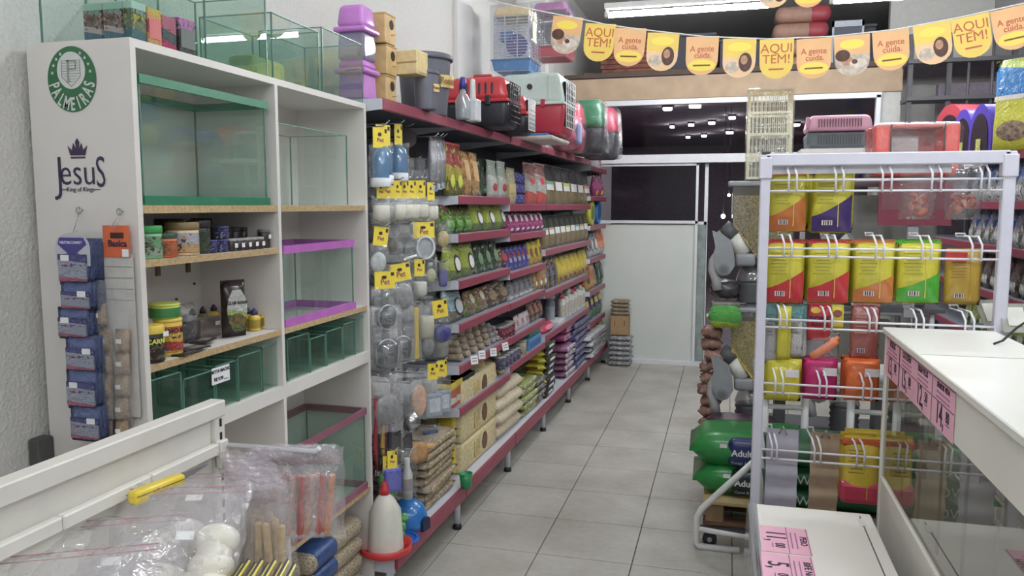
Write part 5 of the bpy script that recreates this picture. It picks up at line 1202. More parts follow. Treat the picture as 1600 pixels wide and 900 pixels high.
stack(804, 838, zd + 0.0, 6, 0.05, 0.2, 0.16, mat((52, 58, 50), 0.3, noise=0.25, scale=40), None, 'black green sack piled at back of second bay base', 'black sacks')
stack(838, 858, zd, 4, 0.05, 0.26, 0.02, mat((110, 108, 100), 0.22, noise=0.4, scale=50), mat((150, 146, 140), 0.2, noise=0.4, scale=50), 'shiny grey mesh bag piled on second bay base', 'grey mesh bags')
YBG = mat((214, 206, 40), 0.35, noise=0.04)
for k in range(8):
    t = thing('feed_bag', 'bright yellow green feed bag with red script, %s from bottom' % nth(k), 'bag', G(2.93 + 0.006 * (k % 2), 0.175 - 0.008 * (k % 3), zd + k * 0.0505), GRZ + 0.02 * (-1) ** k, 'yellow green feed bags')
    part(t, 'body', flatbag(0.3, 0.3, 0.055), YBG)
    part(t, 'dark_end', MB().rbox((0, -0.143, 0.027), (0.26, 0.03, 0.046), 0.012, 3), mat((44, 44, 50), 0.4)); part(t, 'white_print', MB().rbox((0.0, -0.158, 0.027), (0.13, 0.006, 0.018), 0.004, 1), l_white)
    part(t, 'red_script', MB().rbox((-0.149, -0.01, 0.028), (0.006, 0.15, 0.014), 0.002, 1), mat((150, 60, 40), 0.5, noise=0.3, scale=90))
stack(884, 900, 0.50, 2, 0.08, 0.28, 0.05, mat((176, 70, 130), 0.35, noise=0.08), mat((206, 150, 180), 0.35, noise=0.3, scale=60), 'magenta feed bag lying on pile behind yellow green bags', 'magenta feed bags')
stack(884, 900, zd, 5, 0.055, 0.28, 0.02, mat((150, 96, 130), 0.35, noise=0.2, scale=30), mat((222, 214, 220), 0.35, noise=0.4, scale=60), 'pink white ended bag piled on third bay base', 'pink white bags')
stack(896, 923, zd, 7, 0.062, 0.28, 0.02, mat((58, 54, 110), 0.35, noise=0.1), mat((130, 130, 170), 0.35, noise=0.6, scale=50), 'navy spotted feed bag piled on third bay base', 'navy feed bags')
grow(920, 948, 2, 0.33, 0.04, 0.12, 0.2, P(mat((120, 40, 84), 0.3, noise=0.08), l_yel, (-0.5, 0.3, 0.1, 0.5, False)), 'wine red bag with yellow label on last bay base', 'wine red bags')
stack(922, 950, zd, 4, 0.055, 0.2, -0.03, mat((206, 206, 210), 0.3, noise=0.2, scale=30), mat((150, 150, 156), 0.35, noise=0.5, scale=60), 'white crumpled bag piled on last bay base', 'white bags')
# ================================================================ things on top of the left shelving
ZT = 2.068
def grid_door(w, h, nx, nz, r=0.0025, y=0.0, z0=0.0):
    mb = MB()
    for i in range(nx + 1): mb.cyl((-w / 2 + w * i / nx, y, z0), (-w / 2 + w * i / nx, y, z0 + h), r, n=6)
    for j in range(nz + 1): mb.cyl((-w / 2, y, z0 + h * j / nz), (w / 2, y, z0 + h * j / nz), r, n=6)
    return mb
def carrier(label, w, d, h, topm, botm, doorm, loc, rz, vents=True, group='pet carriers', split=0.52, ventm=DARK):
    t = thing('pet_carrier', label, 'pet carrier', loc, rz, group)
    hb = h * split
    part(t, 'tub', MB().rbox((0, 0, hb / 2), (w * 0.9, d * 0.92, hb), 0.03, 3, 1.1), botm)
    part(t, 'lid', MB().rbox((0, 0, hb + (h - hb) / 2), (w, d, h - hb), 0.035, 3, 0.84), topm)
    part(t, 'seam_flange', MB().rbox((0, 0, hb), (w * 1.03, d * 1.03, 0.018), 0.006, 2), topm)
    dw, dh = w * 0.68, h * 0.72
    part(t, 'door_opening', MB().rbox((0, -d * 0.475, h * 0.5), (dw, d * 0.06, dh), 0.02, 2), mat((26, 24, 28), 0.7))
    part(t, 'wire_door', grid_door(dw * 1.05, dh * 1.05, 5, 7, 0.0035, -d * 0.515, h * 0.5 - dh * 0.525), doorm)
    if vents:
        for s in (-1, 1):
            for q in range(6):
                part(t, 'vent_slot', MB().rbox((s * w * 0.468, -d * 0.26 + q * d * 0.1, hb + (h - hb) * 0.48), (0.012, d * 0.035, (h - hb) * 0.5), 0.005, 1, M=Matrix.Rotation(0, 4, 'Z')), ventm)
    part(t, 'handle', MB().tube([(0, -d * 0.16, h - 0.004), (0, -d * 0.13, h + 0.02), (0, d * 0.13, h + 0.02), (0, d * 0.16, h - 0.004)], 0.008, 8), topm)
    for s in (-1, 1): part(t, 'latch', MB().rbox((s * w * 0.5, -d * 0.2, hb), (0.02, 0.03, 0.05), 0.005), botm)
    return t
RED = mat((196, 52, 60), 0.3, noise=0.04); BLK = mat((40, 40, 48), 0.4); MINT = mat((206, 226, 222), 0.35, noise=0.02); CRIM = mat((180, 44, 66), 0.35, noise=0.03)
carrier('red over black pet carrier with dark wire door, nearest on shelving', 0.27, 0.36, 0.27, RED, BLK, mat((70, 66, 70), 0.4, 0.4), (-1.31, 4.24, ZT), GRZ)
carrier('small red over black pet carrier with white wire door', 0.2, 0.34, 0.235, RED, BLK, WHITEM, (-1.31, 4.66, ZT - 0.0), GRZ)
carrier('large mint and crimson pet carrier with white wire door', 0.38, 0.46, 0.40, MINT, CRIM, WHITEM, (-1.26, 5.3, ZT + 0.045), GRZ, False, split=0.5)
part(bpy.data.objects['pet_carrier.002'], 'round_vent', MB().cyl((-0.176, 0.0, 0.31), (-0.186, 0.0, 0.31), 0.018, n=14), DARK)
for q in (-0.13, 0.1): part(bpy.data.objects['pet_carrier.002'], 'lid_rib', MB().rbox((-0.183, q, 0.30), (0.012, 0.02, 0.15), 0.004), MINT)
t = thing('litter_tray', 'blue and white litter tray under the mint carrier', 'tray', (-1.24, 5.2, ZT), GRZ)
part(t, 'tray', MB().rbox((0, 0, 0.012), (0.5, 0.34, 0.024), 0.01, 2, 1.05), mat((222, 216, 206), 0.4)); part(t, 'liner', MB().rbox((-0.08, 0.02, 0.03), (0.26, 0.3, 0.026), 0.008, 2), mat((60, 120, 180), 0.4))
def puff(name, label, cat, loc, sc, m, r=1.0, extra=None, rz=0):
    t = thing(name, label, cat, loc, rz)
    mb = MB(); n, mm = 20, 12; vs = []; fs = []
    for j in range(mm + 1):
        th_ = PI * j / mm
        for i in range(n):
            a = 2 * PI * i / n
            k = 1 + 0.07 * math.sin(a * 5 + j * 1.3) + 0.05 * math.sin(a * 3 - j * 2.1)
            vs.append((sc[0] * math.sin(th_) ** 0.7 * math.cos(a) * k, sc[1] * math.sin(th_) ** 0.7 * math.sin(a) * k, sc[2] * (1 - math.cos(th_))))
    for j in range(mm):
        for i in range(n): fs.append((j * n + i, j * n + (i + 1) % n, (j + 1) * n + (i + 1) % n, (j + 1) * n + i))
    part(t, 'body', mb.add(vs, fs, True), m)
    if extra: extra(t)
    return t
puff('wrapped_bed', 'pink plastic wrapped bundle right of mint carrier', 'bundle', (-1.2, 6.0, ZT), (0.14, 0.16, 0.14), mat((206, 120, 150), 0.25, noise=0.15, scale=20), extra=lambda t: part(t, 'printed_panel', MB().rbox((0.11, -0.06, 0.12), (0.05, 0.08, 0.16), 0.02), mat((150, 170, 214), 0.3)))
# domed carriers, green over black and red behind
def dome(label, loc, rz, w, h, topm, botm, group='domed carriers'):
    t = thing('domed_carrier', label, 'pet carrier', loc, rz, group)
    part(t, 'tub', MB().rbox((0, 0, h * 0.25), (w * 0.82, w * 0.82, h * 0.5), 0.04, 3, 1.2), botm)
    part(t, 'lid', MB().rbox((0, 0, h * 0.74), (w, w, h * 0.5), 0.05, 3, 0.82), topm)
    part(t, 'wrap_film', MB().rbox((0, 0, h * 0.51), (w * 1.06, w * 1.06, h * 1.0), 0.05, 3, 0.9), FILMC)
dome('green over black domed carrier wrapped in film', (-1.14, 6.7, ZT), GRZ, 0.3, 0.46, mat((14, 104, 66), 0.25, noise=0.08), mat((24, 25, 34), 0.4))
dome('red domed carrier half hidden behind the green one', (-1.12, 7.25, ZT), GRZ, 0.34, 0.46, mat((200, 50, 90), 0.25, noise=0.06), mat((34, 36, 46), 0.4))
dome('crimson domed carrier behind pink bundle', (-1.24, 6.35, ZT), GRZ, 0.26, 0.40, mat((196, 60, 84), 0.25, noise=0.06), mat((150, 40, 60), 0.4))
# lilac containers
LIL = mat((206, 130, 214), 0.25, noise=0.03); LILC = clear((206, 200, 226), 0.08, 0.1, 0, 0.35, hazec=(190, 180, 214))
for k in range(2):
    t = thing('lilac_container', ('lower', 'upper')[k] + ' lilac plastic food container beside the aquariums', 'container', (-1.455, 3.0, ZT + k * 0.16), GRZ, 'lilac containers')
    part(t, 'body', MB().rbox((0, 0, 0.055), (0.12, 0.12, 0.11), 0.012, 2, 0.92), LILC if k == 1 else LIL)
    part(t, 'rim', MB().rbox((0, 0, 0.117), (0.14, 0.14, 0.022), 0.008, 2), LIL)
    part(t, 'lid', MB().rbox((0, 0, 0.146 if k == 0 else 0.17), (0.125, 0.125, 0.035 if k == 0 else 0.09), 0.02, 3, 0.84), LIL)
NEST = mat((214, 178, 118), 0.7, noise=0.1, scale=18)
for k in range(3):
    t = thing('nest_box', 'wooden bird nest box with round hole, %s' % ('bottom of stack', 'middle of stack', 'top of stack')[k], 'nest box', (-1.435, 3.14 + (0.01 if k == 1 else 0), ZT + k * 0.125), GRZ, 'nest boxes')
    part(t, 'body', MB().rbox((0, 0, 0.061), (0.10, 0.13, 0.122), 0.003, 1), NEST); part(t, 'hole', MB().cyl((0.01, -0.064, 0.08), (0.01, -0.0665, 0.08), 0.02, n=18), mat((60, 46, 36), 0.8))
    part(t, 'perch', MB().cyl((0.01, -0.065, 0.04), (0.01, -0.085, 0.04), 0.003, n=8), NEST); part(t, 'roof_board', MB().rbox((0, 0, 0.118), (0.102, 0.134, 0.008), 0.002, 1), mat((196, 160, 104), 0.7, noise=0.1))
t = thing('wooden_box', 'small pale wooden box resting on the dark feed bins', 'box', (-1.325, 3.25, 2.205), GRZ - 0.1)
part(t, 'body', MB().rbox((0, 0, 0.05), (0.10, 0.11, 0.10), 0.003, 1), mat((230, 206, 150), 0.7, noise=0.08)); part(t, 'joint_strip', MB().box((-0.0505, 0, 0.05), (0.002, 0.108, 0.006)), mat((170, 140, 90), 0.7)); part(t, 'front_panel', MB().rbox((0, -0.056, 0.05), (0.084, 0.004, 0.084), 0.002, 1), mat((222, 196, 136), 0.7))
BIN = mat((92, 92, 104), 0.45, noise=0.04)
def feedbin(label, r, h, loc):
    t = thing('feed_bin', label, 'bin', loc, GRZ, 'grey feed bins')
    part(t, 'body', MB().lathe([(r * 0.8, 0), (r * 0.84, 0.01), (r * 0.98, h * 0.9), (r, h * 0.94)], 26), clear((150, 150, 160), 0.05, 0.15, 0, 0.8, hazec=(112, 112, 124)) if False else mat((112, 112, 124), 0.4, noise=0.04))
    part(t, 'lid', MB().lathe([(r * 1.05, h * 0.9), (r * 1.07, h * 0.92), (r * 1.07, h * 0.97), (r * 0.98, h), (r * 0.9, h * 0.985)], 26), BIN)
    lb = part(t, 'label', MB().box((0.3 * r, -r * 0.93, h * 0.55), (r * 0.62, 0.004, h * 0.2), Matrix.Rotation(-0.5, 4, 'Z')), mat((226, 200, 130), 0.5, noise=0.2, scale=60))
    lettering(t, 'Pote', r * 0.34, mat((150, 90, 40), 0.5, noise=0), (-0.26 * r, -r * 1.0, h * 0.55), (PI / 2, 0, -0.5), bold=0.0006)
feedbin('large dark grey feed bin on shelving top', 0.125, 0.28, (-1.385, 3.56, ZT))
feedbin('small dark grey feed bin in front of large one', 0.055, 0.17, (-1.29, 3.33, ZT))
t = thing('cleaner_bottle', 'clear spray bottle with blue cap beside the feed bins', 'bottle', (-1.25, 3.72, ZT), GRZ)
part(t, 'body', MB().lathe([(0.034, 0), (0.036, 0.01), (0.036, 0.09), (0.014, 0.13), (0.012, 0.15)], 16), clear((206, 222, 226), 0.08, 0.08, 0, 0.3)); part(t, 'cap', MB().lathe([(0.016, 0.145), (0.018, 0.17), (0.012, 0.2)], 12), mat((60, 60, 150), 0.4))
t = thing('white_dispenser', 'white plastic dispenser with tall neck next to spray bottle', 'bottle', (-1.235, 3.84, ZT), GRZ)
part(t, 'body', MB().rbox((0, 0, 0.055), (0.075, 0.06, 0.11), 0.008, 2), mat((206, 208, 212), 0.4)); part(t, 'neck', MB().rbox((-0.01, 0, 0.155), (0.035, 0.03, 0.11), 0.012, 2, 0.8), mat((214, 212, 208), 0.4))
# hanging cages above
def hamster_cage(label, loc, rz, w, d, h, trayc, roofc, wirec, inner):
    t = thing('hamster_cage', label, 'cage', loc, rz, 'hanging cages')
    part(t, 'tray', MB().rbox((0, 0, 0.035), (w, d, 0.07), 0.012, 2, 1.12), mat(trayc, 0.3, noise=0.03))
    part(t, 'tray_rim', MB().rbox((0, 0, 0.072), (w * 1.14, d * 1.14, 0.014), 0.005, 2), mat(tuple(int(c * 0.8) for c in trayc), 0.3))
    bars = MB()
    for s in (-1, 1):
        for q in range(15):
            z = 0.085 + q * (h - 0.16) / 14
            bars.box((0, s * d * 0.5, z), (w, 0.003, 0.004)); bars.box((s * w * 0.5, 0, z), (0.003, d, 0.004))
        for e in (-1, -0.35, 0.35, 1): bars.box((e * w * 0.5, s * d * 0.5, h * 0.5), (0.005, 0.005, h - 0.13)); bars.box((s * w * 0.5, e * d * 0.5, h * 0.5), (0.005, 0.005, h - 0.13))
    part(t, 'bars', bars, mat(wirec, 0.3))
    part(t, 'roof', MB().rbox((0, 0, h - 0.04), (w * 1.06, d * 1.06, 0.07), 0.02, 2, 0.86), mat(roofc, 0.4))
    part(t, 'wheel', MB().cyl((0.02, -d * 0.1, h * 0.42), (0.02, -d * 0.25, h * 0.42), w * 0.3, n=20), mat(inner[0], 0.35)); part(t, 'house', MB().rbox((-w * 0.22, 0.02, h * 0.58), (w * 0.4, d * 0.5, h * 0.16), 0.01), mat(inner[1], 0.35))
    part(t, 'wrap_film', MB().box((0, 0, h * 0.5), (w * 1.16, d * 1.16, h)), clear((246, 248, 250), 0.04, 0.06, 0.6, 0.06))
    part(t, 'price_card', MB().box((w * 0.5 * 1.18, -d * 0.2, h * 0.6), (0.003, 0.1, 0.13)), mat((226, 214, 170), 0.5)); part(t, 'hanging_cord', MB().cyl((0, 0, h), (0, 0, ZC - loc[2]), 0.003), mat((200, 200, 200), 0.5))
hamster_cage('blue tray hamster cage with cream roof hanging by wall', (-1.415, 5.35, 2.545), 0, 0.24, 0.26, 0.43, (40, 130, 200), (222, 196, 140), (190, 196, 214), ((84, 80, 150), (84, 130, 190)))
hamster_cage('red tray hamster cage hanging behind the blue one', (-1.36, 6.3, 2.80), 0, 0.26, 0.3, 0.42, (206, 60, 84), (206, 130, 190), (130, 130, 140), ((120, 120, 130), (150, 140, 150)))

# ================================================================ stack by the back wall
p0 = (-1.04, 8.18)
for k in range(6):
    puffm = mat((150, 150, 152), 0.25, noise=0.3, scale=25)
    t = thing('clear_sack', 'grey plastic wrapped sack in stack by white door, %s from bottom' % nth(k), 'sack', (p0[0] + 0.008 * (k % 2), p0[1], 0.001 + k * 0.052), 0, 'grey wrapped sacks')
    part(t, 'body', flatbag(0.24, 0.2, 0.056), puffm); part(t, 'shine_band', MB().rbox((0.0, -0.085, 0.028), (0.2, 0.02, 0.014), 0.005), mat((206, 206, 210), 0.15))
carton('cardboard_box', 'brown cardboard box with hand slots on the grey sacks', 0.185, 0.15, 0.2, (p0[0], p0[1], 0.325), 0, mat((170, 136, 96), 0.75, noise=0.05), None, None, None)
for s in (-0.05, 0.05): part(bpy.data.objects['cardboard_box'], 'hand_slot', MB().rbox((s, -0.0755, 0.12), (0.008, 0.003, 0.06), 0.001, 1), mat((96, 74, 52), 0.8))
for k in range(4):
    t = thing('flat_bag', 'flat brown seed bag on top of cardboard box, %s from bottom' % nth(k), 'bag', (p0[0], p0[1], 0.526 + k * 0.04), 0, 'flat seed bags')
    part(t, 'body', flatbag(0.2, 0.16, 0.043), mat((150, 132, 110), 0.3, noise=0.35, scale=70)); part(t, 'end_seal', MB().box((0.098, 0, 0.021), (0.012, 0.15, 0.004)), mat((190, 180, 166), 0.3))

# ================================================================ right aisle: sacks on pallet, trolley, dispensers
pal_w = mat((206, 178, 124), 0.75, noise=0.12, scale=14)
t = thing('wooden_pallet', 'pale wooden pallet under the green sacks', 'pallet', (0.2, 4.32, 0))
for q in range(4): part(t, 'deck_board', MB().rbox((0, -0.225 + q * 0.15, 0.145), (0.56, 0.11, 0.022), 0.003, 1), pal_w)
for q in (-0.22, 0.0, 0.22): part(t, 'bearer', MB().rbox((q, 0, 0.087), (0.09, 0.54, 0.094), 0.004, 1), mat((150, 120, 84), 0.75, noise=0.15, scale=14))
for q in range(3): part(t, 'bottom_board', MB().rbox((0, -0.22 + q * 0.22, 0.03), (0.56, 0.09, 0.02), 0.003, 1), mat((130, 96, 70), 0.75, noise=0.15, scale=14))
GRS = mat((30, 140, 60), 0.28, noise=0.06); NVY = mat((44, 56, 110), 0.3, noise=0.05); DKN = mat((40, 50, 50), 0.3, noise=0.1)
for k in range(2):
    t = thing('feed_sack', ('lower', 'upper')[k] + ' green and navy feed sack reading Adulto', 'sack', (0.16 + 0.02 * (1 - k), 4.30, 0.157 + k * 0.15), 0.02, 'Adulto feed sacks')
    hh = 0.165 if k == 0 else 0.175
    part(t, 'body', flatbag(0.64, 0.42, hh), GRS)
    part(t, 'printed_panel', MB().rbox((0.085, -0.012, hh * 0.5), (0.43, 0.40, hh * 0.84), 0.04, 4), NVY if k else DKN)
    lettering(t, 'Adulto', 0.046, mat((232, 232, 236), 0.5, noise=0), (-0.11, -0.2135, hh * 0.52), bold=0.0012, align='LEFT')
    lettering(t, ('Carne & Arroz', 'Frango & Arroz')[k], 0.021, mat((170, 176, 196), 0.5, noise=0), (-0.11, -0.2135, hh * 0.24), align='LEFT')
    part(t, 'code_patch', MB().box((-0.15, -0.2, hh * 0.7), (0.035, 0.002, 0.02)), PAPER)
    if k: part(t, 'dog_picture', MB().prism(oval(0.03, hh * 0.83, 0.04, 0.022), -0.2145, -0.2), mat((60, 46, 46), 0.6, noise=0.2, scale=30))
def tubepts(px): return [onY(x, y, yy) for x, y, yy in px]
t = thing('trolley', 'white bent tube trolley beside the pallet', 'trolley', (0.0, 3.8, 0))
o3 = Vector((0.0, 3.8, 0))
f1 = [Vector(q) - o3 for q in ((0.16, 3.8, 0.46), (0.02, 3.8, 0.31), (-0.08, 3.8, 0.2), (-0.1, 3.8, 0.16), (-0.102, 3.8, 0.03), (-0.09, 3.8, 0.012), (0.10, 3.8, 0.012))]
part(t, 'frame_tube', MB().tube(f1, 0.016, 12), WHITEM); part(t, 'cross_tube', MB().cyl((-0.1, 0, 0.1), (0.2, 0, 0.075), 0.013, n=10), WHITEM)
for x in (-0.04, 0.16):
    wl = part(t, 'wheel', MB().cyl((x, 0.04, 0.034), (x, 0.064, 0.034), 0.034, n=20), DARK); part(wl, 'hub', MB().cyl((x, 0.036, 0.034), (x, 0.068, 0.034), 0.012, n=12), GREYM)
part(t, 'base_plate', MB().rbox((0.05, 0.06, 0.08), (0.3, 0.06, 0.012), 0.003, 1), DARK)
# printed bag on the low shelf and dispensers
KIB = mat((170, 150, 110), 0.7, noise=0.45, scale=160); KIBY = mat((206, 184, 96), 0.7, noise=0.4, scale=160)
DG = mat((146, 148, 152), 0.4, noise=0.04); DG2 = mat((176, 176, 176), 0.4, noise=0.04); DKG = mat((84, 84, 88), 0.5)
st = thing('dispenser_stand', 'dark shelf stand carrying the grey bulk feed dispensers', 'stand', (0.6, 5.0, 0))
part(st, 'top_shelf', MB().box((0.05, 0.05, 1.07), (1.05, 0.5, 0.02)), DKG); part(st, 'low_shelf', MB().box((0.05, 0.05, 0.3), (1.05, 0.5, 0.03)), DKG)
for x in (-0.42, 0.52):
    for y in (-0.15, 0.28): part(st, 'leg', MB().cyl((x, y, 0), (x, y, 1.06), 0.014), WHITEM)
def dispenser(label, x, y, z, h, kib, wide=0.34, rz=0.0):
    """bulk feed dispenser: clear hopper over a grey gate and a hanging chute, spout to local -X"""
    t = thing('feed_dispenser', label, 'dispenser', (x, y, z), rz, 'bulk feed dispensers')
    def q(x, y): return ((x - 295) * 0.00146, h - (y - 145) * 0.00146)   # drawing units to metres
    hop = [q(295, 160), (wide, h - 0.02), (wide, q(0, 470)[1]), (q(415, 0)[0], q(0, 450)[1]), q(295, 290)]
    part(t, 'hopper', MB().prism(hop, -0.13, 0.13), clear((236, 236, 232), 0.04, 0.08, 0, 0.22, hazec=(150, 148, 140)))
    kp = [(x * 0.96 + 0.006, (z - h) * 0.94 + h - 0.055) for x, z in hop]
    part(t, 'feed', MB().prism(kp, -0.122, 0.122), kib)
    part(t, 'lid', MB().rbox((wide / 2 - 0.004, 0, h - 0.008), (wide + 0.05, 0.29, 0.03), 0.01, 2), DG)
    part(t, 'level_window', MB().box((-0.003, -0.1, h - 0.12), (0.005, 0.03, 0.12)), mat((206, 206, 196), 0.3))
    a1, a2, a3 = q(262, 318), q(305, 355), q(345, 428)
    part(t, 'collar', MB().cyl((a1[0], -0.09, a1[1]), (a2[0], -0.09, a2[1]), 0.045, 0.05, 16), DKG)
    part(t, 'ribbed_tube', MB().cyl((a2[0] - 0.004, -0.09, a2[1]), (a3[0], -0.09, a3[1]), 0.047, 0.042, 16), mat((214, 212, 204), 0.35))
    arm = [q(x, y) for x, y in ((220, 335), (233, 400), (225, 430), (235, 480), (245, 505), (265, 515), (290, 505), (310, 470), (305, 420), (290, 370), (255, 345), (247, 330), (238, 342))]
    part(t, 'lever_arm', MB().prism(arm, -0.17, -0.135), DG)
    pv = q(268, 488)
    part(t, 'pivot', MB().cyl((pv[0], -0.17, pv[1]), (pv[0], -0.182, pv[1]), 0.032, n=20), mat((128, 130, 134), 0.4)); part(t, 'pivot_cap', MB().cyl((pv[0], -0.182, pv[1]), (pv[0], -0.186, pv[1]), 0.02, n=20), mat((108, 110, 114), 0.4))
    part(t, 'chute', MB().tube([(x, -0.13, z) for x, z in (q(248, 425), q(228, 455), q(224, 490), q(238, 525), q(246, 572))], 0.028, 12), DG2)
    e1 = q(350, 450)
    part(t, 'elbow', MB().rbox((e1[0], -0.06, e1[1]), (0.11, 0.16, 0.075), 0.02, 3), DG)
    e2 = q(362, 540)
    part(t, 'dome', MB().lathe([(0.085, 0), (0.085, 0.015), (0.07, 0.06), (0.045, 0.1)], 20, (e2[0] + 0.02, -0.02, e2[1])), clear((236, 236, 236), 0.08, 0.06, 0, 0.35, hazec=(150, 150, 152)))
    part(t, 'ribbed_base', MB().lathe([(0.075 if k % 2 else 0.085, k * e2[1] / 9) for k in range(10)], 18, (e2[0] + 0.02, -0.02, 0)), DKG)
    part(t, 'rear_foot', MB().box((wide - 0.05, 0.03, q(0, 470)[1] / 2), (0.06, 0.16, q(0, 470)[1])), DKG)
    return t
dispenser('upper grey dispenser with clear hopper of tan feed', 0.03, 4.9, 1.085, 0.70, KIB)
dispenser('lower grey dispenser with clear hopper of yellow feed', 0.04, 4.86, 0.32, 0.74, KIBY)
dispenser('wide grey dispenser seen through the top of white rack', 0.62, 4.98, 1.085, 0.70, mat((140, 140, 140), 0.5), 0.5)
dispenser('second lower grey dispenser behind the white rack bags', 0.58, 4.95, 0.32, 0.74, mat((130, 128, 124), 0.6), 0.36)
t = thing('maroon_sign', 'maroon framed sign behind clear bags on white rack', 'sign', (0.93, 4.5, 1.66))
part(t, 'board', MB().box((0, 0, 0), (0.345, 0.012, 0.22)), mat((120, 36, 56), 0.4)); part(t, 'inset', MB().box((0, -0.007, 0.03), (0.32, 0.003, 0.12)), mat((110, 60, 70), 0.5)); part(t, 'stand_post', MB().box((0, 0.02, -0.34), (0.05, 0.03, 0.5)), DG)
# column of brown chews and the bags around it
CHW = mat((150, 112, 98), 0.55, noise=0.3, scale=30)
for k in range(9):
    random.seed(40 + k)
    t = thing('chew_bundle', 'pinkish brown rawhide bundle in column before dispensers, %s from bottom' % nth(k), 'pet chew', (-0.065 + random.uniform(-0.02, 0.02), 4.78, 0.335 + k * 0.068), random.uniform(-0.5, 0.5), 'rawhide bundles')
    mb = MB()
    for q in range(4):
        a = random.uniform(-0.5, 0.5)
        mb.tube([(-0.05, 0.01 * q - 0.02, 0.03 + random.uniform(-0.02, 0.02)), (-0.02, 0.012 * q - 0.02, 0.03 + 0.03 * a), (0.02, 0.012 * q - 0.03, 0.035 - 0.03 * a), (0.05, 0.01 * q - 0.02, 0.03 + random.uniform(-0.02, 0.02))], 0.027, 8)
    part(t, 'rawhide_strips', mb, CHW if k % 2 else mat((176, 132, 116), 0.5, noise=0.3, scale=30)); part(t, 'knot', MB().sphere((0, -0.03, 0.03), 0.024, 9, 6, (1.2, 0.7, 0.8)), mat((120, 84, 74), 0.5, noise=0.3, scale=30))
random.seed(11)
t = thing('green_bag', 'bright green and lime bag on top of the rawhide column', 'bag', (0.005, 4.7, 0.955))
part(t, 'body', flatbag(0.19, 0.16, 0.13), pkg((0, (190, 206, 50)), (0.35, (84, 176, 70)), rough=0.25)); part(t, 'folded_top', MB().rbox((0.0, 0.02, 0.13), (0.16, 0.1, 0.03), 0.01, 3), mat((120, 112, 104), 0.3, noise=0.3, scale=40)); part(t, 'end_seal', MB().box((-0.098, 0, 0.065), (0.012, 0.14, 0.004)), mat((150, 190, 70), 0.3))
puff('dark_bag', 'crumpled dark plastic bag behind the green bag', 'bag', (0.0, 4.85, 1.10), (0.09, 0.08, 0.06), mat((66, 64, 66), 0.25, noise=0.2, scale=30))
t = thing('printed_bag', 'dark red and blue printed bag on low shelf above green sacks', 'bag', (0.12, 4.62, 0.302), 0.05)
part(t, 'body', flatbag(0.44, 0.3, 0.15), mat((96, 66, 84), 0.35, noise=0.5, scale=14)); part(t, 'printed_panel', MB().rbox((0.0, -0.14, 0.075), (0.3, 0.03, 0.09), 0.01), mat((150, 74, 64), 0.4, noise=0.5, scale=20)); part(t, 'blue_end', MB().rbox((-0.19, -0.05, 0.075), (0.04, 0.2, 0.09), 0.015), mat((70, 70, 130), 0.4))
part(st, 'front_tray', MB().box((-0.3, -0.35, 0.29), (0.62, 0.3, 0.012)), DKG)
# tall wire cage wrapped in film
t = thing('bird_cage', 'tall cream wire cage wrapped in film on the dispenser', 'cage', (0.225, 4.95, 1.805), 0)
CRM = mat((222, 218, 190), 0.4, noise=0.03)
W_, D_, H_ = 0.23, 0.2, 0.50
for sx in (-1, 1):
    for sy in (-1, 1): part(t, 'corner_post', MB().box((sx * W_ / 2, sy * D_ / 2, H_ / 2), (0.014, 0.014, H_)), CRM)
for q in range(5): part(t, 'tier_rail', MB().box((0, -D_ / 2, 0.005 + q * H_ / 4 * 0.995), (W_, 0.012, 0.012)).box((0, D_ / 2, 0.005 + q * H_ / 4 * 0.995), (W_, 0.012, 0.012)).box((-W_ / 2, 0, 0.005 + q * H_ / 4 * 0.995), (0.012, D_, 0.012)).box((W_ / 2, 0, 0.005 + q * H_ / 4 * 0.995), (0.012, D_, 0.012)), CRM)
for sy in (-1, 1):
    mb = MB()
    for q in range(11): mb.cyl((-W_ / 2 + W_ * q / 10, sy * D_ / 2, 0), (-W_ / 2 + W_ * q / 10, sy * D_ / 2, H_), 0.0022, n=5)
    for q in range(9): mb.cyl((-W_ / 2, sy * D_ / 2, H_ * q / 8), (W_ / 2, sy * D_ / 2, H_ * q / 8), 0.0018, n=5)
    part(t, 'wire_panel', mb, CRM)
for q in range(2): part(t, 'tier_floor', MB().box((0, 0, 0.01 + q * H_ / 2), (W_, D_, 0.006)), CRM)
part(t, 'wrap_film', MB().rbox((0, 0, H_ / 2 + 0.005), (W_ + 0.03, D_ + 0.03, H_ + 0.02), 0.01, 2), clear((246, 246, 240), 0.07, 0.08, 1.0, 0.12))
# carriers and bed seen above the rack
t = thing('pet_carrier', 'pink over grey pet carrier on shelf in front of dark glass', 'pet carrier', (0.65, 5.4, 2.0), 0)
part(t, 'tub', MB().rbox((0, 0, 0.05), (0.36, 0.26, 0.1), 0.02, 2, 1.05), mat((96, 108, 116), 0.4)); part(t, 'lid', MB().rbox((0, 0, 0.155), (0.39, 0.28, 0.1), 0.03, 3, 0.9), mat((232, 176, 206), 0.3, noise=0.03))
for q in range(16): part(t, 'vent_slot', MB().box((-0.12 + q * 0.016, -0.136, 0.155), (0.006, 0.012, 0.05)), mat((120, 84, 104), 0.5))
for q in range(16): part(t, 'tub_slot', MB().box((-0.12 + q * 0.016, -0.133, 0.055), (0.006, 0.008, 0.06)), mat((60, 68, 74), 0.5))
part(t, 'hinge_tab', MB().rbox((-0.185, -0.12, 0.16), (0.02, 0.03, 0.07), 0.006), mat((206, 150, 180), 0.3))
t = thing('wall_shelf', 'white shelf carrying the pink carrier above dispensers', 'shelf', (0.68, 5.4, 1.985)); part(t, 'board', MB().box((0, 0, 0), (0.5, 0.34, 0.028)), WHITEM); part(t, 'support', MB().box((-0.2, 0.12, -0.45), (0.03, 0.03, 0.9)).box((0.2, 0.12, -0.45), (0.03, 0.03, 0.9)), WHITEM)
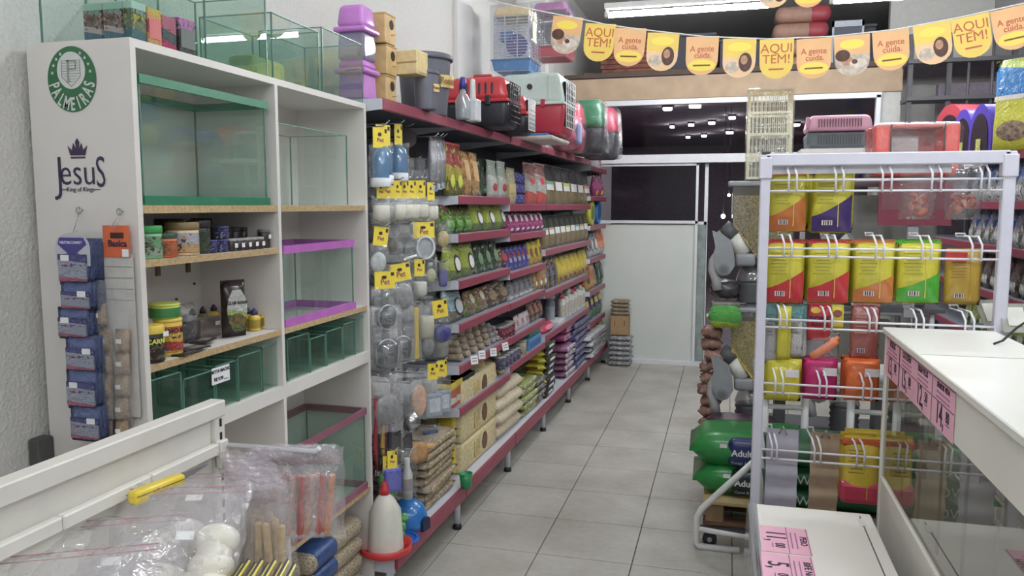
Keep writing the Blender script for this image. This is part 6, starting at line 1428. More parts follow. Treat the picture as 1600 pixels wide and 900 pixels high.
CORAL = mat((238, 76, 60), 0.3, noise=0.03)
t = thing('pet_bed_house', 'coral red fabric pet house wrapped in film above the rack', 'pet house', (0.93, 4.66, 1.80), 0.05)
part(t, 'base_cushion', MB().rbox((0, 0, 0.04), (0.40, 0.26, 0.08), 0.03, 3), CORAL)
for s in (-1, 1): part(t, 'side_wall', MB().rbox((s * 0.165, 0, 0.15), (0.075, 0.24, 0.24), 0.012, 2), CORAL)
part(t, 'back_wall', MB().rbox((0, 0.06, 0.15), (0.27, 0.02, 0.22), 0.006, 1), mat((196, 110, 112), 0.4)); part(t, 'roof', MB().rbox((0, 0.0, 0.262), (0.40, 0.24, 0.02), 0.008, 2), mat((214, 120, 116), 0.35)); part(t, 'grey_label', MB().box((-0.04, -0.02, 0.15), (0.14, 0.004, 0.13)), mat((170, 160, 158), 0.5))
for s in (-1, 1): part(t, 'dark_piping', MB().box((s * 0.127, -0.122, 0.15), (0.006, 0.006, 0.24)), DARK)
part(t, 'wrap_film', MB().rbox((0, 0, 0.14), (0.43, 0.29, 0.28), 0.03, 2), FILMC)
puff('purple_bag', 'purple crumpled bag left of the coral pet house', 'bag', (0.62, 4.72, 1.795), (0.09, 0.09, 0.07), mat((120, 76, 170), 0.3, noise=0.1, scale=20))

# ================================================================ right shelving
RX = 1.58
rg = thing('shelving_bay', 'burgundy edged shelving along the right wall behind the rack', 'shelving', (RX, 3.6, 0), 0)
RY0, RY1 = 3.6, 7.6
part(rg, 'back_panel', MB().box((0.42, 2.0, 1.0), (0.02, 4.0, 2.0)), PNL)
RZ = [1.94, 1.655, 1.385, 1.1, 0.8, 0.5, 0.2]
for z in RZ:
    s = part(rg, 'shelf', MB().box((0.21, 2.0, z + 0.005), (0.4, 4.0, 0.03)), SHG); part(s, 'price_rail', MB().rbox((0.006, 2.0, z), (0.014, 4.0, 0.05), 0.004, 1), BURG)
for y in (0.01, 1.0, 2.0, 3.0, 3.99): part(rg, 'upright', MB().box((0.4, y, 1.0), (0.03, 0.03, 2.0)), GREYM); part(rg, 'leg', MB().cyl((0.03, y, 0), (0.03, y, 0.2), 0.016), SHW)
rb = pkg((0, (190, 190, 190)), (0.45, (150, 150, 150)), (0.6, (84, 110, 180)), (0.85, (120, 150, 206)), rough=0.3, art=((120, 116, 110), (206, 206, 206), (110, 96, 90)), artlo=0.0, artamt=0.45)
rb2 = pkg((0, (180, 180, 178)), (0.4, (160, 150, 150)), (0.6, (70, 92, 160)), (0.82, (110, 140, 200)), rough=0.3, art=((150, 110, 130), (96, 120, 90), (206, 206, 206)), artlo=0.0, artamt=0.5)
rb3 = pkg((0, (70, 80, 60)), (0.4, (96, 90, 80)), (0.7, (80, 50, 50)), rough=0.3, art=((150, 60, 60), (60, 60, 50), (150, 150, 120)), artlo=0.0, artamt=0.45)
rb4 = pkg((0, (90, 140, 60)), (0.45, (150, 170, 60)), (0.75, (70, 120, 60)), rough=0.3, art=((206, 190, 70), (50, 90, 50), (206, 206, 200)), artlo=0.0, artamt=0.45)
for zi, (mm, h, nm) in enumerate(((rb, 0.235, 'blue and white pouch on right shelving top shelf'), (rb2, 0.22, 'blue topped printed pouch on right shelving second shelf'), (rb3, 0.22, 'dark green red pouch on right shelving third shelf'), (rb4, 0.24, 'green yellow bag on right shelving fourth shelf'))):
    z = RZ[zi + 1]
    for k in range(12):
        y = 4.15 + k * 0.175
        m2 = mm if not (zi == 2 and k < 4) else rb4
        pouch('food_pouch', nm + ', %s from near end' % nth(k), 0.165, 0.09, h, (RX + 0.075, y, z + 0.0215), -PI / 2 + random.uniform(-0.06, 0.06), m2, mat((206, 206, 206), 0.4, noise=0.3, scale=60), (-0.6, 0.6, 0.15, 0.4, False), None, nm[:40], 'pouch', -0.02)
# dome beds, blue bag on top of the right shelving
def domebed(label, loc, rz, w, h, m, tag_=True):
    t = thing('dome_bed', label, 'pet bed', loc, rz, 'dome beds')
    pr = [(-w / 2, 0)] + [(w / 2 * -math.cos(a), h * 0.35 + h * 0.65 * math.sin(a)) for a in [PI * q / 14 for q in range(15)]] + [(w / 2, 0)]
    part(t, 'shell', MB().prism(pr, -0.13, 0.13, None, True), m)
    pi_ = [(-w * 0.38, 0.01)] + [(w * 0.38 * -math.cos(a), h * 0.3 + h * 0.52 * math.sin(a)) for a in [PI * q / 14 for q in range(15)]] + [(w * 0.38, 0.01)]
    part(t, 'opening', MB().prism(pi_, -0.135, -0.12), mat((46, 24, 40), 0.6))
    if tag_: part(t, 'paper_tag', MB().box((0.0, -0.138, 0.06), (0.05, 0.003, 0.1)), mat((206, 206, 110), 0.5, noise=0.2, scale=60))
domebed('red dome pet bed on top of right shelving', (1.66, 6.5, 1.962), -1.3, 0.44, 0.42, mat((190, 60, 74), 0.35, noise=0.04), False)
domebed('purple dome bed on right shelving, left of the purple pair', (1.63, 6.02, 1.962), -1.3, 0.24, 0.33, mat((92, 70, 190), 0.35, noise=0.04))
domebed('purple dome bed on right shelving, right of the purple pair', (1.66, 5.74, 1.962), -1.3, 0.24, 0.33, mat((92, 70, 190), 0.35, noise=0.04))
t = thing('feed_sack', 'upright blue and yellow feed sack at right photo edge', 'sack', (1.585, 5.15, 1.962), -0.9)
part(t, 'body', pouchmesh(0.32, 0.14, 0.52), pkg((0, (206, 206, 40)), (0.62, (30, 130, 206)), (0.94, (190, 206, 90)), rough=0.3, art=((120, 96, 70), (214, 206, 60), (206, 206, 190)), artlo=0.15, artamt=0.3)); part(t, 'front_label', patchmesh(0.32, 0.14, 0.52, -0.6, 0.6, 0.1, 0.32, True), mat((150, 130, 110), 0.4, noise=0.4, scale=40)); part(t, 'wave_band', patchmesh(0.32, 0.14, 0.52, -0.9, 0.9, 0.55, 0.6, False), l_white)
# ================================================================ white wire rack seen from behind
KY = 3.15
RKL, RKR = 0.135, 0.945
rk = thing('wire_rack', 'white steel rack of hanging treat bags, seen from behind', 'rack', ((RKL + RKR) / 2, KY, 0)); rm = (RKL + RKR) / 2
part(rk, 'post', MB().rbox((RKL - rm, 0, 0.92), (0.036, 0.036, 1.84), 0.004, 1), LILACW); part(rk, 'post', MB().rbox((RKR - rm, 0, 0.92), (0.04, 0.036, 1.84), 0.004, 1), LILACW)
part(rk, 'post_cap', MB().rbox((RKL - rm, 0, 1.845), (0.03, 0.03, 0.012), 0.003, 1), DARK)
part(rk, 'collar', MB().rbox((RKL - rm, 0, 1.79), (0.046, 0.046, 0.08), 0.004, 1), LILACW); part(rk, 'collar', MB().rbox((RKR - rm, 0, 1.79), (0.05, 0.046, 0.08), 0.004, 1), LILACW)
part(rk, 'top_bar', MB().rbox((0, 0, 1.82), (RKR - RKL, 0.036, 0.045), 0.004, 1), LILACW); part(rk, 'sign_rail', MB().box((-0.08, 0.03, 1.787), (0.62, 0.012, 0.035)), mat((222, 222, 230), 0.35)); part(rk, 'foot_bar', MB().rbox((0, 0, 0.03), (RKR - RKL, 0.036, 0.04), 0.004, 1), LILACW)
for s in (-1, 1): part(rk, 'foot', MB().rbox((s * (RKR - RKL) / 2, 0.17, 0.02), (0.04, 0.36, 0.036), 0.004, 1), LILACW)
WIRE = mat((222, 220, 226), 0.3, noise=0.01)
rows = [(1.745, 1.705, (1228, 1240, 1300, 1312, 1372, 1386, 1448, 1462, 1524, 1536)), (1.492, 1.462, (1224, 1236, 1294, 1306, 1367, 1379, 1439, 1453, 1516, 1531)), (1.222, 1.192, (1222, 1232, 1292, 1303, 1362, 1373, 1435, 1447, 1512, 1526)), (0.975, 0.94, (1218, 1230, 1288, 1299, 1357, 1370)), (0.715, 0.68, (1216, 1224, 1284, 1294, 1352, 1364))]
for ri, (za, zb, xs) in enumerate(rows):
    rl = part(rk, 'wire_rail', MB().cyl((RKL - rm, -0.012, za), (RKR - rm, -0.012, za), 0.0042, n=8).cyl((RKL - rm, -0.012, zb), (RKR - rm, -0.012, zb), 0.0042, n=8), WIRE)
    for q in range(0, len(xs), 2):
        xa, xb = onY(xs[q], 400, KY).x - rm, onY(xs[q + 1], 400, KY).x - rm
        mb = MB()
        for x in (xa, xb): mb.tube([(x, -0.02, zb - 0.006), (x, -0.02, za + 0.02), (x - 0.008, 0.0, za + 0.05), (x - 0.012, 0.14, za + 0.045)], 0.0038, 7)
        mb.tube([(xa - 0.012, 0.14, za + 0.045), (xa - 0.012, 0.155, za + 0.055), (xb - 0.012, 0.155, za + 0.055), (xb - 0.012, 0.14, za + 0.045)], 0.0038, 7)
        part(rl, 'prong_hook', mb, WIRE)
def rackbag(label, px0, px1, py0, py1, yy, bm_, cornerm=None, cornerz=0.45, group=None, d=0.05, name='treat_bag', barcode=True, textm=None, tilt=0.0, n=1, film=False):
    a = onY(px0, (py0 + py1) / 2, yy); b = onY(px1, (py0 + py1) / 2, yy); z1 = onY((px0 + px1) / 2, py0, yy).z; z0 = onY((px0 + px1) / 2, py1, yy).z
    w_, h_ = b.x - a.x, z1 - z0
    t = thing(name, label, 'treat bag', ((a.x + b.x) / 2, yy, z0), 0, group, (0, tilt, 0))
    part(t, 'body', sachetmesh(w_, h_, d, 10), bm_)
    if cornerm:
        def th2(a_, c_): return d / 2 * (1 - a_ ** 4) * (1 - abs(c_ * 2 - 1) ** 3) + 0.0015
        vs = []; fs = []; nn = 10
        for i in range(nn + 1):
            a_ = -0.97 + 1.94 * i / nn; top = cornerz * (0.3 + 0.7 * (i / nn) ** 1.3) + 0.12
            for j in range(7):
                c_ = 0.02 + (top - 0.02) * j / 6; vs.append((a_ * w_ / 2, -th2(a_, c_), c_ * h_))
        for i in range(nn):
            for j in range(6): fs.append((i * 7 + j, (i + 1) * 7 + j, (i + 1) * 7 + j + 1, i * 7 + j + 1))
        part(t, 'colour_corner', MB().add(vs, fs, True), cornerm)
    part(t, 'back_seam', MB().box((0.02, -d / 2 - 0.001, h_ * 0.5), (0.003, 0.002, h_ * 0.8)), mat((226, 200, 60), 0.3) if cornerm else bm_)
    if barcode:
        bc = part(t, 'barcode', MB().box((-w_ * 0.12, -d / 2 * 0.8 - 0.003, h_ * 0.17), (w_ * 0.26, 0.0012, h_ * 0.08)), mat((222, 206, 196), 0.5))
        part(bc, 'bars', MB().box((-w_ * 0.2, -d / 2 * 0.8 - 0.004, h_ * 0.17), (0.004, 0.0006, h_ * 0.07)).box((-w_ * 0.15, -d / 2 * 0.8 - 0.004, h_ * 0.17), (0.003, 0.0006, h_ * 0.07)).box((-w_ * 0.09, -d / 2 * 0.8 - 0.004, h_ * 0.17), (0.005, 0.0006, h_ * 0.07)).box((-w_ * 0.03, -d / 2 * 0.8 - 0.004, h_ * 0.17), (0.003, 0.0006, h_ * 0.07)), INK)
    if textm:
        ln = MB()
        for q in range(7): ln.box((-w_ * 0.16, -d / 2 - 0.0022, h_ * (0.82 - q * 0.055)), (w_ * (0.44 - 0.06 * (q % 3)), 0.0008, h_ * 0.014))
        part(t, 'text_lines', ln, textm)
    part(t, 'top_seal', MB().box((0, 0, h_ * 0.975), (w_ * 0.98, 0.004, h_ * 0.05)), cornerm or bm_)
    for q in range(1, n):
        t2 = thing(name, ' '.join(label.replace(',', '').split()[:9]) + ', %s bag behind' % nth(q - 1), 'treat bag', ((a.x + b.x) / 2 + 0.007 * q * (-1) ** q, yy + (d * 0.62 + 0.004) * q, z0 + 0.004 * q), 0, group, (0, tilt, 0.03 * (-1) ** q))
        part(t2, 'body', sachetmesh(w_, h_, d, 8), bm_); part(t2, 'top_seal', MB().box((0, 0, h_ * 0.975), (w_ * 0.98, 0.004, h_ * 0.05)), cornerm or bm_)
    return t
TY = mat((206, 196, 34), 0.16, noise=0.06, scale=14, bump=0.7); TXT = mat((150, 140, 30), 0.5, noise=0)
YK = KY + 0.055
rackbag('yellow treat bag with orange corner, leftmost in top rack row', 1202, 1260, 272, 362, YK, TY, mat((196, 110, 44), 0.25), 0.5, 'rack top row', textm=TXT, n=3)
rackbag('yellow treat bag with purple corner in top rack row', 1268, 1332, 268, 364, YK, TY, mat((70, 48, 110), 0.25), 0.5, 'rack top row', textm=TXT, n=3)
for q in range(2): pass
for k, (x0, x1, c, cz, lab) in enumerate(((1196, 1256, (206, 50, 60), 0.42, 'yellow bag with red corner, leftmost in second rack row'), (1262, 1327, (206, 50, 60), 0.42, 'yellow bag with red corner, second in second rack row'), (1333, 1397, (206, 120, 60), 0.35, 'yellow bag with orange corner in second rack row'), (1401, 1469, (70, 170, 40), 0.4, 'yellow bag with green corner in second rack row'))):
    rackbag(lab, x0, x1, 378, 474, YK, TY, mat(c, 0.18, noise=0.05, scale=14, bump=0.7), cz, 'rack second row', textm=TXT, n=3)
rackbag('golden treat bag with red top label, rightmost in second rack row', 1475, 1533, 388, 476, YK, mat((186, 150, 44), 0.16, noise=0.06, scale=14, bump=0.7), None, 0, 'rack second row', textm=mat((140, 104, 30), 0.5, noise=0))
part([q for q in bpy.data.objects if str(q.get('label', '')).startswith('golden treat bag')][0], 'red_label', MB().box((-0.03, -0.028, 0.175), (0.07, 0.002, 0.035)), mat((190, 50, 50), 0.4))
for k, (px, lab) in enumerate(((1434, 'clear bag of reddish treats on rack, left of two'), (1506, 'clear bag of reddish treats on rack, right of two'))):
    c = onY(px, 300, YK + 0.03)
    t = thing('treat_bag', lab, 'treat bag', (c.x, YK + 0.03, c.z - 0.1), 0, 'clear treat bags')
    part(t, 'film_bag', sachetmesh(0.125, 0.205, 0.09, 9), clear((246, 246, 246), 0.09, 0.07, 1.0, 0.06)); mb = MB()
    random.seed(k + 3)
    for q in range(16): mb.sphere((random.uniform(-0.032, 0.032), random.uniform(-0.015, 0.015), 0.045 + random.uniform(-0.02, 0.04)), random.uniform(0.01, 0.018), 8, 6)
    part(t, 'treats', mb, mat((206, 116, 100), 0.5, noise=0.25, scale=80)); part(t, 'twist_tie', MB().tube([(-0.05, -0.02, 0.2), (0, -0.05, 0.215), (0.05, -0.02, 0.2)], 0.003, 6), mat((236, 236, 236), 0.3))
# third row
TEAL = pkg((0, (214, 214, 214)), (0.75, (130, 190, 190)), rough=0.3, art=((170, 170, 176), (190, 90, 130), (210, 210, 210)), artlo=0.1, artamt=0.3)
rackbag('white and teal treat pack, leftmost in third rack row', 1195, 1217, 474, 568, YK, TEAL, None, 0, 'rack third row', barcode=False, textm=mat((110, 108, 116), 0.5, noise=0), d=0.03)
rackbag('white and teal treat pack right of the yellow strip', 1230, 1262, 474, 560, YK + 0.01, TEAL, None, 0, 'rack third row', barcode=False, textm=mat((110, 108, 116), 0.5, noise=0), d=0.03)
rackbag('narrow yellow strip bag between white teal packs', 1214, 1236, 478, 562, YK - 0.025, TY, None, 0, 'rack third row', barcode=False, d=0.025, name='strip_bag')
rackbag('red pack reading BONE on third rack row', 1262, 1298, 474, 532, YK, mat((196, 50, 60), 0.3, noise=0.05), None, 0, 'rack third row', barcode=False, d=0.03, name='bone_pack')
b_ = bpy.data.objects['bone_pack']; lettering(b_, 'BONE', 0.028, INK, (0, -0.018, 0.085), bold=0.001); lettering(b_, 'ADULTO', 0.016, INK, (0, -0.018, 0.064), bold=0.0006); part(b_, 'logo_panel', MB().prism(oval(-0.015, 0.118, 0.018, 0.012), -0.016, -0.012), mat((236, 190, 60), 0.4))
rackbag('yellow label card beside BONE pack on third rack row', 1298, 1318, 476, 514, YK, mat((226, 206, 40), 0.35, noise=0.05), None, 0, 'rack third row', barcode=False, d=0.015, name='label_card')
part(bpy.data.objects['label_card'], 'dog_picture', MB().prism(oval(0, 0.06, 0.016, 0.014), -0.0105, -0.008), mat((150, 80, 60), 0.5, noise=0.3, scale=60))
c = onY(1285, 560, YK + 0.01)
t = thing('carrot_toy', 'orange carrot shaped toy in clear bag on rack', 'toy', (c.x, YK + 0.01, onY(1285, 568, YK).z))
part(t, 'film_bag', sachetmesh(0.115, 0.12, 0.05, 8), FILM); part(t, 'carrot', MB().tube([(-0.04, 0, 0.02), (-0.01, -0.005, 0.042), (0.03, -0.005, 0.075), (0.045, 0, 0.09)], 0.017, 10), mat((232, 116, 54), 0.5, noise=0.05)); part(t, 'carrot_tip', MB().cyl((0.04, 0, 0.085), (0.056, 0, 0.105), 0.016, 0.004), mat((226, 106, 50), 0.5))
rackbag('see-through red treat pack on third rack row', 1328, 1374, 474, 562, YK, clear((226, 150, 140), 0.08, 0.1, 0.6, 0.45, hazec=(196, 110, 104)), None, 0, 'rack third row', barcode=True, d=0.03, textm=mat((206, 150, 130), 0.5, noise=0))
# fourth row
for k, (x0, x1, y0, y1, cc, lab) in enumerate(((1195, 1252, 560, 626, (216, 206, 30), 'crumpled lime yellow bag in fourth rack row'), (1255, 1308, 560, 624, (196, 30, 110), 'magenta treat bag in fourth rack row'), (1318, 1374, 560, 626, (232, 110, 44), 'orange treat bag in fourth rack row'))):
    rackbag(lab, x0, x1, y0, y1, YK, mat(cc, 0.16, noise=0.07, scale=14, bump=0.8), None, 0, 'rack fourth row', barcode=False, d=0.06, n=2)
    o = [q for q in bpy.data.objects if q.get('label') == lab][0]
    part(o, 'code_label', MB().box((0.03, -0.033, 0.115), (0.05, 0.002, 0.03)), mat((214, 206, 206), 0.5))
# lower rows
def sheet(name, label, px0, px1, py0, py1, yy, m, cat='sheet'):
    a = onY(px0, (py0 + py1) / 2, yy); b = onY(px1, (py0 + py1) / 2, yy); z1 = onY(px0, py0, yy).z; z0 = onY(px0, py1, yy).z
    t = thing(name, label, cat, ((a.x + b.x) / 2, yy, z0)); w_ = b.x - a.x; h_ = z1 - z0
    vs = []; fs = []
    for j in range(13):
        for i in range(5):
            yo = 0.012 * math.sin(j * 1.9) * (0.4 if j > 9 else 1.0)
            vs.append(((i / 4 - 0.5) * w_, yo, j / 12 * h_)); 
    for j in range(13):
        for i in range(5): vs.append((vs[j * 5 + i][0], vs[j * 5 + i][1] + 0.002, vs[j * 5 + i][2]))
    for j in range(12):
        for i in range(4):
            q = j * 5 + i; fs.append((q, q + 1, q + 6, q + 5)); fs.append((65 + q, 65 + q + 5, 65 + q + 6, 65 + q + 1))
    part(t, 'body', MB().add(vs, fs, True), m); part(t, 'clip', MB().tube([(-0.015, -0.008, h_ - 0.02), (0.0, -0.012, h_ + 0.012), (0.015, -0.008, h_ - 0.02)], 0.003, 6), STEEL)
sheet('paper_bag', 'pale lilac grey paper bag hanging low on the rack', 1196, 1246, 668, 800, YK, mat((190, 186, 200), 0.6, noise=0.03), 'paper bag')
sheet('kraft_strip', 'brown kraft paper bag hanging low on the rack', 1265, 1310, 674, 800, YK, mat((176, 150, 122), 0.7, noise=0.05), 'paper bag')
rackbag('yellow and pink treat bag hanging lowest, in front', 1316, 1374, 682, 786, YK, mat((226, 196, 40), 0.25, noise=0.05), None, 0, 'rack lowest row', d=0.06, n=3, textm=mat((150, 120, 30), 0.5, noise=0), name='lowest_bag')
part(bpy.data.objects['lowest_bag'], 'pink_base', MB().rbox((0.0, 0.0, 0.045), (0.15, 0.058, 0.09), 0.02, 2), mat((206, 60, 90), 0.3, noise=0.05)); part(bpy.data.objects['lowest_bag'], 'red_top', MB().rbox((0, 0, 0.24), (0.15, 0.03, 0.03), 0.008, 1), mat((206, 96, 40), 0.3))
for k in range(3):
    t = thing('green_sack', 'dark green sack with pale lettering behind rack, %s from bottom' % nth(k), 'sack', (0.5, 3.62, 0.372 + k * 0.088), 0, 'green lettered sacks')
    part(t, 'body', flatbag(0.62, 0.4, 0.094), mat((22, 96, 56), 0.35, noise=0.06)); 
    if k < 2: lettering(t, 'WOW', 0.055, mat((190, 206, 196), 0.5, noise=0), (-0.132, -0.207, 0.05), align='RIGHT')
t = thing('storage_step', 'low step carrying the green lettered sacks', 'step', (0.55, 3.62, 0)); part(t, 'top', MB().box((0, 0, 0.355), (0.7, 0.4, 0.03)), mat((150, 136, 120), 0.7))
for s in (-0.3, 0.3): part(t, 'leg', MB().box((s, 0, 0.17), (0.05, 0.36, 0.34)), mat((120, 106, 92), 0.7))
for k, x in enumerate((0.205, 0.335, 0.545, 0.70)):
    part(st, 'front_leg', MB().cyl((x - 0.6, -1.25, 0.3), (x - 0.6, -1.25, 0.97), 0.016), WHITEM) if False else None
t = thing('tube_stool', 'white tubular frame standing behind the lower rack bags', 'frame', (0.42, 3.9, 0))
for x in (-0.22, -0.04, 0.16, 0.34): part(t, 'leg', MB().cyl((x, 0, 0), (x, 0, 0.86), 0.018, n=10), WHITEM)
for (x0, x1) in ((-0.22, -0.04), (0.16, 0.34)): part(t, 'cross_bar', MB().cyl((x0, 0, 0.7), (x1, 0, 0.7), 0.012), WHITEM)
for x in (-0.13, 0.25): part(t, 'seat_tray', MB().rbox((x, 0.02, 0.88), (0.3, 0.26, 0.05), 0.02, 2), DG2)

# ================================================================ white counter with glass front, right
CX, CYE, CZ = 0.575, 3.13, 1.208
CW = mat((236, 232, 222), 0.4, noise=0.02, scale=3)
ct = thing('shop_counter', 'white shop counter with glass front and pink price tags', 'counter', (CX, 0.6, 0)); y0c = 0.6
def cbx(name, x0, x1, ya, yb, z0, z1, m=CW, parent=None): return part(parent or ct, name, MB().rbox(((x0 + x1) / 2 - CX, (ya + yb) / 2 - y0c, (z0 + z1) / 2), (x1 - x0, yb - ya, z1 - z0), 0.003, 1), m)
cbx('worktop', CX - 0.012, 0.93, 0.6, CYE + 0.01, CZ - 0.022, CZ, mat((240, 238, 230), 0.3, noise=0.02, scale=3)); cbx('fascia', CX, CX + 0.018, 0.6, CYE, 1.045, CZ - 0.022)
part(ct, 'worktop_joint', MB().box((0.17, 2.58 - y0c, CZ + 0.0004), (0.35, 0.003, 0.0012)), mat((150, 144, 130), 0.6))
cbx('end_post', CX - 0.004, CX + 0.03, CYE - 0.03, CYE, 0.05, CZ - 0.022); cbx('base_panel', CX, CX + 0.02, 0.6, CYE - 0.03, 0.05, 0.64); cbx('base_top', CX - 0.004, 0.93, 0.6, CYE - 0.03, 0.64, 0.66); cbx('end_panel', CX + 0.02, 0.92, CYE - 0.02, CYE, 0.05, 0.64); cbx('plinth', CX + 0.03, 0.9, 0.6, CYE - 0.03, 0.0, 0.06, DKG)
cbx('back_panel', 0.905, 0.92, 0.6, CYE, 0.05, CZ - 0.022, mat((206, 200, 190), 0.5))
part(ct, 'glass_front', MB().box((0.006, (0.6 + CYE - 0.03) / 2 - y0c, 0.852), (0.005, CYE - 0.63, 0.386)), clear((206, 208, 200), 0.10, 0.01, 0, 0.12, hazec=(150, 146, 138)))
for yy in (2.9, 2.66, 2.42, 2.18, 1.94): part(ct, 'pale_strip', MB().box((0.03, yy - y0c, 0.852), (0.006, 0.012, 0.386)), mat((206, 204, 196), 0.3))  # pale upright strips just behind the front glass
def ptag(label, price, cents, title, loc, rot, w_=0.2, h_=0.15, group='pink price tags'):
    t = thing('price_card', label, 'price tag', loc, 0, group, rot)
    part(t, 'card', MB().box((0, 0, 0), (w_, 0.0012, h_)), PINKT)
    lettering(t, title, min(0.03, 0.24 / len(title)), INK, (0, -0.0012, h_ * 0.37), bold=0.0004); lettering(t, price, 0.088, INK, (-w_ * 0.1, -0.0012, -h_ * 0.2), bold=0.0008, sx=0.78); lettering(t, cents, 0.044, INK, (w_ * 0.24, -0.0012, -h_ * 0.13), bold=0.0004, sx=0.8)
    part(t, 'rule', MB().box((0, -0.001, h_ * 0.05), (w_ * 0.98, 0.0008, 0.0018)).box((w_ * 0.24, -0.001, -h_ * 0.27), (w_ * 0.16, 0.0008, 0.002)).box((0, -0.001, h_ * 0.47), (w_ * 0.98, 0.0008, 0.0015)), INK)
    for q in range(2): part(t, 'small_print', MB().box((0, -0.001, h_ * (0.23 - q * 0.1)), (w_ * 0.6, 0.0008, 0.004)), mat((170, 110, 150), 0.6, noise=0))
PR = (('13,', '80', 'ROLUS', 1384, 1405), ('15,', '80', 'GOLDEN', 1406, 1429), ('12,', '50', 'SKIN PLUS', 1431, 1457), ('14,', '80', 'SENIOR VIDA', 1461, 1495))
for k, (a, b, ti, x0, x1) in enumerate(PR):
    ya, yb = onX(x0, 560, CX).y, onX(x1, 620, CX).y
    ptag('pink price tag reading %s%s on counter front, %s from far end' % (a, b, nth(k)), a, b, ti, (CX - 0.002, (ya + yb) / 2, 1.112), (0, 0, -PI / 2), abs(ya - yb) * 0.97, 0.138)
# glass price holders and cable on the counter
for k, (px, py, a) in enumerate(((1556, 512, 0.5), (1592, 520, 0.2))):
    p = onZ(px, py, CZ)
    t = thing('card_holder', ('left', 'right')[k] + ' clear acrylic card holder standing at counter back', 'holder', (p.x, p.y, CZ), a)
    part(t, 'front_sheet', MB().box((0, 0, 0.055), (0.1, 0.003, 0.11), Matrix.Rotation(-0.5, 4, 'X')), clear((226, 226, 220), 0.08, 0.05, 0, 0.35, hazec=(206, 206, 196))); part(t, 'foot_sheet', MB().box((0, 0.04, 0.002), (0.1, 0.1, 0.003)), clear((226, 226, 220), 0.08, 0.05, 0, 0.35, hazec=(206, 206, 196))); part(t, 'card', MB().box((0, -0.004, 0.06), (0.06, 0.001, 0.07), Matrix.Rotation(-0.5, 4, 'X')), mat((220, 218, 206), 0.6))
p = onZ(1575, 540, CZ)
solo('cable', MB().tube([(0, 0, 0.004), (0.03, 0.02, 0.012), (0.08, 0.06, 0.05), (0.14, 0.08, 0.09), (0.2, 0.05, 0.1)], 0.004, 6), BLACK, 'thin dark cable curving over the card holders', 'cable', (p.x - 0.04, p.y, CZ))
# ================================================================ low white table with price cards
LZ = 0.572
lt_ = thing('low_table', 'low white topped chest in front of counter with pink cards', 'table', (0.32, 1.9, 0))
part(lt_, 'top', MB().rbox((0.0, 0, LZ - 0.012), (0.39, 2.06, 0.024), 0.004, 1), CW); part(lt_, 'top_joint', MB().box((0.155, 0, LZ + 0.0006), (0.004, 2.0, 0.0016)), mat((110, 104, 98), 0.6)); part(lt_, 'joint_tab', MB().box((0.155, 0.94, LZ + 0.001), (0.02, 0.06, 0.002)), mat((226, 224, 218), 0.4))
part(lt_, 'left_side', MB().prism([(-0.19, LZ - 0.02), (-0.175, LZ - 0.02), (-0.175, 0.0), (-0.19, 0.0)], -1.02, 1.02), CW); part(lt_, 'body', MB().box((0.01, 0, 0.27), (0.35, 2.02, 0.53)), mat((214, 212, 206), 0.5)); part(lt_, 'edge_tube', MB().cyl((-0.2, -1.03, LZ - 0.012), (-0.2, 1.03, LZ - 0.012), 0.018, n=14), clear((240, 240, 242), 0.12, 0.12, 0, 0.6, hazec=(206, 206, 210)))
part(lt_, 'film_skirt', MB().add([(-0.222, -1.03, LZ - 0.01), (-0.222, 1.035, LZ - 0.01), (-0.235, 1.035, 0.02), (-0.235, -1.03, 0.02), (-0.2, 1.035, LZ), (-0.2, 1.035, 0.02)], [(0, 1, 2, 3), (1, 4, 5, 2)]), clear((244, 244, 244), 0.08, 0.1, 0.2, 0.4, hazec=(210, 210, 206)))
for k, (a, b, ti, x, ya) in enumerate((('11,', '00', 'PERO', 0.20, 2.62), ('5,', '00', 'BIFE NAT', 0.195, 2.40))):
    ptag('pink price card reading %s%s lying on low table, %s one' % (a, b, ('farther', 'nearer')[k]), a, b, ti, (x + 0.01, ya, LZ + 0.0014), (-PI / 2, 0, -PI / 2), 0.21, 0.15, 'pink cards on the low table')
# ================================================================ foreground white display stand, lower left
SX = -1.12
sd = thing('display_stand', 'white slotted display stand in left foreground with bags', 'stand', (SX, 0.9, 0)); sy0 = 0.9
SW = mat((226, 222, 212), 0.45, noise=0.03, scale=12)
def sbx(name, x0, x1, ya, yb, z0, z1, m=SW, parent=None): return part(parent or sd, name, MB().rbox(((x0 + x1) / 2 - SX, (ya + yb) / 2 - sy0, (z0 + z1) / 2), (x1 - x0, yb - ya, z1 - z0), 0.003, 1), m)
sbx('top_rail', SX - 0.028, SX + 0.012, 0.2, 1.565, 1.168, 1.205); sbx('panel', SX - 0.012, SX - 0.004, 0.2, 1.53, 0.2, 1.17); po = sbx('post', SX - 0.02, SX + 0.008, 1.53, 1.565, 0.0, 1.17); sbx('post', SX - 0.02, SX + 0.008, 0.2, 0.235, 0.0, 1.17)
for q in range(12): part(po, 'slot', MB().box((0.0085, 1.547 - sy0, 1.155 - q * 0.032), (0.002, 0.007, 0.018)), BLACK)
for k in range(5): sbx('price_lip', SX + 0.0, SX + 0.018, 0.42 + k * 0.222, 0.64 + k * 0.222, 1.085, 1.112)
sbx('shelf', SX, SX + 0.42, 0.2, 1.53, 0.79, 0.81); sbx('end_bracket', SX + 0.0, SX + 0.02, 1.53, 1.56, 1.05, 1.115); sbx('base', SX - 0.02, SX + 0.42, 0.2, 1.565, 0.0, 0.12)
part(sd, 'hang_bar', MB().tube([(0.0, 1.555 - sy0, 1.10), (0.245, 1.555 - sy0, 1.104), (0.255, 1.555 - sy0, 1.112)], 0.006, 8), WIRE)
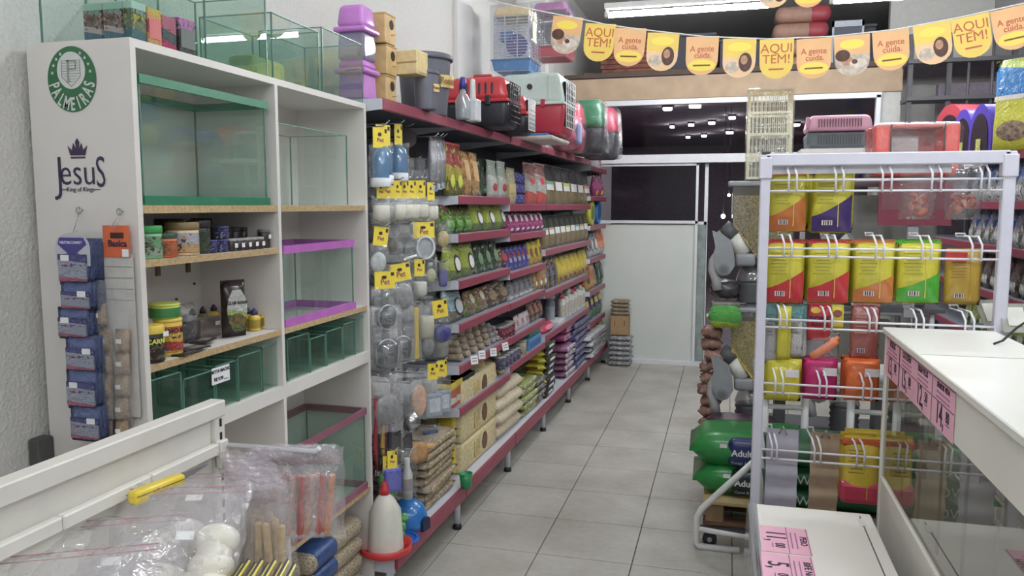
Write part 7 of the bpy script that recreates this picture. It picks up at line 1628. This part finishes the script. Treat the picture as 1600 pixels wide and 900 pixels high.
# clear bags hanging along the bar with rawhide sticks
RAW = mat((206, 178, 134), 0.6, noise=0.15, scale=40); PKS = mat((222, 150, 110), 0.55, noise=0.15, scale=40); RDS = mat((206, 100, 90), 0.55, noise=0.12, scale=40)
ZIP = mat((186, 128, 140), 0.4)
def baghang(label, x, y, w_, h_, sticks, group, seed, fold=0.05):
    t = thing('stick_bag', label, 'treat bag', (x, y, 1.10), 0, group, (0, random.uniform(-0.03, 0.03), random.uniform(-0.1, 0.25)))
    part(t, 'film_bag', crumple(w_, h_, 0.05, seed, 16, 0.007), FILM2, None, (0, 0, -h_))
    part(t, 'folded_top', crumple(w_ * 0.95, fold, 0.022, seed + 7, 10, 0.008), FILM3, None, (0, -0.01, -fold * 0.8), (0.5, 0, 0))
    part(t, 'zip_strip', MB().box((0, -0.02, -0.03), (w_ * 0.92, 0.0012, 0.0014)), ZIP)
    for q, (dx, tl, m) in enumerate(sticks): part(t, 'chew_stick', MB().rbox((0, 0, 0), (0.014, 0.014, h_ * 0.66), 0.004, 1), m, None, (dx, -0.006 * q, -h_ * 0.62), (0, tl, 0))
FILM3 = clear((252, 250, 252), 0.12, 0.1, 1.0, 0.3, hazec=(232, 222, 228))
for k in range(6): baghang('clear bag of tan rawhide sticks hanging on stand bar, %s from left' % nth(k), -1.03 + k * 0.03, 1.52 - k * 0.03, 0.11, 0.30, ((-0.03, 0.05, RAW), (-0.004, -0.03, RAW), (0.024, 0.06, RAW)), 'rawhide stick bags', 100 + k)
for k in range(6): baghang('clear bag of pink and orange sticks near bar end, %s from left' % nth(k), -0.995 + k * 0.02, 1.575 + 0.008 * k, 0.11, 0.22, ((-0.02, 0.06, RDS if k % 2 else RAW), (0.0, -0.14, PKS), (0.022, 0.12, PKS if k % 2 else RDS)), 'pink stick bags', 200 + k)
# bags of white rawhide knots in front
BONE = mat((236, 230, 214), 0.5, noise=0.05, scale=20, bump=0.3)
def bonebag(label, loc, rot, w_, h_, bones, seed, film=None):
    t = thing('bone_bag', label, 'treat bag', loc, 0, 'bone bags', rot)
    part(t, 'film_bag', crumple(w_, h_, 0.085, seed, 26, 0.010), film or FILM2); part(t, 'zip_strip', MB().box((0, -0.012, h_ * 0.9), (w_ * 0.95, 0.0012, 0.0016)).box((0, -0.01, h_ * 0.955), (w_ * 0.95, 0.0012, 0.0016)), ZIP); part(t, 'price_sticker', MB().box((0.03, -0.047, h_ * 0.5), (0.032, 0.001, 0.016)), PAPER)
    for (x, z, a, l) in bones:
        mb = MB(); dx, dz = math.cos(a) * l / 2, math.sin(a) * l / 2; nx, nz = -math.sin(a) * 0.012, math.cos(a) * 0.012
        mb.tube([(x - dx, 0, z - dz), (x - dx * 0.3, 0, z - dz * 0.3), (x + dx * 0.3, 0, z + dz * 0.3), (x + dx, 0, z + dz)], 0.033, 16)
        for s in (-1, 1): mb.sphere((x + s * dx, 0.0, z + s * dz), 0.04, 16, 10, (1.05, 0.9, 0.8))
        part(t, 'rawhide_knot', mb, BONE)
bonebag('clear bag of white rawhide knots, front middle of stand', (-0.955, 1.14, 0.93), (-0.75, 0, 0.35), 0.25, 0.24, ((0.075, 0.10, 1.5, 0.05), (0.05, 0.035, 0.1, 0.05), (-0.03, 0.04, 0.5, 0.05)), 1)
bonebag('clear bag of rawhide lying left of the front bag', (-1.0, 1.0, 0.935), (-1.0, 0, 0.45), 0.28, 0.25, ((-0.03, 0.06, 0.3, 0.06), (0.07, 0.04, 1.2, 0.05)), 2)
bonebag('clear bag at lower left corner of the photo', (-0.94, 0.86, 0.95), (-1.05, 0, 0.5), 0.28, 0.25, ((0.0, 0.07, 0.2, 0.06),), 3)
bonebag('crumpled clear bag under the yellow knife', (-1.02, 1.24, 0.97), (-1.15, 0, 0.4), 0.26, 0.24, ((0.0, 0.05, 0.5, 0.05),), 4)
for k in range(9):
    p = onY(328 + k * 11, 892 - (k % 2) * 6, 1.17 + k * 0.012)
    t = thing('yellow_packet', 'yellow and black treat packet standing at stand front, %s from left' % nth(k), 'packet', (p.x, p.y, p.z - 0.08), 0.25, 'yellow black packets', (0.0, 0.55, 0.3))
    part(t, 'body', MB().rbox((0, 0, 0.035), (0.008, 0.11, 0.09), 0.002, 1), mat((226, 206, 40), 0.3, noise=0.04)); part(t, 'dark_edge', MB().rbox((-0.003, 0, 0.077), (0.004, 0.108, 0.01), 0.001, 1), DARK)
# yellow utility knife
a_, b_ = onX(205, 772, -1.075), onX(284, 750, -1.055)
t = thing('utility_knife', 'yellow handled knife lying on clear bags in foreground', 'knife', ((a_.x + b_.x) / 2, (a_.y + b_.y) / 2, (a_.z + b_.z) / 2), math.atan2(b_.y - a_.y, b_.x - a_.x))
ln = (b_ - a_).length
part(t, 'handle', MB().rbox((0, 0, 0), (ln, 0.026, 0.02), 0.007, 3), mat((236, 206, 24), 0.25, noise=0.02)); part(t, 'grip_butt', MB().rbox((-ln * 0.36, 0.0, -0.008), (ln * 0.28, 0.026, 0.02), 0.007, 3), mat((236, 206, 24), 0.25, noise=0.02)); part(t, 'blade', MB().prism([(ln * 0.48, -0.008), (ln * 1.05, 0.004), (ln * 1.1, 0.009), (ln * 0.48, 0.008)], -0.001, 0.001), STEEL); part(t, 'seam_line', MB().box((0, -0.0132, 0.0), (ln * 0.95, 0.001, 0.0012)), DARK)
